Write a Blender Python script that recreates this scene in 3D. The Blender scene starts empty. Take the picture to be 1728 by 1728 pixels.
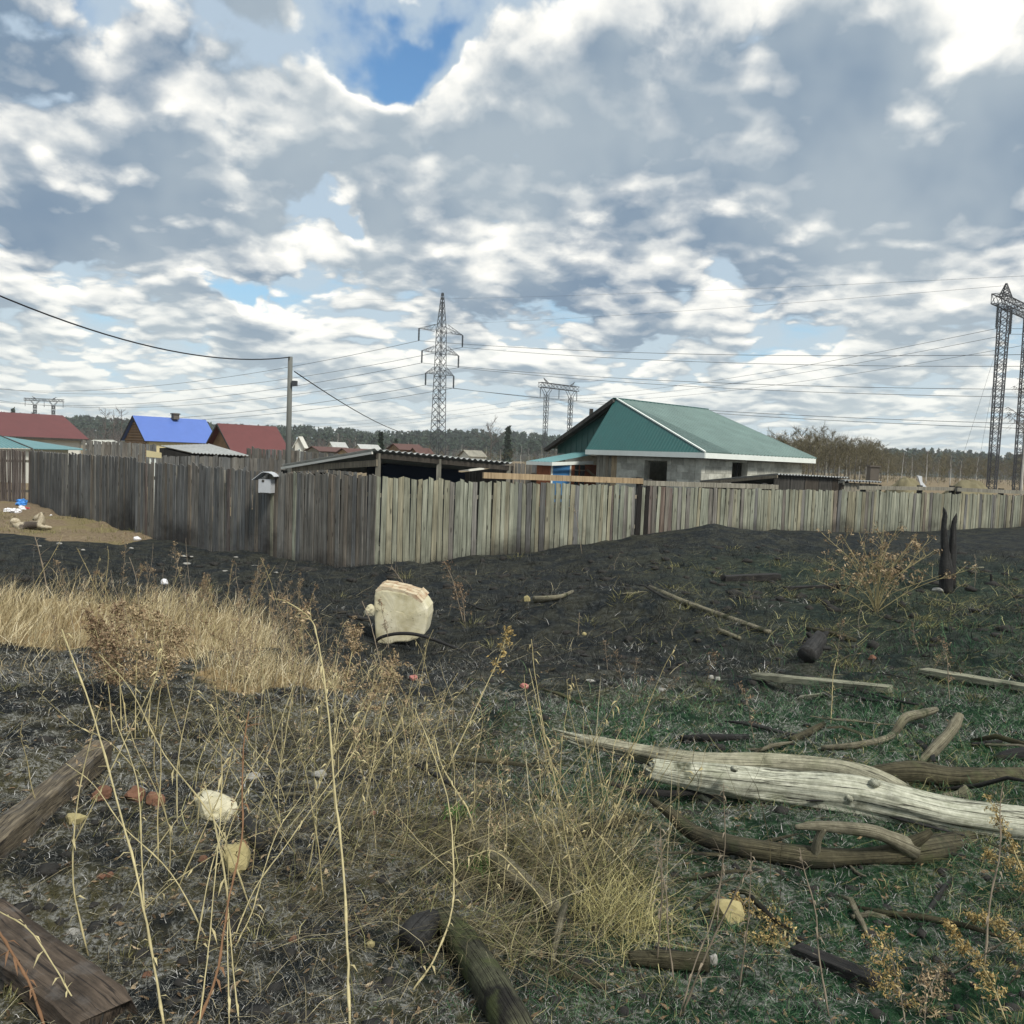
import bpy, math, random
import numpy as np
from mathutils import Vector, Matrix
random.seed(7)
RNG = np.random.default_rng(7)
SC = bpy.context.scene
COL = SC.collection

# ------------------------------------------------------------------ camera
EYE = Vector((0.0, 0.0, 2.4))
FOC = 1450.0                                  # focal length in photo pixels (photo 1728 x 1728)
PITCH, ROLL = math.radians(3.63), 0.038
ROT = Matrix.Rotation(math.pi/2 - PITCH, 3, 'X') @ Matrix.Rotation(ROLL, 3, 'Z')
cam_data = bpy.data.cameras.new('camera')
cam_data.sensor_width = 36.0
cam_data.sensor_fit = 'HORIZONTAL'
cam_data.lens = 36.0*FOC/1728.0
cam_data.clip_start, cam_data.clip_end = 0.05, 6000.0
camera = bpy.data.objects.new('camera', cam_data)
camera.matrix_world = Matrix.Translation(EYE) @ ROT.to_4x4()
COL.objects.link(camera)
SC.camera = camera
RN = np.array(ROT)

def ray(px, py):
    """direction (not unit, y = 1) in the world of a pixel of the photograph: used to measure where things stand"""
    d = RN @ np.array([(px-864.0)/FOC, (864.0-py)/FOC, -1.0])
    return d/d[1]

def at(px, py, depth):
    return Vector(EYE) + Vector(ray(px, py))*depth

# ------------------------------------------------------------------ node helpers
class NT:
    def __init__(s, tree):
        s.t = tree; s.n = tree.nodes; s.l = tree.links
    def node(s, kind, **kw):
        n = s.n.new(kind)
        for k, v in kw.items(): setattr(n, k, v)
        return n
    def link(s, a, b): s.l.new(a, b)
    def put(s, sock, v):
        if v is None: return
        if isinstance(v, bpy.types.NodeSocket): s.link(v, sock)
        else:
            if isinstance(v, (tuple, list)) and len(v) == 3 and sock.type == 'RGBA': v = (*v, 1)
            sock.default_value = v
    def math(s, op, a, b=None, c=None, clamp=False):
        n = s.node('ShaderNodeMath', operation=op, use_clamp=clamp)
        s.put(n.inputs[0], a); s.put(n.inputs[1], b); s.put(n.inputs[2], c)
        return n.outputs[0]
    def vmath(s, op, a, b=None, out=0):
        n = s.node('ShaderNodeVectorMath', operation=op)
        s.put(n.inputs[0], a)
        if b is not None: s.put(n.inputs['Scale'] if op == 'SCALE' else n.inputs[1], b)
        return n.outputs['Value'] if op in ('DOT_PRODUCT', 'LENGTH', 'DISTANCE') else n.outputs[0]
    def step(s, v, lo, hi, a=0.0, b=1.0, smooth=True):
        n = s.node('ShaderNodeMapRange', interpolation_type='SMOOTHSTEP' if smooth else 'LINEAR')
        for i, x in enumerate((v, lo, hi, a, b)): s.put(n.inputs[i], x)
        return n.outputs[0]
    def mix(s, f, a, b, mode='MIX'):
        n = s.node('ShaderNodeMix', data_type='RGBA', blend_type=mode)
        s.put(n.inputs[0], f); s.put(n.inputs[6], a); s.put(n.inputs[7], b)
        return n.outputs[2]
    def noise(s, vec, scale, detail=4, rough=0.55, dist=0.0, dim='3D', lac=2.0, w=None):
        n = s.node('ShaderNodeTexNoise', noise_dimensions=dim)
        if vec is not None: s.put(n.inputs['Vector'], vec)
        if w is not None: s.put(n.inputs['W'], w)
        for k, v in (('Scale', scale), ('Detail', detail), ('Roughness', rough), ('Distortion', dist), ('Lacunarity', lac)):
            s.put(n.inputs[k], v)
        return n.outputs['Fac']
    def ramp(s, fac, stops, interp='LINEAR'):
        n = s.node('ShaderNodeValToRGB')
        n.color_ramp.interpolation = interp
        e = n.color_ramp.elements
        while len(e) < len(stops): e.new(0.5)
        for el, (p, c) in zip(e, stops):
            el.position = p; el.color = (*c, 1) if len(c) == 3 else c
        s.put(n.inputs[0], fac)
        return n.outputs[0]
    def sep(s, v):
        n = s.node('ShaderNodeSeparateXYZ'); s.put(n.inputs[0], v); return n.outputs
    def comb(s, x, y, z):
        n = s.node('ShaderNodeCombineXYZ')
        for i, v in enumerate((x, y, z)): s.put(n.inputs[i], v)
        return n.outputs[0]

# ------------------------------------------------------------------ light: cloudy daylight
SUN_EL, SUN_AZ = math.radians(50), math.radians(140)      # azimuth clockwise from +Y
SC.view_settings.view_transform = 'Standard'
SC.view_settings.look = 'None'
SC.view_settings.gamma = 1.0
SC.view_settings.exposure = 0.15
SC.view_settings.use_curve_mapping = False
sun_data = bpy.data.lights.new('sun', 'SUN')
sun_data.energy = 3.8
sun_data.angle = math.radians(10)
sun_data.color = (1.0, 0.95, 0.86)
sun = bpy.data.objects.new('sun', sun_data)
sun_dir = Vector((math.sin(SUN_AZ)*math.cos(SUN_EL), math.cos(SUN_AZ)*math.cos(SUN_EL), math.sin(SUN_EL)))
sun.rotation_euler = sun_dir.to_track_quat('Z', 'Y').to_euler()
sun.location = (0, 0, 60)
COL.objects.link(sun)

STRENGTH = 0.10
def build_world():
    w = bpy.data.worlds.new('World'); SC.world = w; w.use_nodes = True
    T = NT(w.node_tree); T.n.clear()
    geo = T.node('ShaderNodeTexCoord')
    d = T.vmath('NORMALIZE', geo.outputs['Generated'])
    sx, sy, sz = T.sep(d)
    sky = T.node('ShaderNodeTexSky', sky_type='NISHITA', sun_disc=False)
    sky.sun_elevation = SUN_EL; sky.sun_rotation = SUN_AZ
    sky.air_density, sky.dust_density, sky.ozone_density = 1.3, 0.6, 2.0
    wn = T.node('ShaderNodeTexNoise', noise_dimensions='3D')
    T.put(wn.inputs['Vector'], d); T.put(wn.inputs['Scale'], 7.0); T.put(wn.inputs['Detail'], 5.0)
    jig = T.vmath('SUBTRACT', wn.outputs['Color'], (0.5, 0.5, 0.5))
    db = T.vmath('ADD', d, T.vmath('SCALE', jig, 0.20))
    # where the cover opens or thickens: gaps and banks of this sky (pixel of the photo, half sizes in px, amount)
    bank = 0.0
    for px, py, rx, ry, amt in BANKS:
        v = Vector(ray(px, py)).normalized()
        k = 1.0/FOC
        q = T.vmath('MULTIPLY', T.vmath('SUBTRACT', db, tuple(v)), (1/(rx*k), 1/(rx*k), 1/(ry*k)))
        bump = T.step(T.vmath('LENGTH', q), 1.5, 0.2, 0.0, amt)
        bank = T.math('ADD', bank, bump)
    near = T.math('MULTIPLY_ADD', T.math('MAXIMUM', sz, 0.0), 1.7, 0.22)
    def cloud(dv, lift):
        """thickness of the cumulus field along a direction raised by lift"""
        x, y, z = T.sep(T.vmath('ADD', T.vmath('ADD', dv, T.vmath('SCALE', jig, 0.030)), T.comb(0.0, 0.0, T.math('MULTIPLY', near, lift))))
        w = T.math('POWER', T.math('DIVIDE', 1.0, T.math('ADD', T.math('MAXIMUM', z, 0.0), 0.12)), 0.75)
        r = T.math('DIVIDE', w, T.math('SQRT', T.math('ADD', T.math('MULTIPLY', x, x), T.math('MULTIPLY', y, y))))
        q = T.comb(T.math('MULTIPLY', x, r), T.math('MULTIPLY', y, r), 0.37)
        n = T.noise(q, 2.1, 7.0, 0.59)
        vo = T.node('ShaderNodeTexVoronoi', feature='F1', voronoi_dimensions='3D')
        T.put(vo.inputs['Vector'], q); T.put(vo.inputs['Scale'], 4.8); T.put(vo.inputs['Detail'], 2.0); T.put(vo.inputs['Roughness'], 0.55)
        f = T.math('MULTIPLY_ADD', T.math('SUBTRACT', 0.55, vo.outputs['Distance']), 0.34, n)
        return f, q
    f0, q0 = cloud(d, 0.0)
    f1, _ = cloud(d, 0.016)
    f2, _ = cloud(d, 0.045)
    f3, _ = cloud(d, 0.11)
    f = T.math('ADD', T.math('ADD', f0, bank), T.step(sz, 0.42, 0.16, 0.035, 0.115))
    cover = T.step(f, 0.345, 0.435)
    thick = T.step(f, 0.38, 0.74)
    tone = T.noise(d, 4.0, 4.0, 0.55)
    L = T.math('MULTIPLY', T.math('MULTIPLY', T.math('SUBTRACT', f0, f1), 2.4), T.step(f, 0.66, 0.38, 0.45, 1.0))
    L = T.math('ADD', L, T.math('ADD', T.math('MULTIPLY', T.math('SUBTRACT', f0, f2), 1.3), T.math('MULTIPLY', T.math('SUBTRACT', f0, f3), 0.9)))
    lit = T.step(T.math('SUBTRACT', L, T.math('MULTIPLY', T.math('SUBTRACT', thick, 0.30), 0.55)), -0.27, 0.38, smooth=False)
    dark = T.mix(T.step(tone, 0.36, 0.64), (0.195, 0.275, 0.375), (0.37, 0.44, 0.50))
    c = T.ramp(lit, [(0.0, (0, 0, 0)), (0.30, (0.20, 0.20, 0.20)), (0.66, (0.66, 0.66, 0.66)), (1.0, (1, 1, 1))])
    body = T.mix(T.sep(c)[0], dark, (1.04, 1.02, 0.95))
    # thin pale veil behind, open to the blue only in the gaps
    veil = T.step(T.math('ADD', T.noise(q0, 3.0, 6.0, 0.55), T.math('MULTIPLY', bank, 0.9)), 0.27, 0.47)
    lowb = T.step(sz, 0.30, 0.06)
    blue = T.vmath('MULTIPLY', sky.outputs[0], (STRENGTH*0.80, STRENGTH*1.10, STRENGTH*1.30))
    blue = T.mix(lowb, blue, (0.38, 0.60, 0.78))
    back = T.mix(T.math('MULTIPLY', veil, 0.80), blue, (0.50, 0.59, 0.66))
    out = T.mix(cover, back, body)
    # distance: low cloud pales towards the horizon
    pale = T.step(sz, 0.20, 0.0, 0.0, 0.45)
    out = T.mix(pale, out, (0.74, 0.82, 0.80))
    # below the horizon: the tint of dull land
    out = T.mix(T.step(sz, -0.02, -0.12), out, (0.10, 0.10, 0.085))
    bg = T.node('ShaderNodeBackground')
    T.put(bg.inputs['Color'], T.vmath('SCALE', out, 1.0/STRENGTH))
    bg.inputs['Strength'].default_value = STRENGTH
    o = T.node('ShaderNodeOutputWorld'); T.link(bg.outputs[0], o.inputs[0])
    w.cycles.sampling_method = 'MANUAL'; w.cycles.sample_map_resolution = 512
BANKS = [
    (590, 26, 76, 42, -0.22), (700, 50, 86, 36, -0.22), (632, 96, 54, 24, -0.20), (760, 14, 60, 30, -0.12), (1625, 62, 62, 34, -0.26), (590, 392, 100, 20, -0.22), (390, 488, 110, 16, -0.20),
    (1280, 200, 420, 170, 0.17), (800, 250, 300, 110, 0.13), (1060, 390, 480, 70, 0.13), (120, 160, 240, 80, 0.13),
    (230, 285, 280, 60, 0.13), (360, 105, 220, 60, 0.11), (60, 40, 160, 60, 0.10), (330, 385, 240, 40, 0.12), (1660, 250, 170, 140, 0.12), (150, 350, 280, 36, 0.12), (1560, 440, 260, 50, 0.08),
]
build_world()

# ------------------------------------------------------------------ numbers and noise
def smooth(a, lo, hi):
    t = np.clip((a-lo)/(hi-lo), 0, 1)
    return t*t*(3-2*t)

def vnoise(x, y, seed=0):
    x = np.asarray(x, float); y = np.asarray(y, float)
    xi = np.floor(x).astype(np.int64); yi = np.floor(y).astype(np.int64)
    fx = x-xi; fy = y-yi
    fx = fx*fx*(3-2*fx); fy = fy*fy*(3-2*fy)
    def h(a, b):
        n = (a*374761393 + b*668265263 + seed*974634777) & 0x7fffffff
        n = ((n ^ (n >> 13))*1274126177) & 0x7fffffff
        n = (n ^ (n >> 16)) & 0xffff
        return n/65535.0
    return (h(xi, yi)*(1-fx)+h(xi+1, yi)*fx)*(1-fy) + (h(xi, yi+1)*(1-fx)+h(xi+1, yi+1)*fx)*fy

def fbm(x, y, seed=0, octaves=4):
    s = 0; a = 0.5
    for k in range(octaves):
        s = s + a*vnoise(x*2**k+17.3*k, y*2**k-9.1*k, seed+k); a *= 0.5
    return s/(1-0.5**octaves)

# ------------------------------------------------------------------ the lie of the land
CTRL = [(50, 847, 30), (-150, 846, 31), (102, 870, 26), (180, 882, 24.6), (230, 900, 22.8), (450, 940, 19.8), (600, 959, 18.2), (740, 945, 18.8),
        (900, 934, 19.8), (1000, 920, 20.5), (1060, 906, 21), (1150, 892, 21.9), (1250, 900, 22.7), (1400, 900, 24.3), (1560, 897, 26), (1700, 890, 28),
        (1900, 888, 30), (100, 950, 16.8), (330, 965, 15.8), (500, 985, 14.8), (20, 905, 21), (1598, 998, 13.2), (1478, 1032, 11.1), (675, 1086, 10.2),
        (1280, 975, 14.0), (1380, 1110, 8.6), (880, 1160, 7.2), (1390, 1160, 7.0), (1400, 1345, 4.35), (1700, 1160, 7.0), (1700, 1290, 4.9),
        (1180, 1620, 2.75), (864, 1728, 2.28), (0, 1728, 2.12), (1728, 1728, 2.35), (1500, 1530, 3.1), (300, 1500, 2.75), (100, 1280, 3.95), (0, 1130, 5.7), (200, 1140, 5.7),
        (450, 1200, 5.3), (250, 1070, 7.4), (100, 1040, 8.6), (0, 985, 10.6), (200, 1012, 10.0), (450, 1060, 9.0), (700, 1300, 4.6), (900, 1400, 3.75), (620, 1180, 6.2),
        (1050, 1230, 5.6), (864, 1000, 13.5), (1100, 1080, 9.7), (1600, 1060, 9.8)]
def _warp(x, y):
    yy = np.maximum(y, 1.0)
    return np.stack([x/(yy+3)*3.2, np.log(yy+3)*2.2], -1)
_cp = np.array([list(at(*c)) for c in CTRL])
for ex in [(-30, 8, .6), (-30, 20, .2), (-34, 34, .2), (30, 6, .9), (32, 18, .9), (34, 34, .7), (0, 34, .4), (-14, 3, .95), (14, 3, .9), (0, -8, .9), (-10, -8, .9), (10, -8, .9)]:
    _cp = np.vstack([_cp, ex])
def _phi(a, b):
    r2 = ((a[:, None, :]-b[None, :, :])**2).sum(-1)
    return 0.5*r2*np.log(r2+1e-9)
_w = _warp(_cp[:, 0], _cp[:, 1]); _n = len(_w)
_A = np.zeros((_n+3, _n+3)); _A[:_n, :_n] = _phi(_w, _w) + 0.05*np.eye(_n)
_P = np.hstack([np.ones((_n, 1)), _w]); _A[:_n, _n:] = _P; _A[_n:, :_n] = _P.T
_sol = np.linalg.solve(_A, np.concatenate([_cp[:, 2], np.zeros(3)]))
def land(x, y):
    """height of the ground at x, y"""
    x = np.atleast_1d(np.asarray(x, float)); y = np.atleast_1d(np.asarray(y, float))
    out = np.empty(len(x))
    for i in range(0, len(x), 20000):
        q = _warp(x[i:i+20000], y[i:i+20000])
        out[i:i+20000] = _phi(q, _w) @ _sol[:_n] + _sol[_n] + q @ _sol[_n+1:]
    out = np.clip(out, -0.4, 1.4)
    far = np.maximum(smooth(y, 30, 44), smooth(np.abs(x), 26, 40))
    far = np.maximum(far, smooth(-y, 4, 12))
    out = out*(1-far) + 0.1*far
    near = 1-smooth(np.hypot(x, y), 26, 40)
    out = out + near*(0.30*(fbm(x*0.8, y*0.8, 3)-0.5)*smooth(y, 2, 6) + 0.06*(fbm(x*1.5, y*1.5, 4)-0.5) + 0.11*(fbm(x*3.1, y*3.1, 9, 3)-0.5))
    out = out + near*(0.34*np.exp(-(((x-1.25)/1.25)**2+((y-11.8)/0.9)**2)) + 0.25*np.exp(-(((x-5.0)/1.5)**2+((y-20.5)/0.9)**2)) + 0.2*np.exp(-(((x+1.7)/.9)**2+((y-16.6)/0.7)**2)) + 0.18*np.exp(-(((x-8.7)/1.3)**2+((y-22.3)/0.8)**2)))
    return out
def gz(x, y): return float(land(x, y)[0])

def ground_hits(pix):
    """where the sight lines of pixels of the photograph meet the ground"""
    ts = np.geomspace(1.2, 70, 420)
    out = []
    for px, py in pix:
        d = ray(px, py)
        p = np.array(EYE)[None] + d[None]*ts[:, None]
        below = np.nonzero(p[:, 2] < land(p[:, 0], p[:, 1]))[0]
        i = below[0] if len(below) else len(ts)-1
        if i > 0:
            f = np.linspace(ts[i-1], ts[i], 12)
            p2 = np.array(EYE)[None] + d[None]*f[:, None]
            b2 = np.nonzero(p2[:, 2] < land(p2[:, 0], p2[:, 1]))[0]
            out.append(p2[b2[0] if len(b2) else -1])
        else: out.append(p[0])
    return [Vector(o) for o in out]
def G(px, py): return ground_hits([(px, py)])[0]

# ------------------------------------------------------------------ mesh helpers
class MB:
    """gathers faces; build() links them as ONE mesh object"""
    def __init__(s): s.v = []; s.f = []; s.uv = []
    def add(s, verts, faces, uvs=None):
        o = len(s.v)
        s.v.extend([tuple(v) for v in verts])
        for i, f in enumerate(faces):
            s.f.append(tuple(o+k for k in f))
            s.uv.append(uvs[i] if uvs else [(0, 0)]*len(f))
        return s
    def poly(s, pts): return s.add(pts, [tuple(range(len(pts)))])
    def slab(s, pts, thick):
        """a polygon with thickness, extruded along -normal"""
        pts = [Vector(p) for p in pts]
        n = (pts[1]-pts[0]).cross(pts[2]-pts[1]).normalized()
        lo = [p-n*thick for p in pts]; k = len(pts)
        f = [tuple(range(k)), tuple(reversed(range(k, 2*k)))]
        f += [(i, i+k, (i+1) % k+k, (i+1) % k) for i in range(k)]
        return s.add(pts+lo, f)
    def box(s, c, ax, ay, az):
        c, ax, ay, az = Vector(c), Vector(ax), Vector(ay), Vector(az)
        v = [c+ax*i+ay*j+az*k for k in (-1, 1) for j in (-1, 1) for i in (-1, 1)]
        return s.add(v, [(0, 2, 3, 1), (4, 5, 7, 6), (0, 1, 5, 4), (2, 6, 7, 3), (0, 4, 6, 2), (1, 3, 7, 5)])
    def bar(s, p0, p1, w, h=None, up=(0, 0, 1)):
        """square bar from p0 to p1"""
        p0, p1 = Vector(p0), Vector(p1); h = h or w
        d = p1-p0
        if d.length < 1e-6: return s
        side = d.cross(Vector(up))
        if side.length < 1e-4: side = d.cross(Vector((1, 0, 0)))
        side.normalize(); u = side.cross(d).normalized()
        return s.box((p0+p1)/2, d/2, side*w/2, u*h/2)
    def tube(s, pts, radii, sides=6, wob=0.0, cap=True, seed=0, flat=1.0):
        pts = [Vector(p) for p in pts]; n = len(pts)
        if not hasattr(radii, '__len__'): radii = [radii]*n
        rg = np.random.default_rng(seed)
        ref = Vector((0, 0, 1)) if abs((pts[-1]-pts[0]).normalized().z) < 0.9 else Vector((1, 0, 0))
        vs = []; acc = 0; vv = []
        ph = rg.uniform(0, 6.28, 3)
        for i, p in enumerate(pts):
            t = (pts[min(i+1, n-1)]-pts[max(i-1, 0)])
            t = t.normalized() if t.length > 1e-9 else Vector((0, 0, 1))
            side = t.cross(ref).normalized(); up = side.cross(t)
            if i: acc += (p-pts[i-1]).length
            vv.append(acc)
            for k in range(sides):
                a = 2*math.pi*k/sides
                r = radii[i]
                if wob:
                    r *= 1+wob*(0.6*math.sin(2*a+ph[0]+acc*2.1)+0.4*math.sin(3*a+ph[1]-acc*3.7)+0.35*math.sin(5*a+ph[2]+acc*1.3)+rg.uniform(-.35, .35))
                vs.append(p+side*math.cos(a)*r+up*math.sin(a)*r*flat)
        fs = []; uv = []
        for i in range(n-1):
            for k in range(sides):
                k2 = (k+1) % sides
                fs.append((i*sides+k, i*sides+k2, (i+1)*sides+k2, (i+1)*sides+k))
                uv.append([(k/sides, vv[i]), ((k+1)/sides, vv[i]), ((k+1)/sides, vv[i+1]), (k/sides, vv[i+1])])
        if cap and sides > 2:
            fs.append(tuple(reversed(range(sides)))); uv.append([(0.5+.1*math.cos(k), -1+.02*k) for k in range(sides)])
            fs.append(tuple((n-1)*sides+k for k in range(sides))); uv.append([(0.5+.1*math.cos(k), -1+.02*k) for k in range(sides)])
        return s.add(vs, fs, uv)
    def build(s, name, mat, parent=None, origin=None, smooth=False):
        o = Vector(origin) if origin is not None else (Vector(parent['_o']) if parent is not None else Vector((0, 0, 0)))
        me = bpy.data.meshes.new(name)
        me.from_pydata([tuple(Vector(v)-o) for v in s.v], [], s.f)
        if any(any(c != (0, 0) for c in u) for u in s.uv):
            l = me.uv_layers.new(name='UVMap')
            l.data.foreach_set('uv', [c for u in s.uv for q in u for c in q])
        if smooth: me.shade_smooth()
        if mat: me.materials.append(mat)
        ob = bpy.data.objects.new(name, me); COL.objects.link(ob)
        if parent is not None: ob.parent = parent
        else: ob.location = o
        ob['_o'] = tuple(o)
        return ob

def tag(o, label=None, cat=None, group=None, kind=None):
    if label: o['label'] = label
    if cat: o['category'] = cat
    if group: o['group'] = group
    if kind: o['kind'] = kind
    return o
def thing(name, label, cat, loc, group=None):
    o = bpy.data.objects.new(name, None); COL.objects.link(o)
    o.empty_display_size = 0.1
    o.location = loc; o['_o'] = tuple(loc)
    return tag(o, label, cat, group)
def solo(mb, name, mat, label, cat, group=None, smooth=False, origin=None):
    """a thing that is one mesh"""
    if origin is None:
        a = np.array([tuple(v) for v in mb.v]); origin = (a[:, 0].mean(), a[:, 1].mean(), a[:, 2].min())
    return tag(mb.build(name, mat, None, origin, smooth), label, cat, group)
def copy_tree(o, parent=None):
    c = o.copy(); COL.objects.link(c); c.parent = parent
    for ch in list(o.children): copy_tree(ch, c)
    return c
def raw_mesh(name, verts, tris, mat):
    """many triangles at once from arrays"""
    me = bpy.data.meshes.new(name)
    nv, nt = len(verts), len(tris)
    me.vertices.add(nv); me.vertices.foreach_set('co', np.ascontiguousarray(verts, np.float32).ravel())
    me.loops.add(nt*3); me.loops.foreach_set('vertex_index', np.ascontiguousarray(tris, np.int32).ravel())
    me.polygons.add(nt); me.polygons.foreach_set('loop_start', np.arange(0, nt*3, 3, dtype=np.int32))
    me.update(calc_edges=True)
    if mat: me.materials.append(mat)
    o = bpy.data.objects.new(name, me); COL.objects.link(o)
    return o

# ------------------------------------------------------------------ materials
MATS = {}
def material(name, fn, rough=0.85, spec=0.25):
    m = bpy.data.materials.new(name); m.use_nodes = True
    T = NT(m.node_tree); b = T.n['Principled BSDF']
    b.inputs['Roughness'].default_value = rough
    b.inputs['Specular IOR Level'].default_value = spec
    r = fn(T)
    col, bump = r[0], r[1] if len(r) > 1 else None
    T.put(b.inputs['Base Color'], col)
    if bump is not None:
        n = T.node('ShaderNodeBump'); n.inputs['Strength'].default_value = r[2] if len(r) > 2 else 0.4
        n.inputs['Distance'].default_value = r[3] if len(r) > 3 else 0.01
        T.put(n.inputs['Height'], bump); T.link(n.outputs[0], b.inputs['Normal'])
    if len(r) > 4: T.put(b.inputs['Roughness'], r[4])
    MATS[name] = m
    return m
def pos(T): return T.node('ShaderNodeNewGeometry').outputs['Position']
def rnd(T): return T.node('ShaderNodeObjectInfo').outputs['Random']
def island(T): return T.node('ShaderNodeNewGeometry').outputs['Random Per Island']
def scl(T, v, s): return T.vmath('MULTIPLY', v, s)

def fence_wood(dark, mid, light, soot):
    def fn(T):
        p = pos(T); r = rnd(T)
        shift = T.comb(T.math('MULTIPLY', r, 37.0), T.math('MULTIPLY', r, 91.0), T.math('MULTIPLY', r, 13.0))
        q = T.vmath('ADD', p, shift)
        grain = T.noise(scl(T, q, (26, 26, 1.1)), 1.0, 6, 0.65)
        blot = T.noise(scl(T, q, (3.0, 3.0, 1.3)), 1.0, 4, 0.6)
        c = T.ramp(grain, [(0.28, dark), (0.5, mid), (0.72, light)])
        warm = T.mix(T.step(T.math('FRACT', T.math('MULTIPLY', r, 7.31)), 0.55, 1.0, 0, 0.42), c, T.mix(1.0, c, (1.1, 0.88, 0.68), 'MULTIPLY'))
        gray = T.mix(T.step(T.math('FRACT', T.math('MULTIPLY', r, 3.77)), 0.5, 1.0, 0, 0.35), warm, T.mix(1.0, warm, (0.86, 0.98, 1.1), 'MULTIPLY'))
        lum = T.math('MULTIPLY_ADD', T.math('FRACT', T.math('MULTIPLY', r, 17.7)), 0.36, 0.82)
        c = T.vmath('SCALE', gray, lum)
        c = T.vmath('SCALE', c, T.math('MULTIPLY_ADD', T.noise(p, 0.9, 3, 0.6), 0.9, 0.55))
        c = T.mix(T.step(blot, 0.52, 0.72, 0, 0.5), c, T.vmath('SCALE', c, 0.5))
        knot = T.node('ShaderNodeTexVoronoi'); T.put(knot.inputs['Vector'], scl(T, q, (7, 7, 1.9))); T.put(knot.inputs['Scale'], 1.0)
        c = T.mix(T.step(knot.outputs['Distance'], 0.16, 0.07, 0, 0.75), c, (0.03, 0.026, 0.022))
        # smoke and char where the grass fire reached the boards
        big = T.noise(p, 0.8, 5, 0.65)
        up = T.sep(T.node('ShaderNodeTexCoord').outputs['Object'])[2]
        m = T.math('ADD', T.math('MULTIPLY_ADD', up, -0.85, soot), T.math('MULTIPLY_ADD', big, 1.7, -0.85))
        m = T.math('ADD', m, T.math('MULTIPLY_ADD', grain, 0.5, -0.25))
        c = T.mix(T.step(m, 0.05, 0.62, 0, 0.85), c, (0.022, 0.020, 0.019))
        return c, grain, 0.5, 0.012
    return fn
material('fence_weathered_dark', fence_wood((0.055, 0.055, 0.053), (0.118, 0.118, 0.113), (0.205, 0.205, 0.195), 0.36), 0.9, 0.15)
material('fence_weathered_mid', fence_wood((0.062, 0.058, 0.050), (0.145, 0.138, 0.122), (0.26, 0.248, 0.222), 0.40), 0.9, 0.15)
material('fence_weathered_pale', fence_wood((0.085, 0.088, 0.066), (0.205, 0.212, 0.165), (0.34, 0.345, 0.275), 0.36), 0.9, 0.15)
material('fence_brown', fence_wood((0.05, 0.042, 0.038), (0.12, 0.10, 0.09), (0.24, 0.21, 0.19), 0.05), 0.9, 0.15)
material('timber_grey', fence_wood((0.09, 0.085, 0.07), (0.20, 0.19, 0.155), (0.32, 0.30, 0.25), -0.4), 0.9, 0.15)
material('timber_tan', fence_wood((0.16, 0.12, 0.075), (0.30, 0.235, 0.15), (0.42, 0.34, 0.23), -0.6), 0.9, 0.15)
material('timber_dark', fence_wood((0.02, 0.02, 0.019), (0.05, 0.048, 0.044), (0.10, 0.095, 0.085), -0.3), 0.9, 0.15)

def log_wood(dark, mid, light, char=0.0, moss_tint=0.0):
    """uses the tube's own u (round) and v (along, metres)"""
    def fn(T):
        uv = T.node('ShaderNodeUVMap').outputs[0]
        u, v, _ = T.sep(uv)
        ang = T.math('MULTIPLY', u, 6.28318)
        q = T.comb(T.math('COSINE', ang), T.math('SINE', ang), v)
        g = T.math('MULTIPLY_ADD', T.noise(scl(T, q, (11, 11, 3.2)), 1.0, 9, 0.7, 0.3), 0.6, T.math('MULTIPLY', T.noise(pos(T), 34.0, 6, 0.65), 0.4))
        cr = T.noise(scl(T, q, (4.2, 4.2, 0.8)), 1.0, 4, 0.55, 0.2)
        crack = T.step(T.math('ABSOLUTE', T.math('SUBTRACT', cr, 0.5)), 0.013, 0.003)
        blot = T.noise(pos(T), 4.5, 5, 0.62)
        c = T.ramp(g, [(0.3, dark), (0.5, mid), (0.7, light)])
        c = T.mix(T.step(blot, 0.50, 0.70, 0, 0.7), c, T.vmath('SCALE', c, 0.42))
        c = T.mix(T.math('MULTIPLY', crack, 0.9), c, (0.012, 0.011, 0.010))
        if char: c = T.mix(T.step(T.noise(pos(T), 3.0, 5, 0.6), 0.62-char*0.3, 0.70-char*0.2, 0, 0.93), c, (0.016, 0.015, 0.015))
        if moss_tint: c = T.mix(T.step(T.noise(pos(T), 6.0, 5, 0.6), 0.5, 0.66, 0, moss_tint), c, (0.10, 0.12, 0.045))
        h = T.math('SUBTRACT', T.math('MULTIPLY', g, 0.6), crack)
        return c, h, 0.9, 0.015
    return fn
material('log_bleached', log_wood((0.12, 0.12, 0.09), (0.38, 0.385, 0.30), (0.66, 0.66, 0.55), 0.05, 0.25), 0.85, 0.2)
material('log_tan', log_wood((0.09, 0.085, 0.06), (0.28, 0.27, 0.195), (0.50, 0.48, 0.36), 0.08, 0.2), 0.85, 0.2)
material('limb_weathered', log_wood((0.07, 0.065, 0.045), (0.18, 0.165, 0.115), (0.34, 0.32, 0.23), 0.25, 0.3), 0.85, 0.2)
material('limb_brown', log_wood((0.022, 0.021, 0.013), (0.066, 0.060, 0.036), (0.135, 0.122, 0.075), 0.35, 0.35), 0.88, 0.2)
material('limb_charred', log_wood((0.012, 0.012, 0.012), (0.028, 0.028, 0.027), (0.07, 0.07, 0.066), 0.5), 0.8, 0.3)
material('mossy_log', log_wood((0.03, 0.03, 0.02), (0.07, 0.072, 0.045), (0.15, 0.155, 0.09), 0.4, 0.6), 0.9, 0.15)

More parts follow.
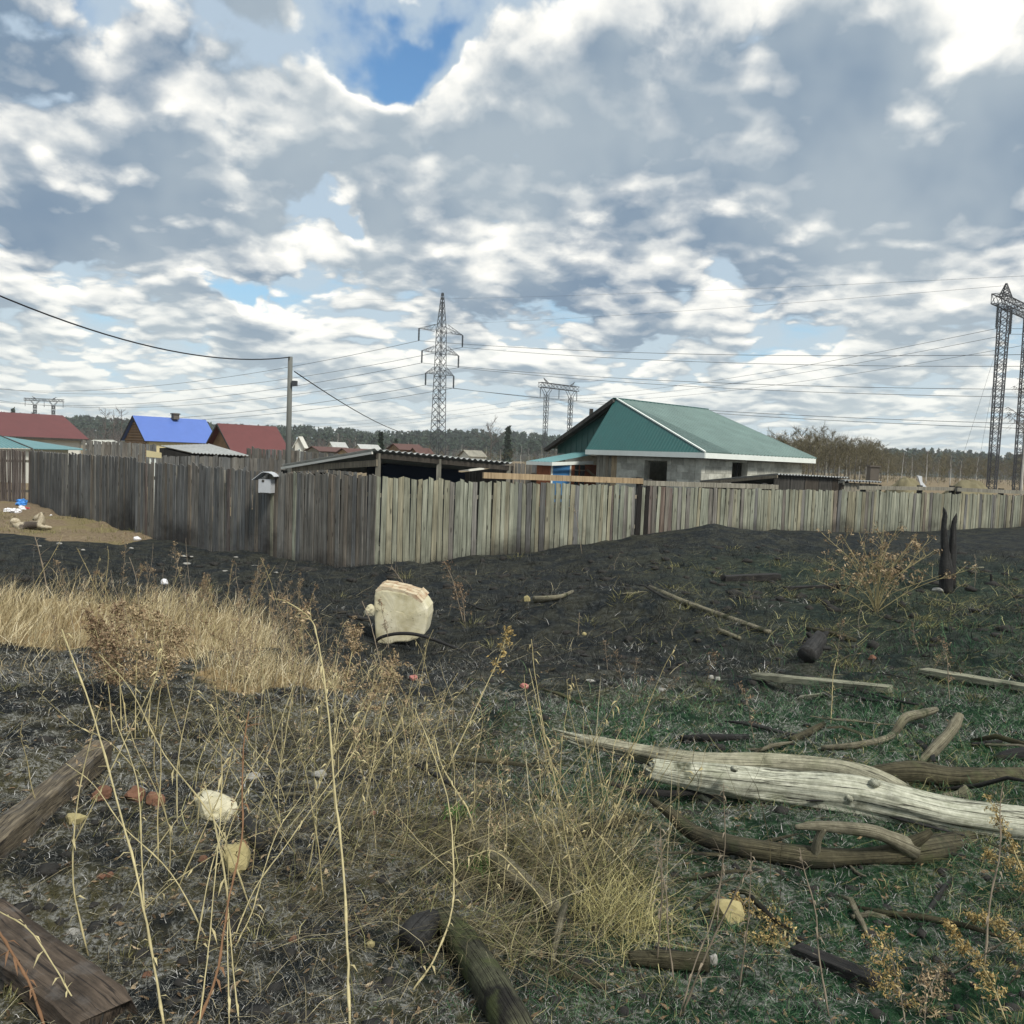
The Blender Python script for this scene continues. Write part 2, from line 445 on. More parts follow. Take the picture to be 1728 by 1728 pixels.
def board_wood(dark, mid, light, ash=0.0):
    def fn(T):
        oc = T.node('ShaderNodeTexCoord').outputs['UV']
        u, v, _ = T.sep(oc)
        q = T.comb(T.math('MULTIPLY', u, 60.0), T.math('MULTIPLY', v, 4.0), T.math('MULTIPLY', rnd(T), 50.0))
        g = T.noise(q, 1.0, 9, 0.72, 0.25)
        cr = T.noise(T.comb(T.math('MULTIPLY', u, 30.0), T.math('MULTIPLY', v, 1.1), 3.0), 1.0, 3, 0.55)
        crack = T.step(T.math('ABSOLUTE', T.math('SUBTRACT', cr, 0.5)), 0.02, 0.004)
        c = T.ramp(g, [(0.30, dark), (0.5, mid), (0.70, light)])
        bl = T.noise(pos(T), 5.0, 5, 0.6)
        c = T.mix(T.step(bl, 0.48, 0.68, 0, 0.75), c, T.vmath('SCALE', c, 0.3))
        c = T.mix(T.math('MULTIPLY', crack, 0.85), c, (0.012, 0.010, 0.009))
        if ash: c = T.mix(T.step(T.noise(pos(T), 9.0, 5, 0.6), 0.5, 0.65, 0, ash), c, (0.15, 0.145, 0.14))
        return c, g, 0.8, 0.01
    return fn
material('beam_weathered', board_wood((0.035, 0.028, 0.020), (0.105, 0.086, 0.060), (0.27, 0.225, 0.155), 0.25))
material('beam_reddish', board_wood((0.028, 0.022, 0.017), (0.075, 0.057, 0.042), (0.15, 0.115, 0.085), 0.3))
material('board_grey_green', board_wood((0.10, 0.10, 0.07), (0.22, 0.22, 0.155), (0.36, 0.36, 0.26), 0.0))
material('board_char', board_wood((0.010, 0.010, 0.010), (0.022, 0.021, 0.020), (0.055, 0.053, 0.05), 0.0), 0.8)

def flat_noise(c, amt=0.25, scale=3.0, bump=0.0):
    def fn(T):
        n = T.noise(pos(T), scale, 5, 0.6)
        n2 = T.noise(pos(T), scale*0.13, 3, 0.6)
        k = T.math('MULTIPLY', T.math('MULTIPLY_ADD', n, 2*amt, 1-amt), T.math('MULTIPLY_ADD', n2, amt, 1-amt*0.5))
        col = T.vmath('SCALE', tuple(c), k)
        return (col, n, bump, 0.01) if bump else (col,)
    return fn
material('asbestos', flat_noise((0.36, 0.37, 0.36), 0.4, 6.0, 0.2), 0.9)
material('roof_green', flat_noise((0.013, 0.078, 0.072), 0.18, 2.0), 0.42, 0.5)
material('roof_green_glare', flat_noise((0.175, 0.25, 0.225), 0.3, 1.2), 0.36, 0.6)  # lit copy of roof_green: sky glare on the right slope painted into the colour
material('roof_red', flat_noise((0.112, 0.034, 0.032), 0.22, 1.5), 0.55, 0.4)
material('roof_dull', flat_noise((0.095, 0.050, 0.042), 0.25, 1.5), 0.7, 0.3)
material('roof_blue', flat_noise((0.085, 0.15, 0.42), 0.12, 1.5), 0.5, 0.4)
material('roof_teal', flat_noise((0.10, 0.22, 0.23), 0.15, 1.5), 0.5, 0.4)
material('fascia_white', flat_noise((0.66, 0.70, 0.66), 0.16, 2.0), 0.6)
material('wall_yellow', flat_noise((0.50, 0.44, 0.26), 0.15, 1.0), 0.9)
material('wall_white', flat_noise((0.55, 0.55, 0.50), 0.18, 1.0), 0.9)
material('panel_blue', flat_noise((0.05, 0.17, 0.36), 0.15, 2.0), 0.5)
material('boards_orange', flat_noise((0.24, 0.085, 0.04), 0.35, 4.0), 0.8)
material('log_wall', flat_noise((0.20, 0.13, 0.075), 0.4, 2.0, 0.2), 0.9)
material('steel_lattice', flat_noise((0.035, 0.040, 0.046), 0.2, 2.0), 0.6, 0.4)
material('steel_dark', flat_noise((0.028, 0.030, 0.036), 0.2, 2.0), 0.6, 0.4)
material('insulator', flat_noise((0.03, 0.04, 0.05), 0.2, 2.0), 0.4, 0.5)
material('wire', flat_noise((0.045, 0.05, 0.055), 0.1, 2.0), 0.6, 0.3)
material('cable_black', flat_noise((0.012, 0.012, 0.014), 0.1, 2.0), 0.6, 0.3)
material('glass_dark', flat_noise((0.02, 0.03, 0.035), 0.1, 2.0), 0.15, 0.6)
material('paint_grey', flat_noise((0.42, 0.44, 0.46), 0.12, 9.0), 0.7)
material('paint_white', flat_noise((0.72, 0.72, 0.70), 0.12, 9.0), 0.7)
material('plastic_white', flat_noise((0.72, 0.72, 0.74), 0.12, 9.0), 0.5)
material('plastic_blue', flat_noise((0.06, 0.24, 0.62), 0.15, 9.0), 0.45)
material('plastic_red', flat_noise((0.50, 0.10, 0.10), 0.15, 9.0), 0.5)
material('tarp_navy', flat_noise((0.012, 0.022, 0.05), 0.2, 2.0), 0.7)
material('brick_clay', flat_noise((0.15, 0.078, 0.050), 0.5, 14.0, 0.3), 0.95)
material('brick_pink', flat_noise((0.36, 0.15, 0.13), 0.25, 14.0, 0.3), 0.95)
material('stone_yellow', flat_noise((0.30, 0.26, 0.13), 0.35, 9.0, 0.4), 0.95)
material('stone_white', flat_noise((0.28, 0.275, 0.25), 0.4, 9.0, 0.3), 0.95)
material('sand', flat_noise((0.155, 0.138, 0.082), 0.4, 1.8, 0.4), 0.95)
material('fur_pale', flat_noise((0.46, 0.40, 0.29), 0.25, 16.0, 0.5), 0.95)
material('clod', flat_noise((0.026, 0.025, 0.023), 0.6, 30.0, 0.4), 0.95)
material('rubber', flat_noise((0.02, 0.02, 0.02), 0.3, 9.0), 0.7)
def block_fn(T):
    n = T.noise(pos(T), 5.0, 6, 0.65); b = T.noise(pos(T), 0.7, 4, 0.6)
    k = T.math('MULTIPLY_ADD', rnd(T), 0.5, 0.72)
    c = T.vmath('SCALE', T.ramp(n, [(0.3, (0.30, 0.30, 0.26)), (0.7, (0.50, 0.50, 0.44))]), k)
    c = T.mix(T.step(b, 0.5, 0.7, 0, 0.45), c, (0.12, 0.125, 0.10))
    return c, n, 0.3, 0.01
material('aerated_block', block_fn, 0.95)
def boulder_fn(T):
    p = pos(T)
    n = T.noise(p, 3.2, 7, 0.62); f = T.noise(p, 26, 5, 0.6)
    c = T.ramp(n, [(0.30, (0.36, 0.32, 0.19)), (0.46, (0.49, 0.455, 0.31)), (0.62, (0.57, 0.54, 0.41)), (0.8, (0.46, 0.43, 0.32))])
    c = T.mix(T.step(f, 0.6, 0.72, 0, 0.7), c, (0.10, 0.09, 0.06))
    c = T.mix(T.step(T.noise(p, 1.7, 6, 0.65), 0.52, 0.66, 0, 0.4), c, (0.24, 0.20, 0.10))
    return c, T.math('ADD', T.math('MULTIPLY', n, 0.3), T.math('MULTIPLY', f, 0.6)), 0.3, 0.010
material('boulder_cream', boulder_fn, 0.95)
def broken_fn(T):
    p = pos(T); n = T.noise(p, 8, 6, 0.6)
    return T.ramp(n, [(0.35, (0.34, 0.22, 0.14)), (0.5, (0.46, 0.38, 0.26)), (0.65, (0.54, 0.49, 0.36))]), n, 0.6, 0.02
material('boulder_broken_face', broken_fn, 0.95)

def blades(stops, dark_base=0.0):
    def fn(T):
        r = island(T)
        c = T.ramp(r, stops)
        return (c,)
    return fn
material('stubble_char', blades([(0, (0.008, 0.009, 0.010)), (0.5, (0.021, 0.024, 0.025)), (0.85, (0.050, 0.055, 0.050)), (1, (0.12, 0.12, 0.11))]), 0.9, 0.15)
material('ash_curls', blades([(0, (0.07, 0.072, 0.062)), (0.5, (0.18, 0.18, 0.16)), (0.85, (0.30, 0.30, 0.28)), (1, (0.56, 0.55, 0.53))]), 0.95, 0.1)
material('straw_litter', blades([(0, (0.036, 0.031, 0.019)), (0.5, (0.115, 0.097, 0.055)), (0.85, (0.25, 0.213, 0.122)), (1, (0.47, 0.42, 0.27))]), 0.85, 0.2)
material('straw_olive', blades([(0, (0.040, 0.042, 0.016)), (0.5, (0.12, 0.118, 0.046)), (0.85, (0.25, 0.235, 0.10)), (1, (0.43, 0.40, 0.20))]), 0.85, 0.2)
material('straw_golden', blades([(0, (0.16, 0.125, 0.068)), (0.4, (0.36, 0.295, 0.165)), (0.8, (0.54, 0.465, 0.29)), (1, (0.70, 0.63, 0.45))]), 0.85, 0.2)
material('straw_tuft_yellow', blades([(0, (0.12, 0.105, 0.04)), (0.5, (0.29, 0.26, 0.11)), (1, (0.50, 0.455, 0.23))]), 0.85, 0.2)
material('grass_green_cast', blades([(0, (0.008, 0.036, 0.015)), (0.5, (0.026, 0.082, 0.036)), (0.85, (0.065, 0.138, 0.062)), (1, (0.16, 0.23, 0.12))]), 0.85, 0.2)  # scorched grass, its greens deepened by the tinted light painted in
material('sprout_green', blades([(0, (0.03, 0.10, 0.02)), (1, (0.08, 0.22, 0.04))]), 0.7, 0.2)
material('leaf_dry', blades([(0, (0.05, 0.035, 0.022)), (0.5, (0.14, 0.095, 0.055)), (0.85, (0.24, 0.17, 0.10)), (1, (0.38, 0.30, 0.20))]), 0.9, 0.1)
material('weed_stem', flat_noise((0.33, 0.28, 0.145), 0.35, 20.0), 0.8)
material('weed_stem_pale', flat_noise((0.38, 0.33, 0.18), 0.55, 38.0), 0.8)
material('weed_stem_red', flat_noise((0.17, 0.095, 0.05), 0.3, 20.0), 0.8)
material('weed_stem_grey', flat_noise((0.20, 0.165, 0.12), 0.3, 20.0), 0.85)
material('seed_pink', blades([(0, (0.14, 0.085, 0.06)), (0.6, (0.29, 0.20, 0.145)), (1, (0.44, 0.34, 0.26))]), 0.9, 0.1)
material('seed_tan', blades([(0, (0.15, 0.105, 0.065)), (0.6, (0.29, 0.215, 0.13)), (1, (0.44, 0.35, 0.22))]), 0.9, 0.1)
material('seed_gold', blades([(0, (0.20, 0.135, 0.05)), (0.6, (0.34, 0.25, 0.10)), (1, (0.47, 0.37, 0.18))]), 0.9, 0.1)
material('seed_russet', blades([(0, (0.10, 0.065, 0.042)), (0.6, (0.21, 0.145, 0.09)), (1, (0.34, 0.26, 0.17))]), 0.9, 0.1)
material('pine_needles', blades([(0, (0.022, 0.036, 0.024)), (0.6, (0.036, 0.054, 0.036)), (1, (0.055, 0.075, 0.050))]), 0.9, 0.1)
material('twig_grey', blades([(0, (0.055, 0.046, 0.042)), (0.6, (0.105, 0.088, 0.082)), (1, (0.17, 0.145, 0.13))]), 0.9, 0.1)
material('twig_olive', blades([(0, (0.065, 0.056, 0.032)), (0.6, (0.12, 0.105, 0.060)), (1, (0.19, 0.165, 0.10))]), 0.9, 0.1)
material('bark_birch', flat_noise((0.42, 0.41, 0.38), 0.5, 1.5), 0.9)
material('pole_wood', flat_noise((0.125, 0.13, 0.12), 0.3, 1.5), 0.9)
material('hill_green', flat_noise((0.035, 0.045, 0.034), 0.3, 0.05), 0.95)
material('bark_grey', flat_noise((0.10, 0.088, 0.075), 0.3, 1.5), 0.9)

# ------------------------------------------------------------------ ground: one sheet to the horizon
def ground_fn(T):
    p = pos(T)
    at_ = T.node('ShaderNodeAttribute', attribute_name='cover')
    straw, soil, moss_tint = T.sep(at_.outputs['Color'])
    ash_w = at_.outputs['Alpha']
    f1 = T.noise(p, 55, 5, 0.7); f2 = T.noise(p, 13, 6, 0.65); f3 = T.noise(p, 2.6, 5, 0.6); f4 = T.noise(p, 0.7, 4, 0.55)
    fib = T.noise(scl(T, T.vmath('ADD', p, T.vmath('SCALE', T.comb(f3, f2, 0.0), 0.4)), (120, 34, 60)), 1.0, 4, 0.7)
    char = T.ramp(f2, [(0.30, (0.007, 0.009, 0.010)), (0.52, (0.015, 0.0185, 0.0205)), (0.72, (0.036, 0.042, 0.043))])
    brown = T.mix(T.step(f3, 0.40, 0.60, 0, T.math('MULTIPLY_ADD', ash_w, 0.62, 0.12)), char, T.mix(f1, (0.042, 0.039, 0.016), (0.145, 0.132, 0.062)))
    c = T.mix(moss_tint, brown, T.mix(T.step(f2, 0.35, 0.68), (0.005, 0.026, 0.011), (0.028, 0.076, 0.030)))
    ashm = T.math('MULTIPLY', T.step(T.math('ADD', f2, T.math('MULTIPLY_ADD', f3, 0.8, -0.4)), 0.46, 0.62), T.step(f1, 0.42, 0.58))
    ashm = T.math('MULTIPLY', ashm, ash_w)
    c = T.mix(ashm, c, T.mix(f1, (0.13, 0.135, 0.12), (0.36, 0.36, 0.33)))
    sc = T.ramp(T.math('MULTIPLY_ADD', fib, 0.6, T.math('MULTIPLY', f2, 0.4)), [(0.33, (0.10, 0.07, 0.032)), (0.5, (0.28, 0.20, 0.10)), (0.68, (0.44, 0.34, 0.19))])
    edge = T.math('ADD', straw, T.math('MULTIPLY_ADD', f3, 0.9, -0.45))
    c = T.mix(T.step(edge, 0.42, 0.58), c, sc)
    dirt = T.ramp(f2, [(0.3, (0.12, 0.088, 0.058)), (0.55, (0.20, 0.155, 0.10)), (0.75, (0.28, 0.23, 0.155))])
    dirt = T.mix(T.step(f4, 0.48, 0.62, 0, 0.55), dirt, (0.19, 0.165, 0.075))
    c = T.mix(T.step(T.math('ADD', soil, T.math('MULTIPLY_ADD', f3, 0.5, -0.25)), 0.44, 0.56), c, dirt)
    h = T.math('ADD', T.math('MULTIPLY', f2, 0.6), T.math('ADD', T.math('MULTIPLY', f1, 0.25), T.math('MULTIPLY', fib, 0.25)))
    return c, h, 0.9, 0.05
material('scorched_ground', ground_fn, 0.95, 0.12)

def zone(x, y):
    """cover of the ground: straw, bare soil, new growth with the green cast, ash (0..1 each)"""
    d = np.maximum(y, 0.5); bx = 864+1450*x/d          # bearing, read as a column of the photograph
    n = fbm(x*0.9, y*0.9, 21)-0.5
    # dry grass left standing on the near rise on the left
    ys = 7.9+1.3*n
    straw = np.exp(-(((y-8.3-0.05*(x+4))/1.95)**2)*1.25) * smooth(-x, 1.7, 3.2) * (1-smooth(-x, 14, 18))
    n2 = fbm(x*2.6, y*2.6, 25, 3)-0.5
    straw = np.clip(straw*1.2+n*0.7+n2*0.6, 0, 1)*(straw > 0.02)
    lobe = np.exp(-(((x+1.75)/0.75)**2+((y-6.6)/0.9)**2))
    straw = np.maximum(straw, np.clip(lobe*(0.75+1.6*n2), 0, 1))
    # trodden path by the left fences
    soil = smooth(y+0.20*x+1.2*n, 18.8-0.6, 19.8-0.6)*smooth(-x, 8.9, 9.7)
    soil = np.maximum(soil, smooth(y, 34, 44))*1.0
    soil = np.maximum(soil, smooth(np.abs(x), 36, 46))
    moss_tint = smooth(x, -0.7, 1.2)*(1-smooth(y, 4.6, 8.0))  # regrowth at the near right, also painting a green cast of light
    moss_tint = np.clip(moss_tint*(1.0+1.0*n)+0.30*smooth(x, 1, 6)*(1-smooth(y, 14, 20)), 0, 1)
    ash = np.clip(0.45+0.9*(1-smooth(y, 3.5, 8))+0.9*n, 0.0, 1)
    ash = ash*(1-0.35*smooth(x, 0.3, 1.6)*(1-smooth(y, 3, 6)))*(1-smooth(y, 5.5, 9.5)*0.85)
    return straw, soil, moss_tint, np.clip(ash, 0, 1)

def axis(a, lo, hi, mid, n):
    t0, t1 = math.asinh((lo-mid)/a), math.asinh((hi-mid)/a)
    return mid+a*np.sinh(np.linspace(t0, t1, n))
def build_ground():
    xs = axis(2.2, -1400, 1400, 0.0, 480); ys = axis(3.0, -40, 2200, 3.2, 440)
    X, Y = np.meshgrid(xs, ys); nx, ny = len(xs), len(ys)
    Z = land(X.ravel(), Y.ravel())
    V = np.stack([X.ravel(), Y.ravel(), Z], -1)
    i = np.arange(nx*ny).reshape(ny, nx)
    a, b, c, d = i[:-1, :-1].ravel(), i[:-1, 1:].ravel(), i[1:, 1:].ravel(), i[1:, :-1].ravel()
    tris = np.concatenate([np.stack([a, b, c], -1), np.stack([a, c, d], -1)])
    o = raw_mesh('ground', V, tris, MATS['scorched_ground'])
    o.data.shade_smooth()
    st, so, mo, ash = zone(V[:, 0], V[:, 1])
    at_ = o.data.attributes.new('cover', 'FLOAT_COLOR', 'POINT')
    at_.data.foreach_set('color', np.stack([st*.82, so, mo, ash], -1).astype(np.float32).ravel())
    tag(o, kind='structure')
build_ground()

def build_hills():
    m = MATS['pine_needles']
    xs = np.linspace(-900, 900, 120); ys = np.linspace(520, 1000, 26)
    X, Y = np.meshgrid(xs, ys)
    Z = 0.05 + 13*smooth(Y, 540, 900)*(0.8+0.4*fbm(X/220, Y/220, 5)) - 3*smooth(-Y, -530, -520)
    i = np.arange(X.size).reshape(X.shape)
    a, b, c, d = i[:-1, :-1].ravel(), i[:-1, 1:].ravel(), i[1:, 1:].ravel(), i[1:, :-1].ravel()
    o = raw_mesh('hills', np.stack([X.ravel(), Y.ravel(), Z.ravel()], -1), np.concatenate([np.stack([a, b, c], -1), np.stack([a, c, d], -1)]), MATS['hill_green'])
    tag(o, kind='structure')
build_hills()
def hill_z(x, y):
    z = 0.05 + 13*smooth(y, 540, 900)*(0.8+0.4*fbm(x/220, y/220, 5))
    return np.where(y > 522, z, 0.05)

# ------------------------------------------------------------------ trees
def tri_rows(P0, P1, w, rg):
    """a thin triangle-pair ribbon for every row p0 -> p1"""
    d = P1-P0
    r = rg.normal(size=P0.shape); s = np.cross(d, r); s /= np.linalg.norm(s, axis=1, keepdims=True)+1e-9
    w = np.asarray(w)[:, None]
    v = np.stack([P0-s*w, P0+s*w, P1], 1)
    n = len(P0); base = np.arange(n)[:, None]*3
    t = base+np.array([[0, 1, 2]])
    return v.reshape(-1, 3), t
def bare_tree(seed, h, spread, twigs, w=1.0, weep=0.0, low=0.25):
    """trunk (rows of tube) and crown ribbons of a leafless tree, base at the origin"""
    rg = np.random.default_rng(seed)
    k = 9
    sway = np.cumsum(rg.normal(0, 0.010*h, (k, 2)), 0)*np.linspace(0, 1, k)[:, None]
    trunk = np.column_stack([sway, np.linspace(0, h*0.94, k)])
    rad = np.linspace(0.014*h*w, 0.003*h*w, k)
    nb = 16
    f = np.sort(rg.uniform(low, 0.97, nb)); P0 = np.column_stack([np.interp(f*h*0.94, trunk[:, 2], trunk[:, j]) for j in range(3)])
    az = rg.uniform(0, 6.283, nb); L = spread*h*(1.05-0.75*np.abs(f-0.45))*rg.uniform(0.6, 1.1, nb)
    up = rg.uniform(0.5, 1.1, nb)
    D = np.column_stack([np.cos(az), np.sin(az), up]); D /= np.linalg.norm(D, axis=1, keepdims=True)
    P1 = P0+D*L[:, None]
    V, Tt = tri_rows(P0, P1, 0.0055*h*w*np.ones(nb), rg)
    # second order
    n2 = twigs; b = rg.integers(0, nb, n2); s = rg.uniform(0.2, 1.0, n2)
    Q0 = P0[b]+(P1-P0)[b]*s[:, None]
    D2 = D[b]*0.7+rg.normal(0, 0.55, (n2, 3)); D2[:, 2] += 0.25-weep; D2 /= np.linalg.norm(D2, axis=1, keepdims=True)
    L2 = L[b]*rg.uniform(0.2, 0.5, n2)
    Q1 = Q0+D2*L2[:, None]
    V2, T2 = tri_rows(Q0, Q1, 0.0024*h*w*np.ones(n2), rg)
    n3 = twigs*2; b = rg.integers(0, n2, n3); s = rg.uniform(0.1, 1.0, n3)
    R0 = Q0[b]+(Q1-Q0)[b]*s[:, None]
    D3 = D2[b]*0.6+rg.normal(0, 0.6, (n3, 3)); D3[:, 2] += 0.15-weep; D3 /= np.linalg.norm(D3, axis=1, keepdims=True)
    R1 = R0+D3*(L2[b]*rg.uniform(0.3, 0.7, n3))[:, None]
    V3, T3 = tri_rows(R0, R1, 0.0014*h*w*np.ones(n3), rg)
    cv = np.concatenate([V, V2, V3]); ct = np.concatenate([Tt, T2+len(V), T3+len(V)+len(V2)])
    return trunk, rad, cv, ct
def conifer(seed, h, wide, n, pine):
    rg = np.random.default_rng(seed)
    t = rg.uniform(0, 1, n)
    if pine: zc = 0.45+0.55*t; r = wide*h*np.sqrt(np.clip(1-((t-0.42)/0.6)**2, 0, 1))
    else: zc = 0.08+0.92*t; r = wide*h*(1-t)*(0.75+0.25*np.sin(t*40))
    a = rg.uniform(0, 6.283, n); rr = r*np.sqrt(rg.uniform(0.15, 1, n))
    C = np.column_stack([np.cos(a)*rr, np.sin(a)*rr, zc*h])
    s = h*(0.10 if pine else 0.075)*rg.uniform(0.6, 1.4, n)
    e1 = rg.normal(size=(n, 3)); e1 /= np.linalg.norm(e1, axis=1, keepdims=True)
    e2 = np.cross(e1, rg.normal(size=(n, 3))); e2 /= np.linalg.norm(e2, axis=1, keepdims=True)
    v = np.stack([C+e1*s[:, None], C-e1*s[:, None]*0.6+e2*s[:, None], C-e1*s[:, None]*0.6-e2*s[:, None]*0.8+np.array([0, 0, -0.2])*s[:, None]], 1).reshape(-1, 3)
    return v, np.arange(3*n).reshape(-1, 3)
def plant_many(protos, places, name, mat):
    """a far wood that reads as one mass"""
    vs, ts, o = [], [], 0
    for i, (x, y, z, s, a) in enumerate(places):
        v, t = protos[i % len(protos)]
        c, sn = math.cos(a), math.sin(a)
        R = np.array([[c, -sn, 0], [sn, c, 0], [0, 0, 1]])
        vs.append(v @ R.T*s+np.array([x, y, z])); ts.append(t+o); o += len(v)
    return tag(raw_mesh(name, np.concatenate(vs), np.concatenate(ts), mat), kind='stuff')
def scatter_far(n, y0, y1, half, rg):
    y = rg.uniform(y0, y1, n); x = rg.uniform(-half, half, n)*y
    return x, y
def build_woods():
    rg = np.random.default_rng(11)
    pines = [conifer(s, 15.0, 0.17, 34, True) for s in range(6)]+[conifer(20+s, 14.5, 0.14, 34, False) for s in range(2)]
    x, y = scatter_far(3400, 540, 880, 0.80, rg)
    z = hill_z(x, y)-0.5
    keep = (fbm(x/90, y/90, 2) > 0.20)
    pl = [(a, b, c, rg.uniform(0.72, 0.95)*(0.85+0.3*vnoise(a/60, b/60, 8)), rg.uniform(0, 6.28)) for a, b, c, k in zip(x, y, z, keep) if k]
    plant_many(pines, pl, 'pine_forest', MATS['pine_needles'])
    # grey birch and aspen wood in front of the pines
    pr = []
    for s in range(8):
        trunk, rad, cv, ct = bare_tree(100+s, 9.0, 0.22, 95, 1.5)
        P0, P1 = trunk[:-1], trunk[1:]
        tv, tt = tri_rows(P0, P1, rad[:-1]*0.8, rg)
        pr.append((np.concatenate([cv, tv]), np.concatenate([ct, tt+len(cv)])))
    x, y = scatter_far(1500, 290, 520, 0.78, rg)
    bx = 864+1450*x/y
    s = rg.uniform(0.6, 1.05, len(x))*np.where((bx > 600) & (bx < 1000), 0.75, 1.0)*np.where(bx > 1200, 1.12, 1.0)
    pl = [(a, b, 0.0, k, rg.uniform(0, 6.28)) for a, b, k in zip(x, y, s)]
    plant_many(pr, pl, 'bare_forest', MATS['twig_grey'])
    # taller olive wood on the right, reaching to the big pylon
    pr3 = []
    for s in range(5):
        trunk, rad, cv, ct = bare_tree(170+s, 9.0, 0.30, 150, 1.2, low=0.22)
        tv, tt = tri_rows(trunk[:-1], trunk[1:], rad[:-1]*0.8, rg)
        pr3.append((np.concatenate([cv, tv]), np.concatenate([ct, tt+len(cv)])))
    y = rg.uniform(190, 290, 430); bx = np.concatenate([rg.uniform(1285, 1980, 280), rg.uniform(1280, 1510, 150)]); x = (bx-864)/FOC*y
    pl = [(a, b, 0.0, rg.uniform(.75, 1.0)*(1.0 if c > 1480 else 1.30)*b/250, rg.uniform(0, 6.28)) for a, b, c in zip(x, y, bx)]
    plant_many(pr3, pl, 'olive_forest', MATS['twig_olive'])
    # olive brown scrub along the wood's foot
    pr2 = []
    for s in range(4):
        trunk, rad, cv, ct = bare_tree(140+s, 4.0, 0.42, 90, 1.6, low=0.05)
        pr2.append((cv, ct))
    x, y = scatter_far(560, 130, 300, 0.75, rg)
    bx = 864+1450*x/y
    keep = (bx > 480) | (y > 220)
    pl = [(a, b, 0.0, rg.uniform(0.5, 1.0), rg.uniform(0, 6.28)) for a, b, k in zip(x, y, keep) if k]
    plant_many(pr2, pl, 'scrub', MATS['twig_olive'])
build_woods()

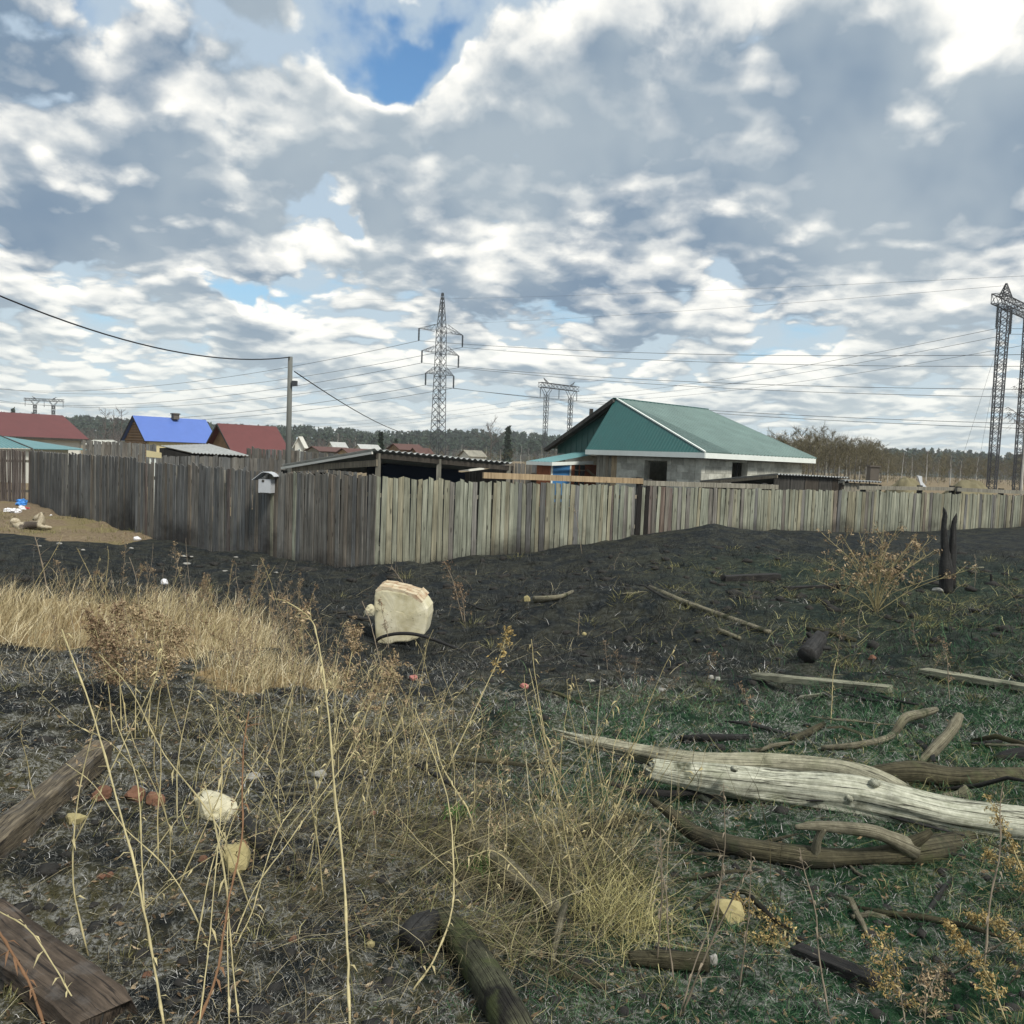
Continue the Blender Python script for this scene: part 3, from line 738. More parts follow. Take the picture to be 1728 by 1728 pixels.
def tree_proto(name, label, cat, group, seed, h, spread, twigs, w, bark, crown, weep=0.0, low=0.25):
    trunk, rad, cv, ct = bare_tree(seed, h, spread, twigs, w, weep, low)
    t = thing(name, label, cat, (0, 0, 0), group)
    mb = MB(); mb.tube(trunk, list(rad), 6, 0.1); mb.build('trunk', MATS[bark], t, smooth=True)
    o = raw_mesh('crown', cv, ct, MATS[crown]); o.parent = t
    return t
def put(o, loc, rz=0.0, s=1.0):
    o.location = loc; o.rotation_euler = (0, 0, rz); o.scale = (s, s, s) if not hasattr(s, '__len__') else s
    return o
def build_trees():
    rg = np.random.default_rng(5)
    # larger olive trees of the wood's edge, right of the green house
    G1 = 'trees at the edge of the wood'
    prot = [tree_proto('aspen_tree', 'bare olive brown tree in the tall clump beside the green roofed house', 'tree', G1, 200+s, 9.0, 0.36, 620, 1.0, 'bark_grey', 'twig_olive', low=0.3) for s in range(3)]
    spots = [(1292, 735), (1312, 727), (1332, 731), (1350, 725), (1368, 728), (1385, 724), (1402, 730), (1418, 738), (1436, 742), (1455, 745), (1472, 741), (1490, 752),
             (1322, 742), (1360, 740), (1395, 742), (1428, 750), (1342, 738), (1376, 736), (1410, 744), (1446, 752), (1305, 738), (1465, 756)]
    for i, (px, ty) in enumerate(spots):
        d = 150+rg.uniform(-14, 22)
        top = at(px, ty, d); z0 = 0.0
        t = prot[i] if i < 3 else copy_tree(prot[i % 3])
        put(t, (top.x, d, z0), rg.uniform(0, 6.28), (top.z-z0)/8.7)
    # slim white birches standing before the wood
    G2 = 'slim birches before the wood'
    pb = [tree_proto('birch_tree', 'slim white stemmed bare birch standing before the grey wood', 'tree', G2, 230+s, 8.0, 0.17, 110, 1.0, 'bark_birch', 'twig_grey', low=0.35) for s in range(3)]
    bs = [(1408, 765), (1418, 772), (1431, 768), (1444, 775), (1452, 770), (1463, 778), (1475, 768), (1396, 760), (1524, 762), (1540, 770), (1606, 768), (1622, 776),
          (1256, 742), (1566, 758), (1650, 770), (880, 752), (893, 756), (940, 748), (955, 755), (845, 758), (780, 750), (600, 738), (690, 745), (704, 748), (640, 735), (570, 730),
          (1436, 790), (1500, 775), (1585, 775), (820, 752), (915, 752), (1268, 750)]
    for i, (px, ty) in enumerate(bs):
        d = 170+rg.uniform(-20, 60)
        top = at(px, ty, d)
        t = pb[i] if i < 3 else copy_tree(pb[i % 3])
        put(t, (top.x, d, 0.0), rg.uniform(0, 6.28), max(0.35, top.z/7.6))
    # single trees that stand out on the skyline
    t = tree_proto('round_tree', 'round topped bare tree on the skyline between the pylons', 'tree', None, 301, 9, 0.40, 260, 1.2, 'bark_grey', 'twig_grey', low=0.35)
    top = at(830, 711, 230); put(t, (top.x, 230, 0.0), 0.3, top.z/8.8)
    for px, ty, s in ((178, 692, 1), (192, 690, 2), (205, 691, 3)):
        t = tree_proto('bare_tree', {1: 'leftmost of three tall bare trees left of the blue roof', 2: 'middle of three tall bare trees left of the blue roof', 3: 'bare tree nearest the blue roof of the three on the skyline'}[s], 'tree',
                       'bare trees on the left skyline', 310+s, 9, 0.30, 150, 1.3, 'bark_grey', 'twig_grey')
        top = at(px, ty, 300); put(t, (top.x, 300, 0.0), s, top.z/8.7)
    t = tree_proto('weeping_birch', 'bare weeping birch with drooping twigs beside the right pylon', 'tree', None, 331, 11, 0.20, 260, 0.8, 'bark_birch', 'twig_grey', weep=0.95, low=0.3)
    top = at(1738, 640, 85); put(t, (top.x, 85, 0.0), 0.5, top.z/10.5)
    for px, ty, d, h, lab in ((858, 722, 240, 0.8, 'small dark spruce on the skyline right of the round bare tree'), (643, 731, 150, 1.0, 'dark spruce among the far cottages left of the tall pylon'),
                              (668, 742, 170, 1.0, 'short spruce between the far cottages and the tall pylon'), (22, 690, 420, 1.0, 'dark pine on the far skyline behind the long red roof')):
        v, tr = conifer(int(px), 9.0, 0.17, 260, False)
        t = thing('spruce_tree', lab, 'tree', (0, 0, 0))
        o = raw_mesh('crown', v, tr, MATS['pine_needles']); o.parent = t
        MB().tube([(0, 0, 0), (0, 0, 6)], [0.16, 0.05], 5).build('trunk', MATS['bark_grey'], t)
        top = at(px, ty, d); put(t, (top.x, d, 0.0), px, max(0.3, top.z/9.0))
build_trees()

# ------------------------------------------------------------------ fences
def plank_meshes(mats):
    """board meshes one metre wide unit: x across, y thick, z 0..1; ragged heads, chipped edges"""
    out = []
    rg = np.random.default_rng(77)
    for m in mats:
        row = []
        for k in range(7):
            zs = [0, 0.33, 0.7, 1.0]
            L = [-0.5+rg.uniform(0, .05) for _ in zs]; R = [0.5-rg.uniform(0, .05) for _ in zs]
            top = rg.uniform(-0.012, 0.012)
            v = []
            for i, z in enumerate(zs):
                dz = (top if i == 3 else 0)
                for y in (-0.5, 0.5): v += [(L[i], y, z-dz), (R[i], y, z+dz)]
            f = []
            for i in range(3):
                a = 4*i; b = a+4
                f += [(a, a+1, b+1, b), (a+1, a+3, b+3, b+1), (a+3, a+2, b+2, b+3), (a+2, a, b, b+2)]
            f += [(0, 2, 3, 1), (12, 13, 15, 14)]
            me = bpy.data.meshes.new('plank'); me.from_pydata(v, [], f); me.materials.append(MATS[m])
            row.append(me)
        out.append(row)
    return out
PL = {m: plank_meshes([m])[0] for m in ('fence_weathered_dark', 'fence_weathered_mid', 'fence_weathered_pale', 'fence_brown', 'board_char', 'timber_grey', 'timber_dark')}
def fence(label, stations, width, pick, group=None, name='board_fence', gap=0.006, lean=0.008, rails=True, tall=0.0):
    """stations: (x, y, z base, z top) in metres along the run"""
    st = np.array(stations, float)
    seg = np.hypot(np.diff(st[:, 0]), np.diff(st[:, 1])); s = np.concatenate([[0], np.cumsum(seg)])
    t = thing(name, label, 'fence', tuple(st[0, :3]), group)
    o = Vector(t['_o']); u = 0.0; n = 0
    while u < s[-1]-0.03 and n < 299:
        w = width*random.uniform(0.78, 1.2)
        m = min(u+w/2, s[-1])
        x, y, z0, z1 = (np.interp(m, s, st[:, k]) for k in range(4))
        k = min(np.searchsorted(s, m), len(s)-1); k = max(k, 1)
        ang = math.atan2(st[k, 1]-st[k-1, 1], st[k, 0]-st[k-1, 0])
        mat = pick(m/s[-1], n)
        if mat:
            b = bpy.data.objects.new('plank', random.choice(PL[mat])); COL.objects.link(b); b.parent = t
            zb = z0-0.12+random.uniform(0, .10); zt = z1+random.uniform(-.022, .022)+(random.uniform(0.02, .07) if random.random() < 0.05 else 0)
            off = random.uniform(-0.007, 0.007)
            b.location = Vector((x-math.sin(ang)*off, y+math.cos(ang)*off, zb))-o
            b.rotation_euler = (random.uniform(-lean, lean), random.gauss(0, lean), ang+random.uniform(-.02, .02))
            b.scale = (w-gap*random.uniform(0.4, 3.2), 0.022, zt-zb)
        u += w; n += 1
    if rails:
        back = []
        for i in range(len(st)-1):
            p, q = st[i], st[i+1]
            nrm = Vector((-(q[1]-p[1]), q[0]-p[0], 0)).normalized()
            if nrm.y < 0: nrm = -nrm
            for f in (0.22, 0.80):
                mb = MB()
                mb.bar(Vector((p[0], p[1], p[2]+(p[3]-p[2])*f))+nrm*0.045, Vector((q[0], q[1], q[2]+(q[3]-q[2])*f))+nrm*0.045, 0.05, 0.09)
                mb.build('rail', MATS['timber_grey'], t)
            mb = MB(); mb.bar(Vector((p[0], p[1], p[2]-.2))+nrm*0.13, Vector((p[0], p[1], p[3]-.06))+nrm*0.13, 0.11)
            mb.build('post', MATS['timber_grey'], t)
    return t
def run(cols, base=None):
    """(column, row of the head, row of the foot, distance) -> stations; the foot follows the land"""
    out = []
    for px, ty, by, d in cols:
        p = at(px, ty, d); q = at(px, by, d)
        out.append((p.x, d, min(q.z, gz(p.x, d)), p.z))
    return out
def line_depth(px, p0, p1):
    """distance at which the sight column px crosses the straight line p0-p1 (each column, distance)"""
    a, b = at(p0[0], 800, p0[1]), at(p1[0], 800, p1[1])
    lo, hi = 0.0, 1.0
    for _ in range(40):
        m = (lo+hi)/2; q = a+(b-a)*m
        d = ray(px, 800); r = d[0]*q.y
        if q.x < r: lo = m
        else: hi = m
    return (a+(b-a)*lo).y
def build_fences():
    # brown older fence at the far left
    c = [(-260, 752, 850, 33.5), (-100, 757, 848, 32.4), (50, 761, 848, 30)]
    fence('brown weathered board fence with gaps behind the plastic litter', run(c), 0.14, lambda f, n: None if random.random() < 0.06 else 'fence_brown', None, gap=0.02, lean=0.012)
    c = [(51, 761, 848, 30), (102, 765, 870, 26.4), (180, 769, 882, 24.4), (231, 773, 900, 23.0)]
    fence('blue grey board fence behind the resting dog', run(c), 0.13, lambda f, n: 'fence_weathered_dark' if random.random() < .85 else 'fence_weathered_mid', None)
    # near fence, left arm
    P0, P1 = (229, 22.6), (634, 18.0)
    c = []
    for px, ty, by in ((229, 780, 901), (290, 783, 914), (370, 789, 926), (450, 797, 941), (520, 799, 950), (634, 803, 962)):
        c.append((px, ty, by, line_depth(px, P0, P1)))
    def pk(f, n):
        r = random.random()
        if f < 0.60: return 'fence_weathered_dark' if r < 0.62 else ('fence_weathered_mid' if r < .9 else 'fence_brown')
        return 'fence_weathered_mid' if r < 0.66 else ('fence_weathered_dark' if r < .80 else 'fence_weathered_pale')
    fence('dark weathered board fence with the birdhouse on it', run(c), 0.115, pk)
    # near fence, right arm, sooty in places
    P0, P1 = (635, 18.02), (1728, 28.4)
    def arm(rows):
        return [(px, ty, by, line_depth(px, P0, P1)) for px, ty, by in rows]
    def pk2(f, n):
        r = random.random()
        return 'fence_weathered_pale' if r < 0.80 else ('fence_weathered_mid' if r < .93 else 'fence_weathered_dark')
    fence('pale grey board fence in front of the open corrugated shed', run(arm([(635, 804, 961), (760, 812, 944), (900, 815, 936), (1030, 820, 915)])), 0.125, pk2)
    def pk3(f, n):
        r = random.random()
        if 0.10 < f < 0.34 and r < 0.16: return 'board_char'
        if f < 0.55: return 'fence_weathered_mid' if r < 0.55 else ('fence_brown' if r < .72 else 'fence_weathered_pale')
        return 'fence_weathered_pale' if r < 0.55 else 'fence_weathered_mid'
    fence('scorched board fence below the block house with blackened boards', run(arm([(1031, 820, 915), (1150, 823, 892), (1262, 826, 902)])), 0.13, pk3, lean=0.014)
    fence('pale board fence on the right with the charred posts before it', run(arm([(1263, 826, 903), (1400, 828, 900), (1560, 832, 897), (1728, 836, 890), (1880, 841, 888)])), 0.125, pk2)
    # yards behind
    def dark(f, n): return 'fence_weathered_dark' if random.random() < .6 else 'fence_weathered_mid'
    def back(label, c, w, group=None):
        return fence(label, run(c), w, dark, group, rails=False)
    back('grey board fence in front of the far red roofed house on the left', [(140, 743, 790, 46), (195, 746, 790, 46), (262, 750, 800, 46)], 0.2)
    back('grey board fence below the log house and the blue roof', [(255, 769, 800, 31), (330, 770, 805, 31), (480, 776, 810, 31)], 0.16)
    back('grey board fence right of the red roof behind the utility pole', [(415, 756, 800, 42), (490, 760, 800, 41), (600, 768, 800, 40)], 0.17)
    back('grey board fence left of the enclosed porch', [(840, 782, 820, 42), (906, 783, 820, 42)], 0.18)
build_fences()

# ------------------------------------------------------------------ roofs and houses
def ribbed(mb, a0, a1, b0, b1, pitch, amp, n, wave='rib', thick=0.006, segs=1):
    """sheet between edge a (a0->a1) and edge b (b0->b1) whose ribs run from a to b"""
    a0, a1, b0, b1 = map(Vector, (a0, a1, b0, b1))
    L = max((a1-a0).length, (b1-b0).length); nrm = (a1-a0).cross(b0-a0)
    if nrm.length < 1e-6: nrm = (a1-a0).cross(b1-a0)
    nrm.normalize()
    if nrm.z < 0: nrm = -nrm
    ss = []
    if wave == 'rib':
        k = max(1, int(round(L/pitch)))
        for i in range(k):
            for f, h in ((0.0, 0), (0.62, 0), (0.72, 1), (0.90, 1)): ss.append(((i+f)/k, h))
        ss.append((1.0, 0))
    else:
        k = max(1, int(round(L/pitch)))
        for i in range(k*8+1): ss.append((i/(k*8), 0.5+0.5*math.cos(i/8*2*math.pi)))
    v = []
    for s, h in ss:
        a = a0.lerp(a1, s)+nrm*h*amp; b = b0.lerp(b1, s)+nrm*h*amp
        v += [a, b, a-nrm*thick, b-nrm*thick]
    f = []
    for i in range(len(ss)-1):
        q = 4*i; r = q+4
        f += [(q, r, r+1, q+1), (q+2, q+3, r+3, r+2), (q, q+2, r+2, r), (q+1, r+1, r+3, q+3)]
    e = 4*(len(ss)-1)
    f += [(0, 1, 3, 2), (e, e+2, e+3, e+1)]
    mb.add(v, f)
def sheets(parent, name, mat, a0, a1, b0, b1, width, pitch, amp, wave='rib'):
    """a slope laid in separate sheets, each a part"""
    a0, a1, b0, b1 = map(Vector, (a0, a1, b0, b1))
    n = max(1, int(round(max((a1-a0).length, (b1-b0).length)/width)))
    for i in range(n):
        s, e = i/n, (i+1)/n
        mb = MB(); lift = Vector((0, 0, 0.004*(i % 2)))
        ribbed(mb, a0.lerp(a1, s)+lift, a0.lerp(a1, e)+lift, b0.lerp(b1, s)+lift, b0.lerp(b1, e)+lift, pitch, amp, 0, wave)
        mb.build(name, MATS[mat], parent)

UH, VH = Vector((-0.70, 0.714, 0)), Vector((0.714, 0.70, 0))
def house_green():
    D0 = 35.0
    C = at(1190, 764, D0); ze = C.z; C = Vector((C.x, C.y, 0.0))
    def P(u, v, z): return C+UH*u+VH*v+Vector((0, 0, z))
    t = thing('block_house', 'unfinished grey block house with a green metal roof and white fascia', 'house', tuple(P(3, 5, 0)))
    zr = at(1035, 673, (P(6.4, 2.0, 0)).y).z
    def u_at(px, v):
        lo, hi = -4.0, 14.0
        for _ in range(50):
            m = (lo+hi)/2; q = P(m, v, 0); r = ray(px, 780)[0]*q.y
            if q.x > r: lo = m
            else: hi = m
        return lo
    def v_at(px, u):
        lo, hi = -3.0, 20.0
        for _ in range(50):
            m = (lo+hi)/2; q = P(u, m, 0); r = ray(px, 780)[0]*q.y
            if q.x < r: lo = m
            else: hi = m
        return lo
    L = v_at(1376, 0.0); zl = ze-0.12
    vr = v_at(1187, 6.4)
    # right slope, ribs from eave to ridge, in sheets whose head follows the hips
    n = 10
    def head(s):                                   # upper edge of the right slope at eave position s
        v = L*s
        if v < 2.0: return P(6.4*v/2.0, v, ze+(zr-ze)*v/2.0)
        if v > vr: k = (L-v)/(L-vr); return P(6.4*k, v, ze+(zr-ze)*k)
        return P(6.4, v, zr)
    br = sorted(set([i/n for i in range(n+1)]+[2.0/L, vr/L]))
    for i in range(len(br)-1):
        s, e = br[i], br[i+1]
        if e-s < 1e-4: continue
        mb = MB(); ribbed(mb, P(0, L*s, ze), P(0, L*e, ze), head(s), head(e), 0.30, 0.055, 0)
        mb.build('roof_sheet', MATS['roof_green_glare'], t)
    # front hip: ribs straight up the slope, right angled at the left
    nf = 6
    for i in range(nf):
        a, b = 6.4*i/nf, 6.4*(i+1)/nf
        mb = MB(); ribbed(mb, P(b, 0, ze), P(a, 0, ze), P(b, 2.0*b/6.4, ze+(zr-ze)*b/6.4), P(a, 2.0*a/6.4, ze+(zr-ze)*a/6.4), 0.20, 0.011, 0)
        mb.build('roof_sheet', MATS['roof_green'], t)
    # left slope with its dark verge, over the older gable
    ul = 10.7; zl2 = at(938, 757, P(ul, 1.7, 0).y).z
    ov = 1.75
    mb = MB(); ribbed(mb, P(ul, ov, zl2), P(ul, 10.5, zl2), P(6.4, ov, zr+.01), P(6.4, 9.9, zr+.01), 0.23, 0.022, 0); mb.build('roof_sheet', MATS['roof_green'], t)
    mb = MB(); mb.slab([P(ul+.05, ov, zl2-.03), P(6.4, ov, zr-.03), P(6.4, ov+.28, zr-.03), P(ul+.05, ov+.28, zl2-.03)], 0.16); mb.build('verge_board', MATS['timber_dark'], t)
    mb = MB(); mb.bar(P(6.4, 1.9, zr+.03), P(6.4, vr+.1, zr+.03), 0.2, 0.05); mb.build('ridge_cap', MATS['roof_green'], t)
    mb = MB(); mb.bar(P(0, 0, ze+.04), P(6.4, 2.0, zr+.05), 0.09, 0.05); mb.build('hip_cap', MATS['fascia_white'], t)
    # gable of profiled sheet
    mb = MB(); g = 2.35
    zg = zl2+.05
    k = 24
    for i in range(k):
        u0, u1 = 6.0+(10.3-6.0)*i/k, 6.0+(10.3-6.0)*(i+1)/k
        def zt(u): return zg+(zr-.25-zg)*(1-max(0, (u-6.4))/(10.5-6.4))
        o = 0.02*(i % 2)
        mb.slab([P(u1, g-o, zg-.3), P(u0, g-o, zg-.3), P(u0, g-o, zt(u0)), P(u1, g-o, zt(u1))], 0.02)
    mb.build('gable_cladding', MATS['roof_green'], t)
    # fascia and soffit
    mb = MB(); hF = 0.22
    mb.slab([P(6.4, -.02, ze-hF), P(0, -.02, ze-hF), P(0, -.02, ze), P(6.4, -.02, ze)], 0.03); mb.build('fascia', MATS['fascia_white'], t)
    mb = MB(); mb.slab([P(-.02, 0, ze-hF), P(-.02, L, ze-hF), P(-.02, L, ze), P(-.02, 0, ze)], 0.03); mb.build('fascia', MATS['fascia_white'], t)
    mb = MB(); mb.slab([P(6.3, .03, ze-hF+.01), P(.03, .03, ze-hF+.01), P(.03, L-.03, ze-hF+.01), P(6.3, L-.03, ze-hF+.01)], 0.02); mb.build('soffit', MATS['timber_grey'], t)
    # block walls with openings
    i0 = 0.42; um = u_at(1041, i0); zt = ze-hF-.02; zb = -0.1
    bw, bh = 0.60, 0.30
    def wall(fn, lo, hi, opens):
        z = zt; row = 0
        while z > zb:
            h = min(bh, z-zb)
            s = lo-(0.3 if row % 2 else 0)
            while s < hi:
                a, b = max(s, lo), min(s+bw, hi)
                # cut by the openings of this row
                parts = [(a, b)]
                for oa, ob, oz0, oz1 in opens:
                    if z-h/2 < oz1 and z-h/2 > oz0:
                        nx = []
                        for p, q in parts:
                            if q <= oa or p >= ob: nx.append((p, q))
                            else:
                                if p < oa: nx.append((p, oa))
                                if q > ob: nx.append((ob, q))
                        parts = nx
                for p, q in parts:
                    if q-p > 0.06:
                        mb = MB(); jig = random.uniform(0, .008)
                        fn(mb, p+.006, q-.006, z-h+.006, z-.006, jig); mb.build('block', MATS['aerated_block'], t)
                s += bw
            z -= bh; row += 1
    def front(mb, a, b, z0, z1, j): mb.slab([P(b, i0-j, z0), P(a, i0-j, z0), P(a, i0-j, z1), P(b, i0-j, z1)], 0.3)
    def side(mb, a, b, z0, z1, j): mb.slab([P(i0-j, a, z0), P(i0-j, b, z0), P(i0-j, b, z1), P(i0-j, a, z1)], 0.3)
    d0, d1 = u_at(1126, i0), u_at(1088, i0)
    wall(front, i0+.3, um, [(d0, d1, 0.1, 2.55)])
    w0, w1 = v_at(1236, i0), v_at(1262, i0)
    wall(side, i0, L-.5, [(w0, w1, 1.2, 2.55)])
    # mortar core and closed rear, so the rooms are dark
    mb = MB()
    for a, b, z0, z1 in ((i0+.3, d0, zb, zt), (d1, um, zb, zt), (d0, d1, 2.5, zt)):
        mb.slab([P(b, i0+.02, z0), P(a, i0+.02, z0), P(a, i0+.02, z1), P(b, i0+.02, z1)], 0.25)
    for a, b, z0, z1 in ((i0+.01, w0, zb, zt), (w1, L-.5, zb, zt), (w0, w1, 2.55, zt), (w0, w1, zb, 1.25)):
        mb.slab([P(i0+.02, a, z0), P(i0+.02, b, z0), P(i0+.02, b, z1), P(i0+.02, a, z1)], 0.25)
    mb.slab([P(i0, L-.5, zb), P(9.8, L-.5, zb), P(9.8, L-.5, zt), P(i0, L-.5, zt)], 0.2)
    mb.slab([P(10.2, 2.4, zb), P(10.2, L-.5, zb), P(10.2, L-.5, zt), P(10.2, 2.4, zt)], 0.2)
    mb.slab([P(9.8, 2.4, zb), P(um, 2.4, zb), P(um, 2.4, zt), P(9.8, 2.4, zt)], 0.2)
    mb.build('wall_core', MATS['aerated_block'], t)
    mb = MB(); mb.bar(P(d0+.02, i0+.3, 1.2), P(d0+.02, i0+.3, 2.5), 0.06); mb.bar(P(d1-.02, i0+.3, 0), P(d1-.02, i0+.3, 2.5), 0.06); mb.bar(P(d0, i0+.3, 2.48), P(d1, i0+.3, 2.48), 0.06); mb.build('door_frame', MATS['timber_grey'], t)
    mb = MB(); mb.bar(P(i0+.25, w0+.03, 1.2), P(i0+.25, w0+.03, 2.55), 0.06); mb.bar(P(i0+.25, (w0+w1)/2+.2, 1.2), P(i0+.25, (w0+w1)/2+.2, 2.55), 0.05); mb.build('window_frame', MATS['timber_dark'], t)
    # old board wall between the blocks and the porch
    ub = u_at(1006, i0)
    k = 7
    for i in range(k):
        a, b = um+(ub-um)*i/k, um+(ub-um)*(i+1)/k
        mb = MB(); j = random.uniform(0, .015)
        mb.slab([P(b-.008, i0+.05-j, zb), P(a+.008, i0+.05-j, zb), P(a+.008, i0+.05-j, zt), P(b-.008, i0+.05-j, zt)], 0.03); mb.build('plank', MATS['timber_tan' if i < 2 else 'timber_grey'], t)
    # enclosed porch
    pr = thing('porch', 'small enclosed porch with red brown boards and a blue panel beside the green house', 'porch', tuple(P(8, .5, 0)))
    vc = -0.9; uc = u_at(931, vc); ue = u_at(906, vc)
    zt2 = at(931, 782, P(uc, vc, 0).y).z
    k = 5
    for i in range(k):
        a, b = uc+(ue-uc)*i/k, uc+(ue-uc)*(i+1)/k
        mb = MB(); mb.slab([P(b-.006, vc-.006*(i % 2), 0), P(a+.006, vc-.006*(i % 2), 0), P(a+.006, vc-.006*(i % 2), zt2), P(b-.006, vc-.006*(i % 2), zt2)], 0.03); mb.build('plank', MATS['boards_orange'], pr)
    def V(px): return v_at(px, uc)
    def panel(name, mat, pa, pb, z0, z1, off=0.0, th=0.03):
        a, b = V(pa), V(pb)
        mb = MB(); mb.slab([P(uc-off, a, z0), P(uc-off, b, z0), P(uc-off, b, z1), P(uc-off, a, z1)], th); mb.build(name, MATS[mat], pr)
    panel('corner_trim', 'fascia_white', 930.5, 933, 0, zt2, .02)
    panel('blue_panel', 'panel_blue', 933, 962, 0.4, zt2)
    panel('trim', 'fascia_white', 962, 964, 0, zt2, .02)
    panel('wall_board', 'boards_orange', 964, 969, 0, zt2)
    panel('window_pane', 'glass_dark', 969, 988, 1.2, zt2-.03, -0.02, .01)
    panel('window_frame', 'boards_orange', 969, 970, 1.2, zt2, .015)
    panel('window_frame', 'boards_orange', 977.5, 979, 1.2, zt2, .015)
    panel('window_bar', 'timber_grey', 970, 988, 1.88, 1.94, .01)
    panel('wall_board', 'boards_orange', 969, 988, 0, 1.18, .0)
    panel('wall_board', 'boards_orange', 988, 1007, 0, zt2)
    a = P(uc-.02, V(990), zt2-.25); b = P(uc-.06, V(1006), 1.5); mb = MB(); mb.bar(a+VH*(-.1)+UH*(-.1), b+UH*(-.1), 0.03, 0.12); mb.build('brace', MATS['timber_tan'], pr)
    ze2 = zt2+.06; uo, ux = uc-.35, ue+.35; vo = vc-.35
    zhi = ze2+.55
    mb = MB(); ribbed(mb, P(ux, vo, ze2), P(uo, vo, ze2), P(ux, g, zhi), P(uo, g, zhi), 0.2, 0.02, 0); mb.build('roof_sheet', MATS['roof_teal'], pr)
    mb = MB(); mb.slab([P(ux, vo-.01, ze2-.16), P(uo, vo-.01, ze2-.16), P(uo, vo-.01, ze2+.0), P(ux, vo-.01, ze2+.0)], 0.03); mb.build('fascia', MATS['fascia_white'], pr)
    mb = MB(); mb.slab([P(uo-.01, vo, ze2-.16), P(uo-.01, V(992), ze2-.02), P(uo-.01, V(992), ze2+.12), P(uo-.01, vo, ze2+.0)], 0.03); mb.build('fascia', MATS['fascia_white'], pr)
    # stove pipe
    q = at(998, 690, 47); mb = MB(); mb.bar((q.x, q.y, q.z-1.2), (q.x, q.y, q.z), 0.2); solo(mb, 'chimney', MATS['timber_dark'], 'short dark chimney showing behind the green roof verge', 'chimney')
house_green()

def gable_house(name, label, corner, d, W, L, ze, zr, mats, u=UH, v=VH, over=0.3, trim=True, win=None, chim=None, group=None, logs=False, wall2=None):
    """corner: column of the near corner; gable along u (W), eaves along v (L)"""
    c = at(corner, 760, d); C = Vector((c.x, d, 0.0))
    def P(a, b, z): return C+u*a+v*b+Vector((0, 0, z))
    t = thing(name, label, 'house', tuple(C), group)
    roof, wall = mats
    mb = MB(); mb.slab([P(0, 0, 0), P(0, L, 0), P(0, L, ze), P(0, 0, ze)], 0.15); mb.build('wall', MATS[wall2 or wall], t)
    if logs:
        n = int((zr-.2)/0.26)
        for i in range(n):
            z = 0.13+i*0.26
            k = .97 if z < ze-.15 else max(0.03, .9*(1-(z+.13-ze)/(zr-ze)))
            mb = MB(); mb.tube([P(W/2-W/2*k, 0, z), P(W/2+W/2*k, 0, z)], 0.135, 6); mb.build('log', MATS[wall], t)
    mb = MB(); mb.slab([P(W, .03, 0), P(0, .03, 0), P(0, .03, ze), P(W/2, .03, zr), P(W, .03, ze)], 0.12)
    mb.slab([P(W, L, 0), P(W, 0, 0), P(W, 0, ze), P(W, L, ze)], 0.12)
    mb.slab([P(0, L, 0), P(W, L, 0), P(W, L, ze), P(W/2, L, zr), P(0, L, ze)], 0.12)
    mb.build('wall', MATS[wall], t)
    k = over/(W/2); dz = (zr-ze)*k
    mb = MB(); mb.slab([P(-over, -over, ze-dz), P(-over, L+over, ze-dz), P(W/2, L+over, zr+.05), P(W/2, -over, zr+.05)], 0.06); mb.build('roof', MATS[roof], t)
    mb = MB(); mb.slab([P(W/2, -over, zr+.05), P(W/2, L+over, zr+.05), P(W+over, L+over, ze-dz), P(W+over, -over, ze-dz)], 0.06); mb.build('roof', MATS[roof], t)
    if trim:
        mb = MB(); mb.bar(P(-over, -over-.02, ze-dz-.06), P(W/2, -over-.02, zr-.04), 0.03, 0.14); mb.bar(P(W/2, -over-.02, zr-.04), P(W+over, -over-.02, ze-dz-.06), 0.03, 0.14); mb.build('verge_board', MATS['timber_dark'], t)
    if win:
        for a, z0, w, h in win:
            mb = MB(); mb.slab([P(a+w, -.15, z0), P(a, -.15, z0), P(a, -.15, z0+h), P(a+w, -.15, z0+h)], 0.05)
            f = mb.build('window', MATS['fascia_white'], t)
            mb = MB(); mb.slab([P(a+w-.09, -.16, z0+.09), P(a+.09, -.16, z0+.09), P(a+.09, -.16, z0+h-.09), P(a+w-.09, -.16, z0+h-.09)], 0.03)
            o = mb.build('pane', MATS['glass_dark'], None, t['_o']); o.parent = f; o.location = (0, 0, 0)
    if chim:
        mb = MB(); q = P(W/2-.4, L*chim, zr-.3); mb.box(q+Vector((0, 0, .5)), u*.28, v*.28, (0, 0, .3)); mb.box(q+Vector((0, 0, .72)), u*.36, v*.36, (0, 0, .05)); mb.build('chimney', MATS['bark_grey'], t)
    return t
def zat(px, py, d): return at(px, py, d).z
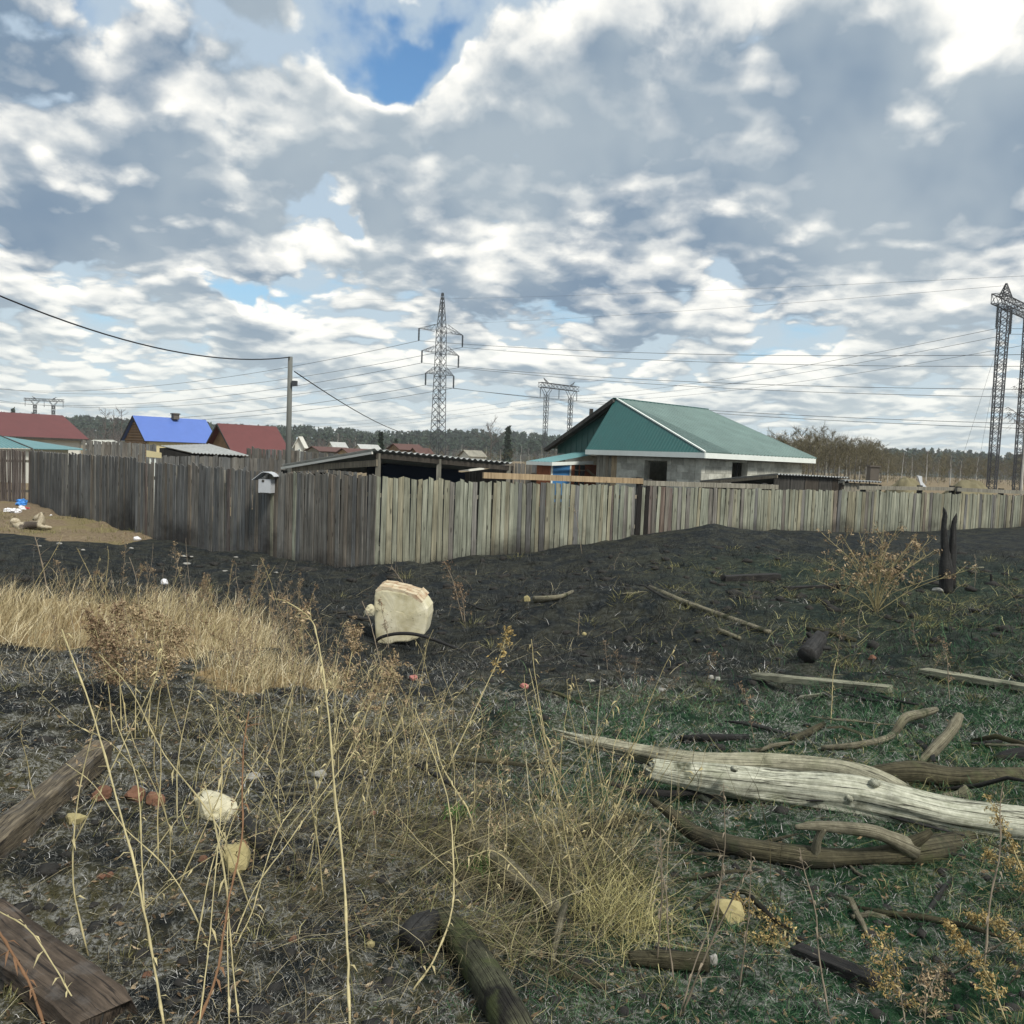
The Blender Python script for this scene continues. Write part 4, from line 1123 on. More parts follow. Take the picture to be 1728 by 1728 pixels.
def village():
    d = 80
    gable_house('log_house', 'small log house with a bright blue metal roof and yellow side wall', 248, d, 5.3, 6.5, zat(248, 739, d), zat(225, 700, d)-.05, ('roof_blue', 'log_wall'), win=[(1.5, 1.35, .8, 1.0)], chim=0.55, logs=True, wall2='wall_yellow', over=.35)
    d = 66
    gable_house('wooden_house', 'wooden gabled house with a red roof left of the utility pole', 397, d, 4.4, 4.2, zat(397, 757, d), zat(380, 715, d), ('roof_red', 'log_wall'), over=.45)
    # long red roof at the far left: hipped towards the right
    d = 70; t = thing('long_house', 'long low white house with a dark red hipped roof at the far left', 'house', tuple(at(60, 760, d+5)))
    b = at(151, 742, d); a = b-VH*24; r1 = at(106, 701, d+3.0); r0 = Vector((r1.x, r1.y, r1.z))-VH*24; rb = b+UH*9; ra = a+UH*9
    mb = MB(); mb.slab([a, b, r1, r0], 0.06); mb.build('roof', MATS['roof_red'], t)
    mb = MB(); mb.slab([b, rb, r1], 0.06); mb.build('roof', MATS['roof_red'], t)
    mb = MB(); mb.slab([rb, ra, r0, r1], 0.06); mb.build('roof', MATS['roof_red'], t)
    e = UH*.5+Vector((0, 0, -.06)); g1, g2 = a+e, b+e-VH*.5
    mb = MB(); mb.slab([Vector((g1.x, g1.y, 0)), Vector((g2.x, g2.y, 0)), g2, g1], 0.1); g3 = g2+UH*8; mb.slab([Vector((g2.x, g2.y, 0)), Vector((g3.x, g3.y, 0)), g3, g2], 0.1); mb.build('wall', MATS['wall_white'], t)
    mb = MB(); mb.bar(a-Vector((0, .02, .05)), b-Vector((0, .02, .05)), 0.03, 0.16); mb.build('gutter', MATS['timber_dark'], t)
    # teal corner roof in front of it
    d = 45; t = thing('garden_house', 'small white walled house with a teal roof at the left edge of the view', 'house', tuple(at(0, 780, d)))
    a, b = at(-150, 753, d), at(54, 757, d-.5); r0, r1 = at(-110, 728, d+2.6), at(0, 735, d+2.6); rb = Vector((b.x+.3, d+5, b.z))
    mb = MB(); ribbed(mb, a, b, r0, r1, 0.25, 0.02, 0); mb.build('roof', MATS['roof_teal'], t)
    mb = MB(); mb.slab([b, rb, r1], 0.04); mb.build('roof', MATS['roof_teal'], t)
    mb = MB(); mb.bar(b, r1, 0.10, 0.05); mb.build('hip_cap', MATS['timber_dark'], t)
    e = Vector((0, .3, -.04)); g1, g2 = a+e, b+e-Vector((.35, 0, 0))
    mb = MB(); mb.slab([Vector((g1.x, g1.y, 0)), Vector((g2.x, g2.y, 0)), g2, g1], 0.1); mb.slab([Vector((g2.x, g2.y, 0)), Vector((g2.x, g2.y+4, 0)), g2+Vector((0, 4, 0)), g2], 0.1); mb.build('wall', MATS['wall_white'], t)
    # low sheds between the houses
    def lean_to(label, pts, d, back, mat, wall, cat='shed', wavy=True, drop=0.15):
        (xa, ya), (xb, yb), (xc, yc), (xd, yd) = pts
        t = thing('lean_to_shed', label, cat, tuple(at((xa+xb)/2, 800, d)))
        a, b = at(xa, ya, d), at(xb, yb, d); c_, d_ = at(xc, yc, d+back), at(xd, yd, d+back)
        mb = MB(); ribbed(mb, a, b, d_, c_, 0.16 if wavy else .25, 0.045 if wavy else .02, 0, 'wave' if wavy else 'rib'); mb.build('roof', MATS[mat], t)
        mb = MB(); k = Vector((0, .12, -.08))
        for p, q in ((a, b), (b, c_), (c_, d_), (d_, a)):
            p2, q2 = p+k, q+k
            mb.slab([Vector((p2.x, p2.y, 0)), Vector((q2.x, q2.y, 0)), q2, p2], 0.04)
        mb.build('wall', MATS[wall], t)
        return t
    lean_to('low shed with a pale corrugated roof between the blue and red houses', [(322, 765), (420, 770), (352, 750), (268, 753)], 38, 3.2, 'asbestos', 'timber_dark')
    lean_to('low shed with a white roof behind the grey fence left of the log house', [(143, 750), (208, 751), (190, 743), (158, 743)], 58, 3, 'wall_white', 'timber_grey')
    # pale board on two thin legs
    t = thing('sign_board', 'blank pale yellow board on two thin posts behind the left fence', 'board', tuple(at(260, 800, 27)))
    p = [at(247, 771, 27), at(272, 773, 27), at(272, 764, 27), at(247, 760, 27)]
    mb = MB(); mb.slab(p, 0.03); mb.build('board', MATS['wall_yellow'], t)
    for px in (254, 262):
        q = at(px, 768, 27.05); mb = MB(); mb.bar((q.x, q.y, 0), q, 0.04); mb.build('leg', MATS['fascia_white'], t)
    # cottages in the middle distance
    def cot(px, ty, by, wpx, d, roof, wall, lab, ratio=0.9, flip=False):
        zr, ze = zat(px, ty, d), zat(px, by, d)
        W = wpx*d/1450
        uu = Vector((-1, 0.12, 0)).normalized() if flip else UH
        vv = Vector((0.12, 1, 0)).normalized() if flip else VH
        gable_house('cottage', lab, px, d, W*(1 if flip else .6), W*ratio, ze, max(zr, ze+.3), (roof, wall), u=uu, v=vv, trim=False, win=[(W*.3, ze*.4, W*.3, ze*.4)] if flip else None)
    cot(512, 737, 750, 15, 120, 'wall_white', 'wall_white', 'white gabled cottage just right of the utility pole', .8, True)
    cot(540, 754, 760, 70, 110, 'roof_dull', 'timber_grey', 'low cottage with a long dull red roof right of the utility pole')
    cot(590, 757, 764, 60, 105, 'roof_dull', 'timber_tan', 'low red roofed cottage behind the corrugated shed verge')
    cot(612, 750, 758, 40, 125, 'asbestos', 'wall_white', 'pale roofed cottage left of the dark spruce')
    cot(675, 749, 757, 55, 130, 'roof_dull', 'log_wall', 'brown red roofed cottage right of the dark spruce')
    cot(563, 746, 753, 28, 150, 'asbestos', 'wall_white', 'far grey cottage with white walls above the dull red roof')
    cot(705, 756, 763, 34, 130, 'roof_dull', 'log_wall', 'low red brown roofed cottage at the foot of the tall pylon')
    cot(792, 760, 768, 40, 130, 'timber_grey', 'wall_white', 'grey roofed hut right of the tall pylon')
village()

def sheds():
    # open shed with a wavy asbestos roof right behind the fence
    a, b = at(632, 760, 20.4), at(865, 783, 22.6); k = (b-a); nrm = Vector((-k.y, k.x, 0)).normalized()
    t = thing('open_shed', 'open sided shed with a wavy corrugated roof and dark inside', 'shed', (a.x, a.y, 0))
    c_ = at(475, 787, 23.3); back = c_-a
    d_ = b+back
    n = 4
    sheets(t, 'roof_sheet', 'asbestos', a, b, a+back, d_, 1.05, 0.155, 0.05, 'wave')
    mb = MB(); mb.bar(a+back*0.02-Vector((0, 0, .05)), a+back-Vector((0, 0, .05)), 0.04, 0.06); mb.build('verge_strip', MATS['wall_white'], t)
    mb = MB(); mb.bar(a+Vector((.05, .12, -.30)), a+back*.9+Vector((.05, .12, -.10)), 0.05, 0.15); mb.build('tie_beam', MATS['timber_grey'], t)
    mb = MB(); mb.bar(a+Vector((0, .15, -.12)), b+Vector((0, .15, -.12)), 0.1, 0.12); mb.build('beam', MATS['timber_dark'], t)
    for f in (0.02, 0.44, 0.97):
        p = a.lerp(b, f)+Vector((0, .15, 0)); mb = MB(); mb.bar((p.x, p.y, -.1), (p.x, p.y, p.z-.06), 0.11); mb.build('post', MATS['timber_grey'], t)
    p0, p1 = a+back, d_
    for i in range(22):
        q0, q1 = p0.lerp(p1, i/22), p0.lerp(p1, (i+.93)/22)
        mb = MB(); h = random.uniform(0.0, .22)
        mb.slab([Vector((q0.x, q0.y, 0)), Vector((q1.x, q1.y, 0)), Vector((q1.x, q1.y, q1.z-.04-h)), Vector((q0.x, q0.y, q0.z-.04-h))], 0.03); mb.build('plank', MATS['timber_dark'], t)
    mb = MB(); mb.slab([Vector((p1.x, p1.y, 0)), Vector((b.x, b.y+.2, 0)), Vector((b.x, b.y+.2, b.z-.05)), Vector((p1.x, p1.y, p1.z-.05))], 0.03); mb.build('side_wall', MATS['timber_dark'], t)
    q = a.lerp(b, .70)+back*.55
    s = thing('tarp_bale', 'dark blue tarpaulin bale stored under the wavy roof', 'tarp', (q.x, q.y, 0)); mb = MB()
    mb.box((q.x, q.y, 1.0), k.normalized()*1.25, nrm*.5, (0, 0, 1.0)); mb.box((q.x, q.y, 2.02), k.normalized()*1.1, nrm*.4, (0, 0, .04)); mb.build('cover', MATS['tarp_navy'], s)
    mb = MB(); z5 = Vector((q.x, q.y, 1.5))-nrm*.52; mb.bar(z5-k.normalized()*1.26, z5+k.normalized()*1.26, .02, .03); mb.build('rope', MATS['cable_black'], s)
    # sheds right of the house
    def low_shed(label, A, B, Cc, dA, dB, dC, wallmat, wn):
        a, b, c_ = at(*A, dA), at(*B, dB), at(*Cc, dC); back = c_-a; d_ = b+back
        t = thing('low_shed', label, 'shed', (a.x, a.y, 0))
        sheets(t, 'roof_sheet', 'asbestos', a, b, c_, d_, 1.2, 0.16, 0.05, 'wave')
        k = b-a
        for i in range(wn):
            f0, f1 = i/wn, (i+.97)/wn
            q0, q1 = a.lerp(b, f0)+Vector((0, .18, 0)), a.lerp(b, f1)+Vector((0, .18, 0))
            mb = MB(); mb.slab([Vector((q0.x, q0.y, 0)), Vector((q1.x, q1.y, 0)), Vector((q1.x, q1.y, q1.z-.06)), Vector((q0.x, q0.y, q0.z-.06))], 0.03); mb.build('wall_board', MATS[wallmat], t)
        mb = MB()
        for p, q in ((b, d_), (d_, c_)):
            mb.slab([Vector((p.x, p.y, 0)), Vector((q.x, q.y, 0)), q-Vector((0, 0, .06)), p-Vector((0, 0, .06))], 0.03)
        mb.build('back_wall', MATS['timber_dark'], t)
        mb = MB(); mb.bar(a-Vector((0, 0, .06)), c_-Vector((0, 0, .06)), .05, .10); mb.build('verge_board', MATS['timber_grey'], t)
        p = a+Vector((0, .18, 0)); mb = MB(); mb.bar((p.x, p.y, 0), (p.x, p.y, p.z-.06), .12); mb.build('post', MATS['timber_dark'], t)
        return t
    low_shed('low dark shed with a corrugated roof right of the green house', (1312, 801), (1432, 807), (1180, 813), 29, 31, 31.5, 'timber_dark', 5)
    low_shed('smallest corrugated hut with pale boards at the end of the low shed', (1424, 812), (1488, 815), (1416, 811), 27.5, 28.4, 29.5, 'timber_grey', 4)
    # rails and timbers behind the boards
    def rail(label, A, B, dA, dB, w, h, mat, posts=()):
        a, b = at(*A, dA), at(*B, dB)
        t = thing('timber_rail', label, 'rail', (a.x, a.y, 0))
        mb = MB(); mb.bar(a, b, w, h); mb.build('beam', MATS[mat], t)
        for f in posts:
            p = a.lerp(b, f)+Vector((0, .09, 0)); mb = MB(); mb.bar((p.x, p.y, -.1), (p.x, p.y, p.z+.10), .13); mb.build('post', MATS['timber_dark'], t)
    rail('long tan timber rail above the fence before the porch', (815, 802), (1084, 812), 20.3, 22.3, .08, .14, 'timber_tan', (.3, .98))
    rail('grey timber rail above the scorched boards', (1084, 815), (1312, 822), 22.4, 24.6, .08, .13, 'timber_grey', (.05, .9))
    rail('grey rail on dark posts above the right hand fence', (1448, 823), (1612, 825), 26.2, 28.3, .08, .11, 'timber_grey', (.06, .63, .98))
    rail('pale rail at the right edge above the fence', (1614, 826), (1800, 834), 28.0, 30.2, .08, .12, 'timber_grey', (.03, .4, .9))
    # sand heaps beyond
    def heap(label, px, ty, d, w, seed):
        c = at(px, ty, d); mb = MB(); n, m = 26, 9
        vs, fs = [], []
        for i in range(m+1):
            for j in range(n):
                a = 2*math.pi*j/n; r = w*(i/m)*(1+.22*math.sin(3*a+seed)+.12*math.sin(7*a+seed*2))
                z = c.z*(math.cos(min(1, i/m)*math.pi)*.5+.5)**.8*(1+(.10*math.sin(3*a+i*.8+seed)+.07*math.sin(5*a-i*1.3))*min(1, i/3))
                vs.append((c.x+r*math.cos(a), d+r*math.sin(a), z-.02))
        for i in range(m):
            for j in range(n): fs.append((i*n+j, i*n+(j+1) % n, (i+1)*n+(j+1) % n, (i+1)*n+j))
        mb.add(vs, fs); solo(mb, 'sand_heap', MATS['sand'], label, 'heap', None, True)
    heap('pale sand heap left of the white scrap behind the right fence', 1530, 806, 60, 2.0, 1.0)
    heap('broad sand heap left of the right pylon foot', 1634, 810, 62, 2.8, 2.3)
    q = at(1556, 818, 56); mb = MB()
    mb.slab([q+Vector((-.3, 0, .55)), q+Vector((-.05, -.1, -.25)), q+Vector((.5, .1, -.3)), q+Vector((.12, .2, .15))], .05); mb.slab([q+Vector((-.35, .05, .6)), q+Vector((-.2, 0, .2)), q+Vector((.1, .2, .2)), q+Vector((.05, .2, .55))], .05)
    solo(mb, 'scrap_sheet', MATS['paint_grey'], 'torn white sheet lying against the sand heap', 'sheet')
    q = at(1473, 800, 55); mb = MB(); mb.box(q, (.28, 0, 0), (0, .28, 0), (0, 0, .5)); mb.box(q+Vector((0, 0, .5)), (.34, 0, 0), (0, .34, 0), (0, 0, .05)); solo(mb, 'chimney', MATS['bark_grey'], 'brick chimney stub above the smallest corrugated hut', 'chimney')
sheds()

# birdhouse, pole, cables
def birdhouse():
    d = 19.55; p = at(450, 820, d)
    t = thing('birdhouse', 'grey box birdhouse with a bent metal roof on the fence', 'birdhouse', tuple(p))
    X, Z = Vector((0.99, -.13, 0)).normalized(), Vector((0, 0, 1)); Y = Vector((.13, .99, 0)).normalized()
    w, h = .145, .155
    mb = MB(); mb.box(p, X*w, Y*.12, Z*h); mb.build('box', MATS['paint_grey'], t)
    mb = MB()
    mb.tube([p-Y*.119-X*.035+Z*.115, p-Y*.128-X*.035+Z*.115], .032, 10); mb.build('entrance_hole', MATS['timber_dark'], t)
    L = [(-.27, .135), (-.16, .22), (-.06, .30), (.0, .325), (.12, .315), (.20, .285), (.26, .225)]
    mb = MB()
    for (x0, z0), (x1, z1) in zip(L[:-1], L[1:]):
        q0, q1 = p+X*x0+Z*z0, p+X*x1+Z*z1
        mb.slab([q0-Y*.2, q1-Y*.2, q1+Y*.18, q0+Y*.18], .012)
    mb.build('roof', MATS['paint_grey'], t)
    mb = MB(); mb.bar(p-X*.1-Y*.12+Z*-.155, p+X*.1-Y*.12+Z*-.155, .02, .012); mb.build('perch_rail', MATS['timber_dark'], t)
birdhouse()

def hang(p, q, sag, n=26):
    p, q = Vector(p), Vector(q)
    return [p.lerp(q, i/n)-Vector((0, 0, 4*sag*(i/n)*(1-i/n))) for i in range(n+1)]
def line(name, label, group, pts, r, mat):
    mb = MB(); mb.tube(pts, r, 4, cap=False)
    return solo(mb, name, MATS[mat], label, 'cable' if name == 'cable' else 'power line', group)
def pole():
    d = 34; top = at(490, 602, d)
    t = thing('utility_pole', 'plain grey wooden utility pole with a small meter box', 'pole', (top.x, d, 0))
    mb = MB(); mb.tube([(top.x, d, -.3), (top.x, d, 3), (top.x, d, top.z)], [.115, .105, .09], 8, .05); mb.build('post', MATS['pole_wood'], t, smooth=True)
    q = at(497, 647, d-.05); mb = MB(); mb.box(q, (.1, 0, 0), (0, .09, 0), (0, 0, .1)); mb.build('meter_box', MATS['steel_lattice'], t)
    mb = MB(); mb.tube([(top.x-.02, d-.06, top.z-.12), (top.x-.02, d-.16, top.z-.10), (top.x-.02, d-.16, top.z-.02)], .014, 5)
    mb.build('hook', MATS['cable_black'], t)
    a = at(-280, 366, 17)
    line('cable', 'black cable sagging from the utility pole to the upper left', None, hang(a, top-Vector((0, .1, .03)), .95), .020, 'cable_black')
    e = at(748, 728, 125)
    line('cable', 'thin black cable falling from the utility pole towards the tall pylon', None, hang(at(497, 627, d), e, 1.5), .026, 'cable_black')
pole()

# ------------------------------------------------------------------ pylons
def lattice(mb, lo, hi, n, r):
    """four legged lattice column; lo/hi: four corner points at foot and head"""
    lo = [Vector(p) for p in lo]; hi = [Vector(p) for p in hi]
    f = [i/n for i in range(n+1)]
    for k in range(4): mb.bar(lo[k], hi[k], r*1.5)
    for i in range(n):
        for k in range(4):
            a0, a1 = lo[k].lerp(hi[k], f[i]), lo[k].lerp(hi[k], f[i+1]); b0, b1 = lo[(k+1) % 4].lerp(hi[(k+1) % 4], f[i]), lo[(k+1) % 4].lerp(hi[(k+1) % 4], f[i+1])
            mb.bar(a0, b1, r*.8); mb.bar(b0, a1, r*.8)
            if i % 3 == 0: mb.bar(a0, b0, r*.9)
def square(c, w, ax, ay):
    c = Vector(c); return [c+ax*w+ay*w, c-ax*w+ay*w, c-ax*w-ay*w, c+ax*w-ay*w]
PHASES = []
def tall_pylon():
    d = 165; base = at(738, 765, d); top = at(747, 494, d)
    B = Vector((top.x, d, 0)); zt = top.z
    ax = Vector((0.72, 0.69, 0)); ay = Vector((-0.69, 0.72, 0))
    def H(py): return zat(746, py, d)
    t = thing('tall_pylon', 'tall lattice pylon with three pairs of arms in the middle distance', 'pylon', tuple(B))
    zs = [0, H(748), H(560), H(515), zt]; ws = [1.25, 1.02, .68, .33, .12]
    mb = MB(); r = .075
    for i, n in enumerate((2, 15, 4, 3)):
        lattice(mb, square(B+Vector((0, 0, zs[i])), ws[i], ax, ay), square(B+Vector((0, 0, zs[i+1])), ws[i+1], ax, ay), n, r)
    mb.build('mast', MATS['steel_lattice'], t)
    for sgn, L, py in ((-1, 5.6, 560), (1, 5.6, 560), (-1, 4.7, 596), (1, 4.7, 596), (-1, 3.6, 632), (1, 3.6, 632)):
        z = H(py); c = B+Vector((0, 0, z)); w = .9
        tip = c+ax*sgn*L*0.95; mb = MB()
        root_lo = [c+ax*sgn*w+ay*w, c+ax*sgn*w-ay*w]; root_hi = [p+Vector((0, 0, 1.35)) for p in root_lo]
        for p in root_lo+root_hi: mb.bar(p, tip, r*.9)
        for f in (.25, .5, .75):
            q = [p.lerp(tip, f) for p in root_lo+root_hi]; mb.bar(q[0], q[2], r*.5); mb.bar(q[1], q[3], r*.5)
            g = [p.lerp(tip, f-.25) for p in root_lo+root_hi]; mb.bar(g[2], q[0], r*.5); mb.bar(g[3], q[1], r*.5)
        mb.build('cross_arm', MATS['steel_lattice'], t)
        end = tip-Vector((0, 0, 2.3)); mb = MB()
        mb.tube([tip, end], .13, 6)
        for i in range(8): q = tip.lerp(end, (i+.6)/8.5); mb.tube([q-Vector((0, 0, .03)), q+Vector((0, 0, .05))], .21, 6)
        mb.build('insulator', MATS['insulator'], t)
        PHASES.append((sgn, py, end))
    dirn = Vector((0.8, -0.6, 0))
    names = {560: 'upper', 596: 'middle', 632: 'lower'}
    for sgn, py, e in PHASES:
        side = 'left' if sgn < 0 else 'right'
        line('power_line', f'conductor from the {names[py]} {side} arm of the tall pylon running right', 'lines of the tall pylon', hang(e, e+dirn*250, 7.2 if sgn > 0 else 6.9, 40), .032, 'wire')
        line('power_line', f'conductor from the {names[py]} {side} arm of the tall pylon running away left', 'lines of the tall pylon', hang(e, e-dirn*250, 7.2, 40), .040, 'wire')
tall_pylon()

def portal(name, label, legs, ztop, zbeam, dirx, half, legw, r, mat, peaks, n, leglean=0.0, ins=(-.97, 0.0, .97), inslen=4.0, insr=.14, fork=True, beamh=1.0, parts=True):
    """two lattice legs carrying a lattice beam"""
    L = [Vector(p) for p in legs]; c = (L[0]+L[1])/2
    ax = Vector(dirx).normalized(); ay = Vector((-ax.y, ax.x, 0))
    t = thing(name, label, 'pylon', (c.x, c.y, 0))
    for i, p in enumerate(L):
        hd = p+ax*(leglean*(1 if i == 0 else -1))
        mb = MB(); lattice(mb, square((p.x, p.y, 0), legw*.8, ax, ay), square((hd.x, hd.y, zbeam-(2.0 if fork else 0)), legw, ax, ay), n, r)
        if fork:
            q = Vector((hd.x, hd.y, zbeam-2.0))
            for s1 in (-1, 1):
                for s2 in (-1, 1): mb.bar(q+ax*s1*legw+ay*s2*legw, q+ax*s1*2.4+ay*s2*.5+Vector((0, 0, 2.0)), r*1.2)
        mb.build('leg', MATS[mat], t)
    mb = MB(); a = c-ax*half; b = c+ax*half; h = beamh*.5
    def sq(p, z): return [Vector((p.x, p.y, z))+ay*h+Vector((0, 0, h)), Vector((p.x, p.y, z))-ay*h+Vector((0, 0, h)), Vector((p.x, p.y, z))-ay*h-Vector((0, 0, h)), Vector((p.x, p.y, z))+ay*h-Vector((0, 0, h))]
    lattice(mb, sq(a, zbeam+h), sq(b, zbeam+h), max(8, int(2*half/(beamh*1.3))), r); mb.build('beam', MATS[mat], t)
    for i, p in enumerate(L):
        hd = p+ax*(leglean*(1 if i == 0 else -1))
        mb = MB()
        if fork:
            s1 = -1 if i == 0 else 1
            q = Vector((hd.x, hd.y, zbeam+2*h)); tip = q+ax*s1*1.8*(1 if i else 1)+Vector((0, 0, ztop-zbeam-2*h))
            for s2 in (-1, 1): mb.bar(q+ay*s2*.5, tip, r); mb.bar(q+ax*s1*(-.6)+ay*s2*.4, tip, r)
        else:
            q = Vector((hd.x, hd.y, zbeam+2*h)); lattice(mb, square(q, legw*1.1, ax, ay), square((q.x, q.y, ztop), .06, ax, ay), 5, r*.9)
        mb.build('peak', MATS[mat], t)
    ends = []
    for f in ins:
        p = c+ax*half*f; p = Vector((p.x, p.y, zbeam)); e = p-Vector((0, 0, inslen)); ends.append(e)
        mb = MB(); mb.tube([p, e], insr*.6, 5)
        k = 14 if insr > .1 else 8
        for i in range(k): q = p.lerp(e, (i+.7)/(k+1)); mb.tube([q-Vector((0, 0, .05)), q+Vector((0, 0, .05))], insr, 7)
        mb.build('insulator', MATS['insulator'], t)
    return t, ends
def portals():
    d = 297
    a, b = at(921, 700, d), at(962, 700, d+9); zb = zat(940, 655, d)
    t, e2 = portal('portal_pylon', 'two legged portal pylon left of the green roof', ((a.x, a.y, 0), (b.x, b.y, 0)), zat(915, 638, d), zb, (b.x-a.x, b.y-a.y, 0), 9.8, .62, .11, 'steel_lattice', True, 14, inslen=3.4, insr=.16, beamh=1.6)
    d = 520
    a, b = at(59, 690, d), at(90, 690, d)
    portal('portal_pylon', 'small far portal pylon above the red roof at the left', ((a.x, d, 0), (b.x, d, 0)), zat(60, 669, d), zat(75, 677, d), (1, .05, 0), 11.5, .7, .17, 'steel_lattice', True, 8, inslen=3.5, insr=.2, beamh=1.4)
    d = 123
    a = at(1690, 600, d); dirx = Vector((0.72, 0.69, 0)).normalized(); a = Vector((at(1690, 560, d).x+.2, d, 0)); b = a+dirx*11.5
    zb = zat(1694, 518, d)
    t, e3 = portal('portal_pylon', 'large guyed lattice pylon at the right edge of the view', (a, b), zat(1698, 478, d), zb, dirx, 9.3, .62, .075, 'steel_dark', True, 26, leglean=.0, ins=(-.93, -.28, .93), inslen=3.4, insr=.16, fork=False, beamh=1.35)
    for px, w, lab in ((1655, 735, 'first'), (1612, 745, 'second')): pass
    g0 = Vector((a.x, a.y, zb-3)); 
    for q, lab in ((at(1612, 770, 140), 'left guy wire slanting down from the right pylon'), (at(1648, 770, 150), 'right guy wire slanting down from the right pylon')):
        line('guy_wire', lab, 'guy wires of the right pylon', [g0, Vector((q.x, q.y, 0.3))], .016, 'wire')
    # conductors between the two portals
    for i, (e, f) in enumerate(zip(e2, e3)):
        nm = ('leftmost', 'middle', 'rightmost')[i]
        line('power_line', f'{nm} of the three conductors rising to the right portal pylon', 'lines of the portal pylons', hang(e, f, 2.2, 40), .030, 'wire')
        line('power_line', f'{nm} of the three conductors leaving the small portal pylon to the left', 'lines of the portal pylons', hang(e, at(330, 716+5*i, 430), 4, 40), .03, 'wire')
        line('power_line', f'{nm} conductor beyond the right portal pylon', 'lines of the portal pylons', hang(f, f+Vector((60, -90, 0)), 3, 20), .03, 'wire')
    p0 = at(1697, 482, 123)
    line('power_line', 'lower faint shield wire high above the green roof', 'shield wires', hang(Vector(p0), at(700, 548, 330), 1.0, 30), .020, 'wire')
    line('power_line', 'upper faint shield wire high above the green roof', 'shield wires', hang(at(1800, 462, 120), at(600, 505, 330), 1.0, 30), .018, 'wire')
portals()

# ------------------------------------------------------------------ timber, stones and rubbish on the ground
def catmull(pts, per=5):
    P = np.array(pts, float); P = np.vstack([2*P[0]-P[1], P, 2*P[-1]-P[-2]])
    out = []
    for i in range(1, len(P)-2):
        for k in range(per):
            t = k/per
            out.append(0.5*((2*P[i])+(-P[i-1]+P[i+1])*t+(2*P[i-1]-5*P[i]+4*P[i+1]-P[i+2])*t*t+(-P[i-1]+3*P[i]-3*P[i+1]+P[i+2])*t**3))
    out.append(P[-2])
    return np.array(out)
def gd(px, py): return G(px, py).y
def limb_mb(rows, sides=12, wob=0.09, seed=1, per=5, mb=None, flat=1.0):
    """rows: (column, row, half width in px, distance) of the middle of a branch"""
    q = [(*at(px, py, d), r*d/FOC) for px, py, r, d in rows]
    c = catmull(q, per)
    mb = mb or MB()
    mb.tube([Vector(x[:3]) for x in c], [max(.002, x[3]) for x in c], sides, wob, True, seed, flat)
    return mb
def log_mb(rows, sides=40, seed=1, per=12):
    """weathered trunk: long grooves, swellings, broken head"""
    q = [(*at(px, py, d), r*d/FOC) for px, py, r, d in rows]; c = catmull(q, per); n = len(c)
    acc = np.concatenate([[0], np.cumsum(np.linalg.norm(np.diff(c[:, :3], axis=0), axis=1))])
    V, F, U = [], [], []
    rg = np.random.default_rng(seed)
    for i in range(n):
        p = Vector(c[i][:3]); t = (Vector(c[min(i+1, n-1)][:3])-Vector(c[max(i-1, 0)][:3])).normalized()
        side = t.cross(Vector((0, 0, 1))).normalized(); up = side.cross(t)
        a = np.arange(sides)/sides*2*math.pi; ca, sa = np.cos(a), np.sin(a); v = acc[i]
        tw = a+.35*v
        g1 = vnoise(9*(np.cos(tw)+2), 9*(np.sin(tw)+2)+v*1.1, seed)-.5; g2 = vnoise(4*(ca+2), 4*(sa+2)+v*3.0, seed+3)-.5; g3 = vnoise(2*(ca+2)+v*5, 2*(sa+2), seed+5)-.5
        r = c[i][3]*(1+.26*g1+.24*g2+.22*g3)
        jag = (vnoise(5*(ca+2), 5*(sa+2), seed+9)-.5)*c[i][3]*(1.4 if i == 0 else .7 if i == 1 else 0)
        for k in range(sides): V.append(p+side*float(ca[k]*r[k])+up*float(sa[k]*r[k])+t*float(jag[k]))
    for i in range(n-1):
        for k in range(sides):
            k2 = (k+1) % sides; F.append((i*sides+k, i*sides+k2, (i+1)*sides+k2, (i+1)*sides+k))
            U.append([(k/sides, acc[i]), ((k+1)/sides, acc[i]), ((k+1)/sides, acc[i+1]), (k/sides, acc[i+1])])
    for b, rev in ((0, True), ((n-1)*sides, False)):
        f = [b+k for k in range(sides)]; F.append(tuple(reversed(f)) if rev else tuple(f)); U.append([(.5+.1*math.cos(k), -1+.02*k) for k in range(sides)])
    return MB().add(V, F, U)
def resting(rows):
    """give every row the distance at which the ground meets the underside of the branch"""
    hits = ground_hits([(px, py+r*0.8) for px, py, r in rows])
    return [(px, py, r, h.y-0.5*r*h.y/FOC) for (px, py, r), h in zip(rows, hits)]
def branch(name, label, rows, mat, cat='branch', group=None, sides=10, wob=0.1, seed=1, per=4):
    rows = resting(rows) if len(rows[0]) == 3 else rows
    return solo(limb_mb(rows, sides, wob, seed, per), name, MATS[mat], label, cat, group, True)
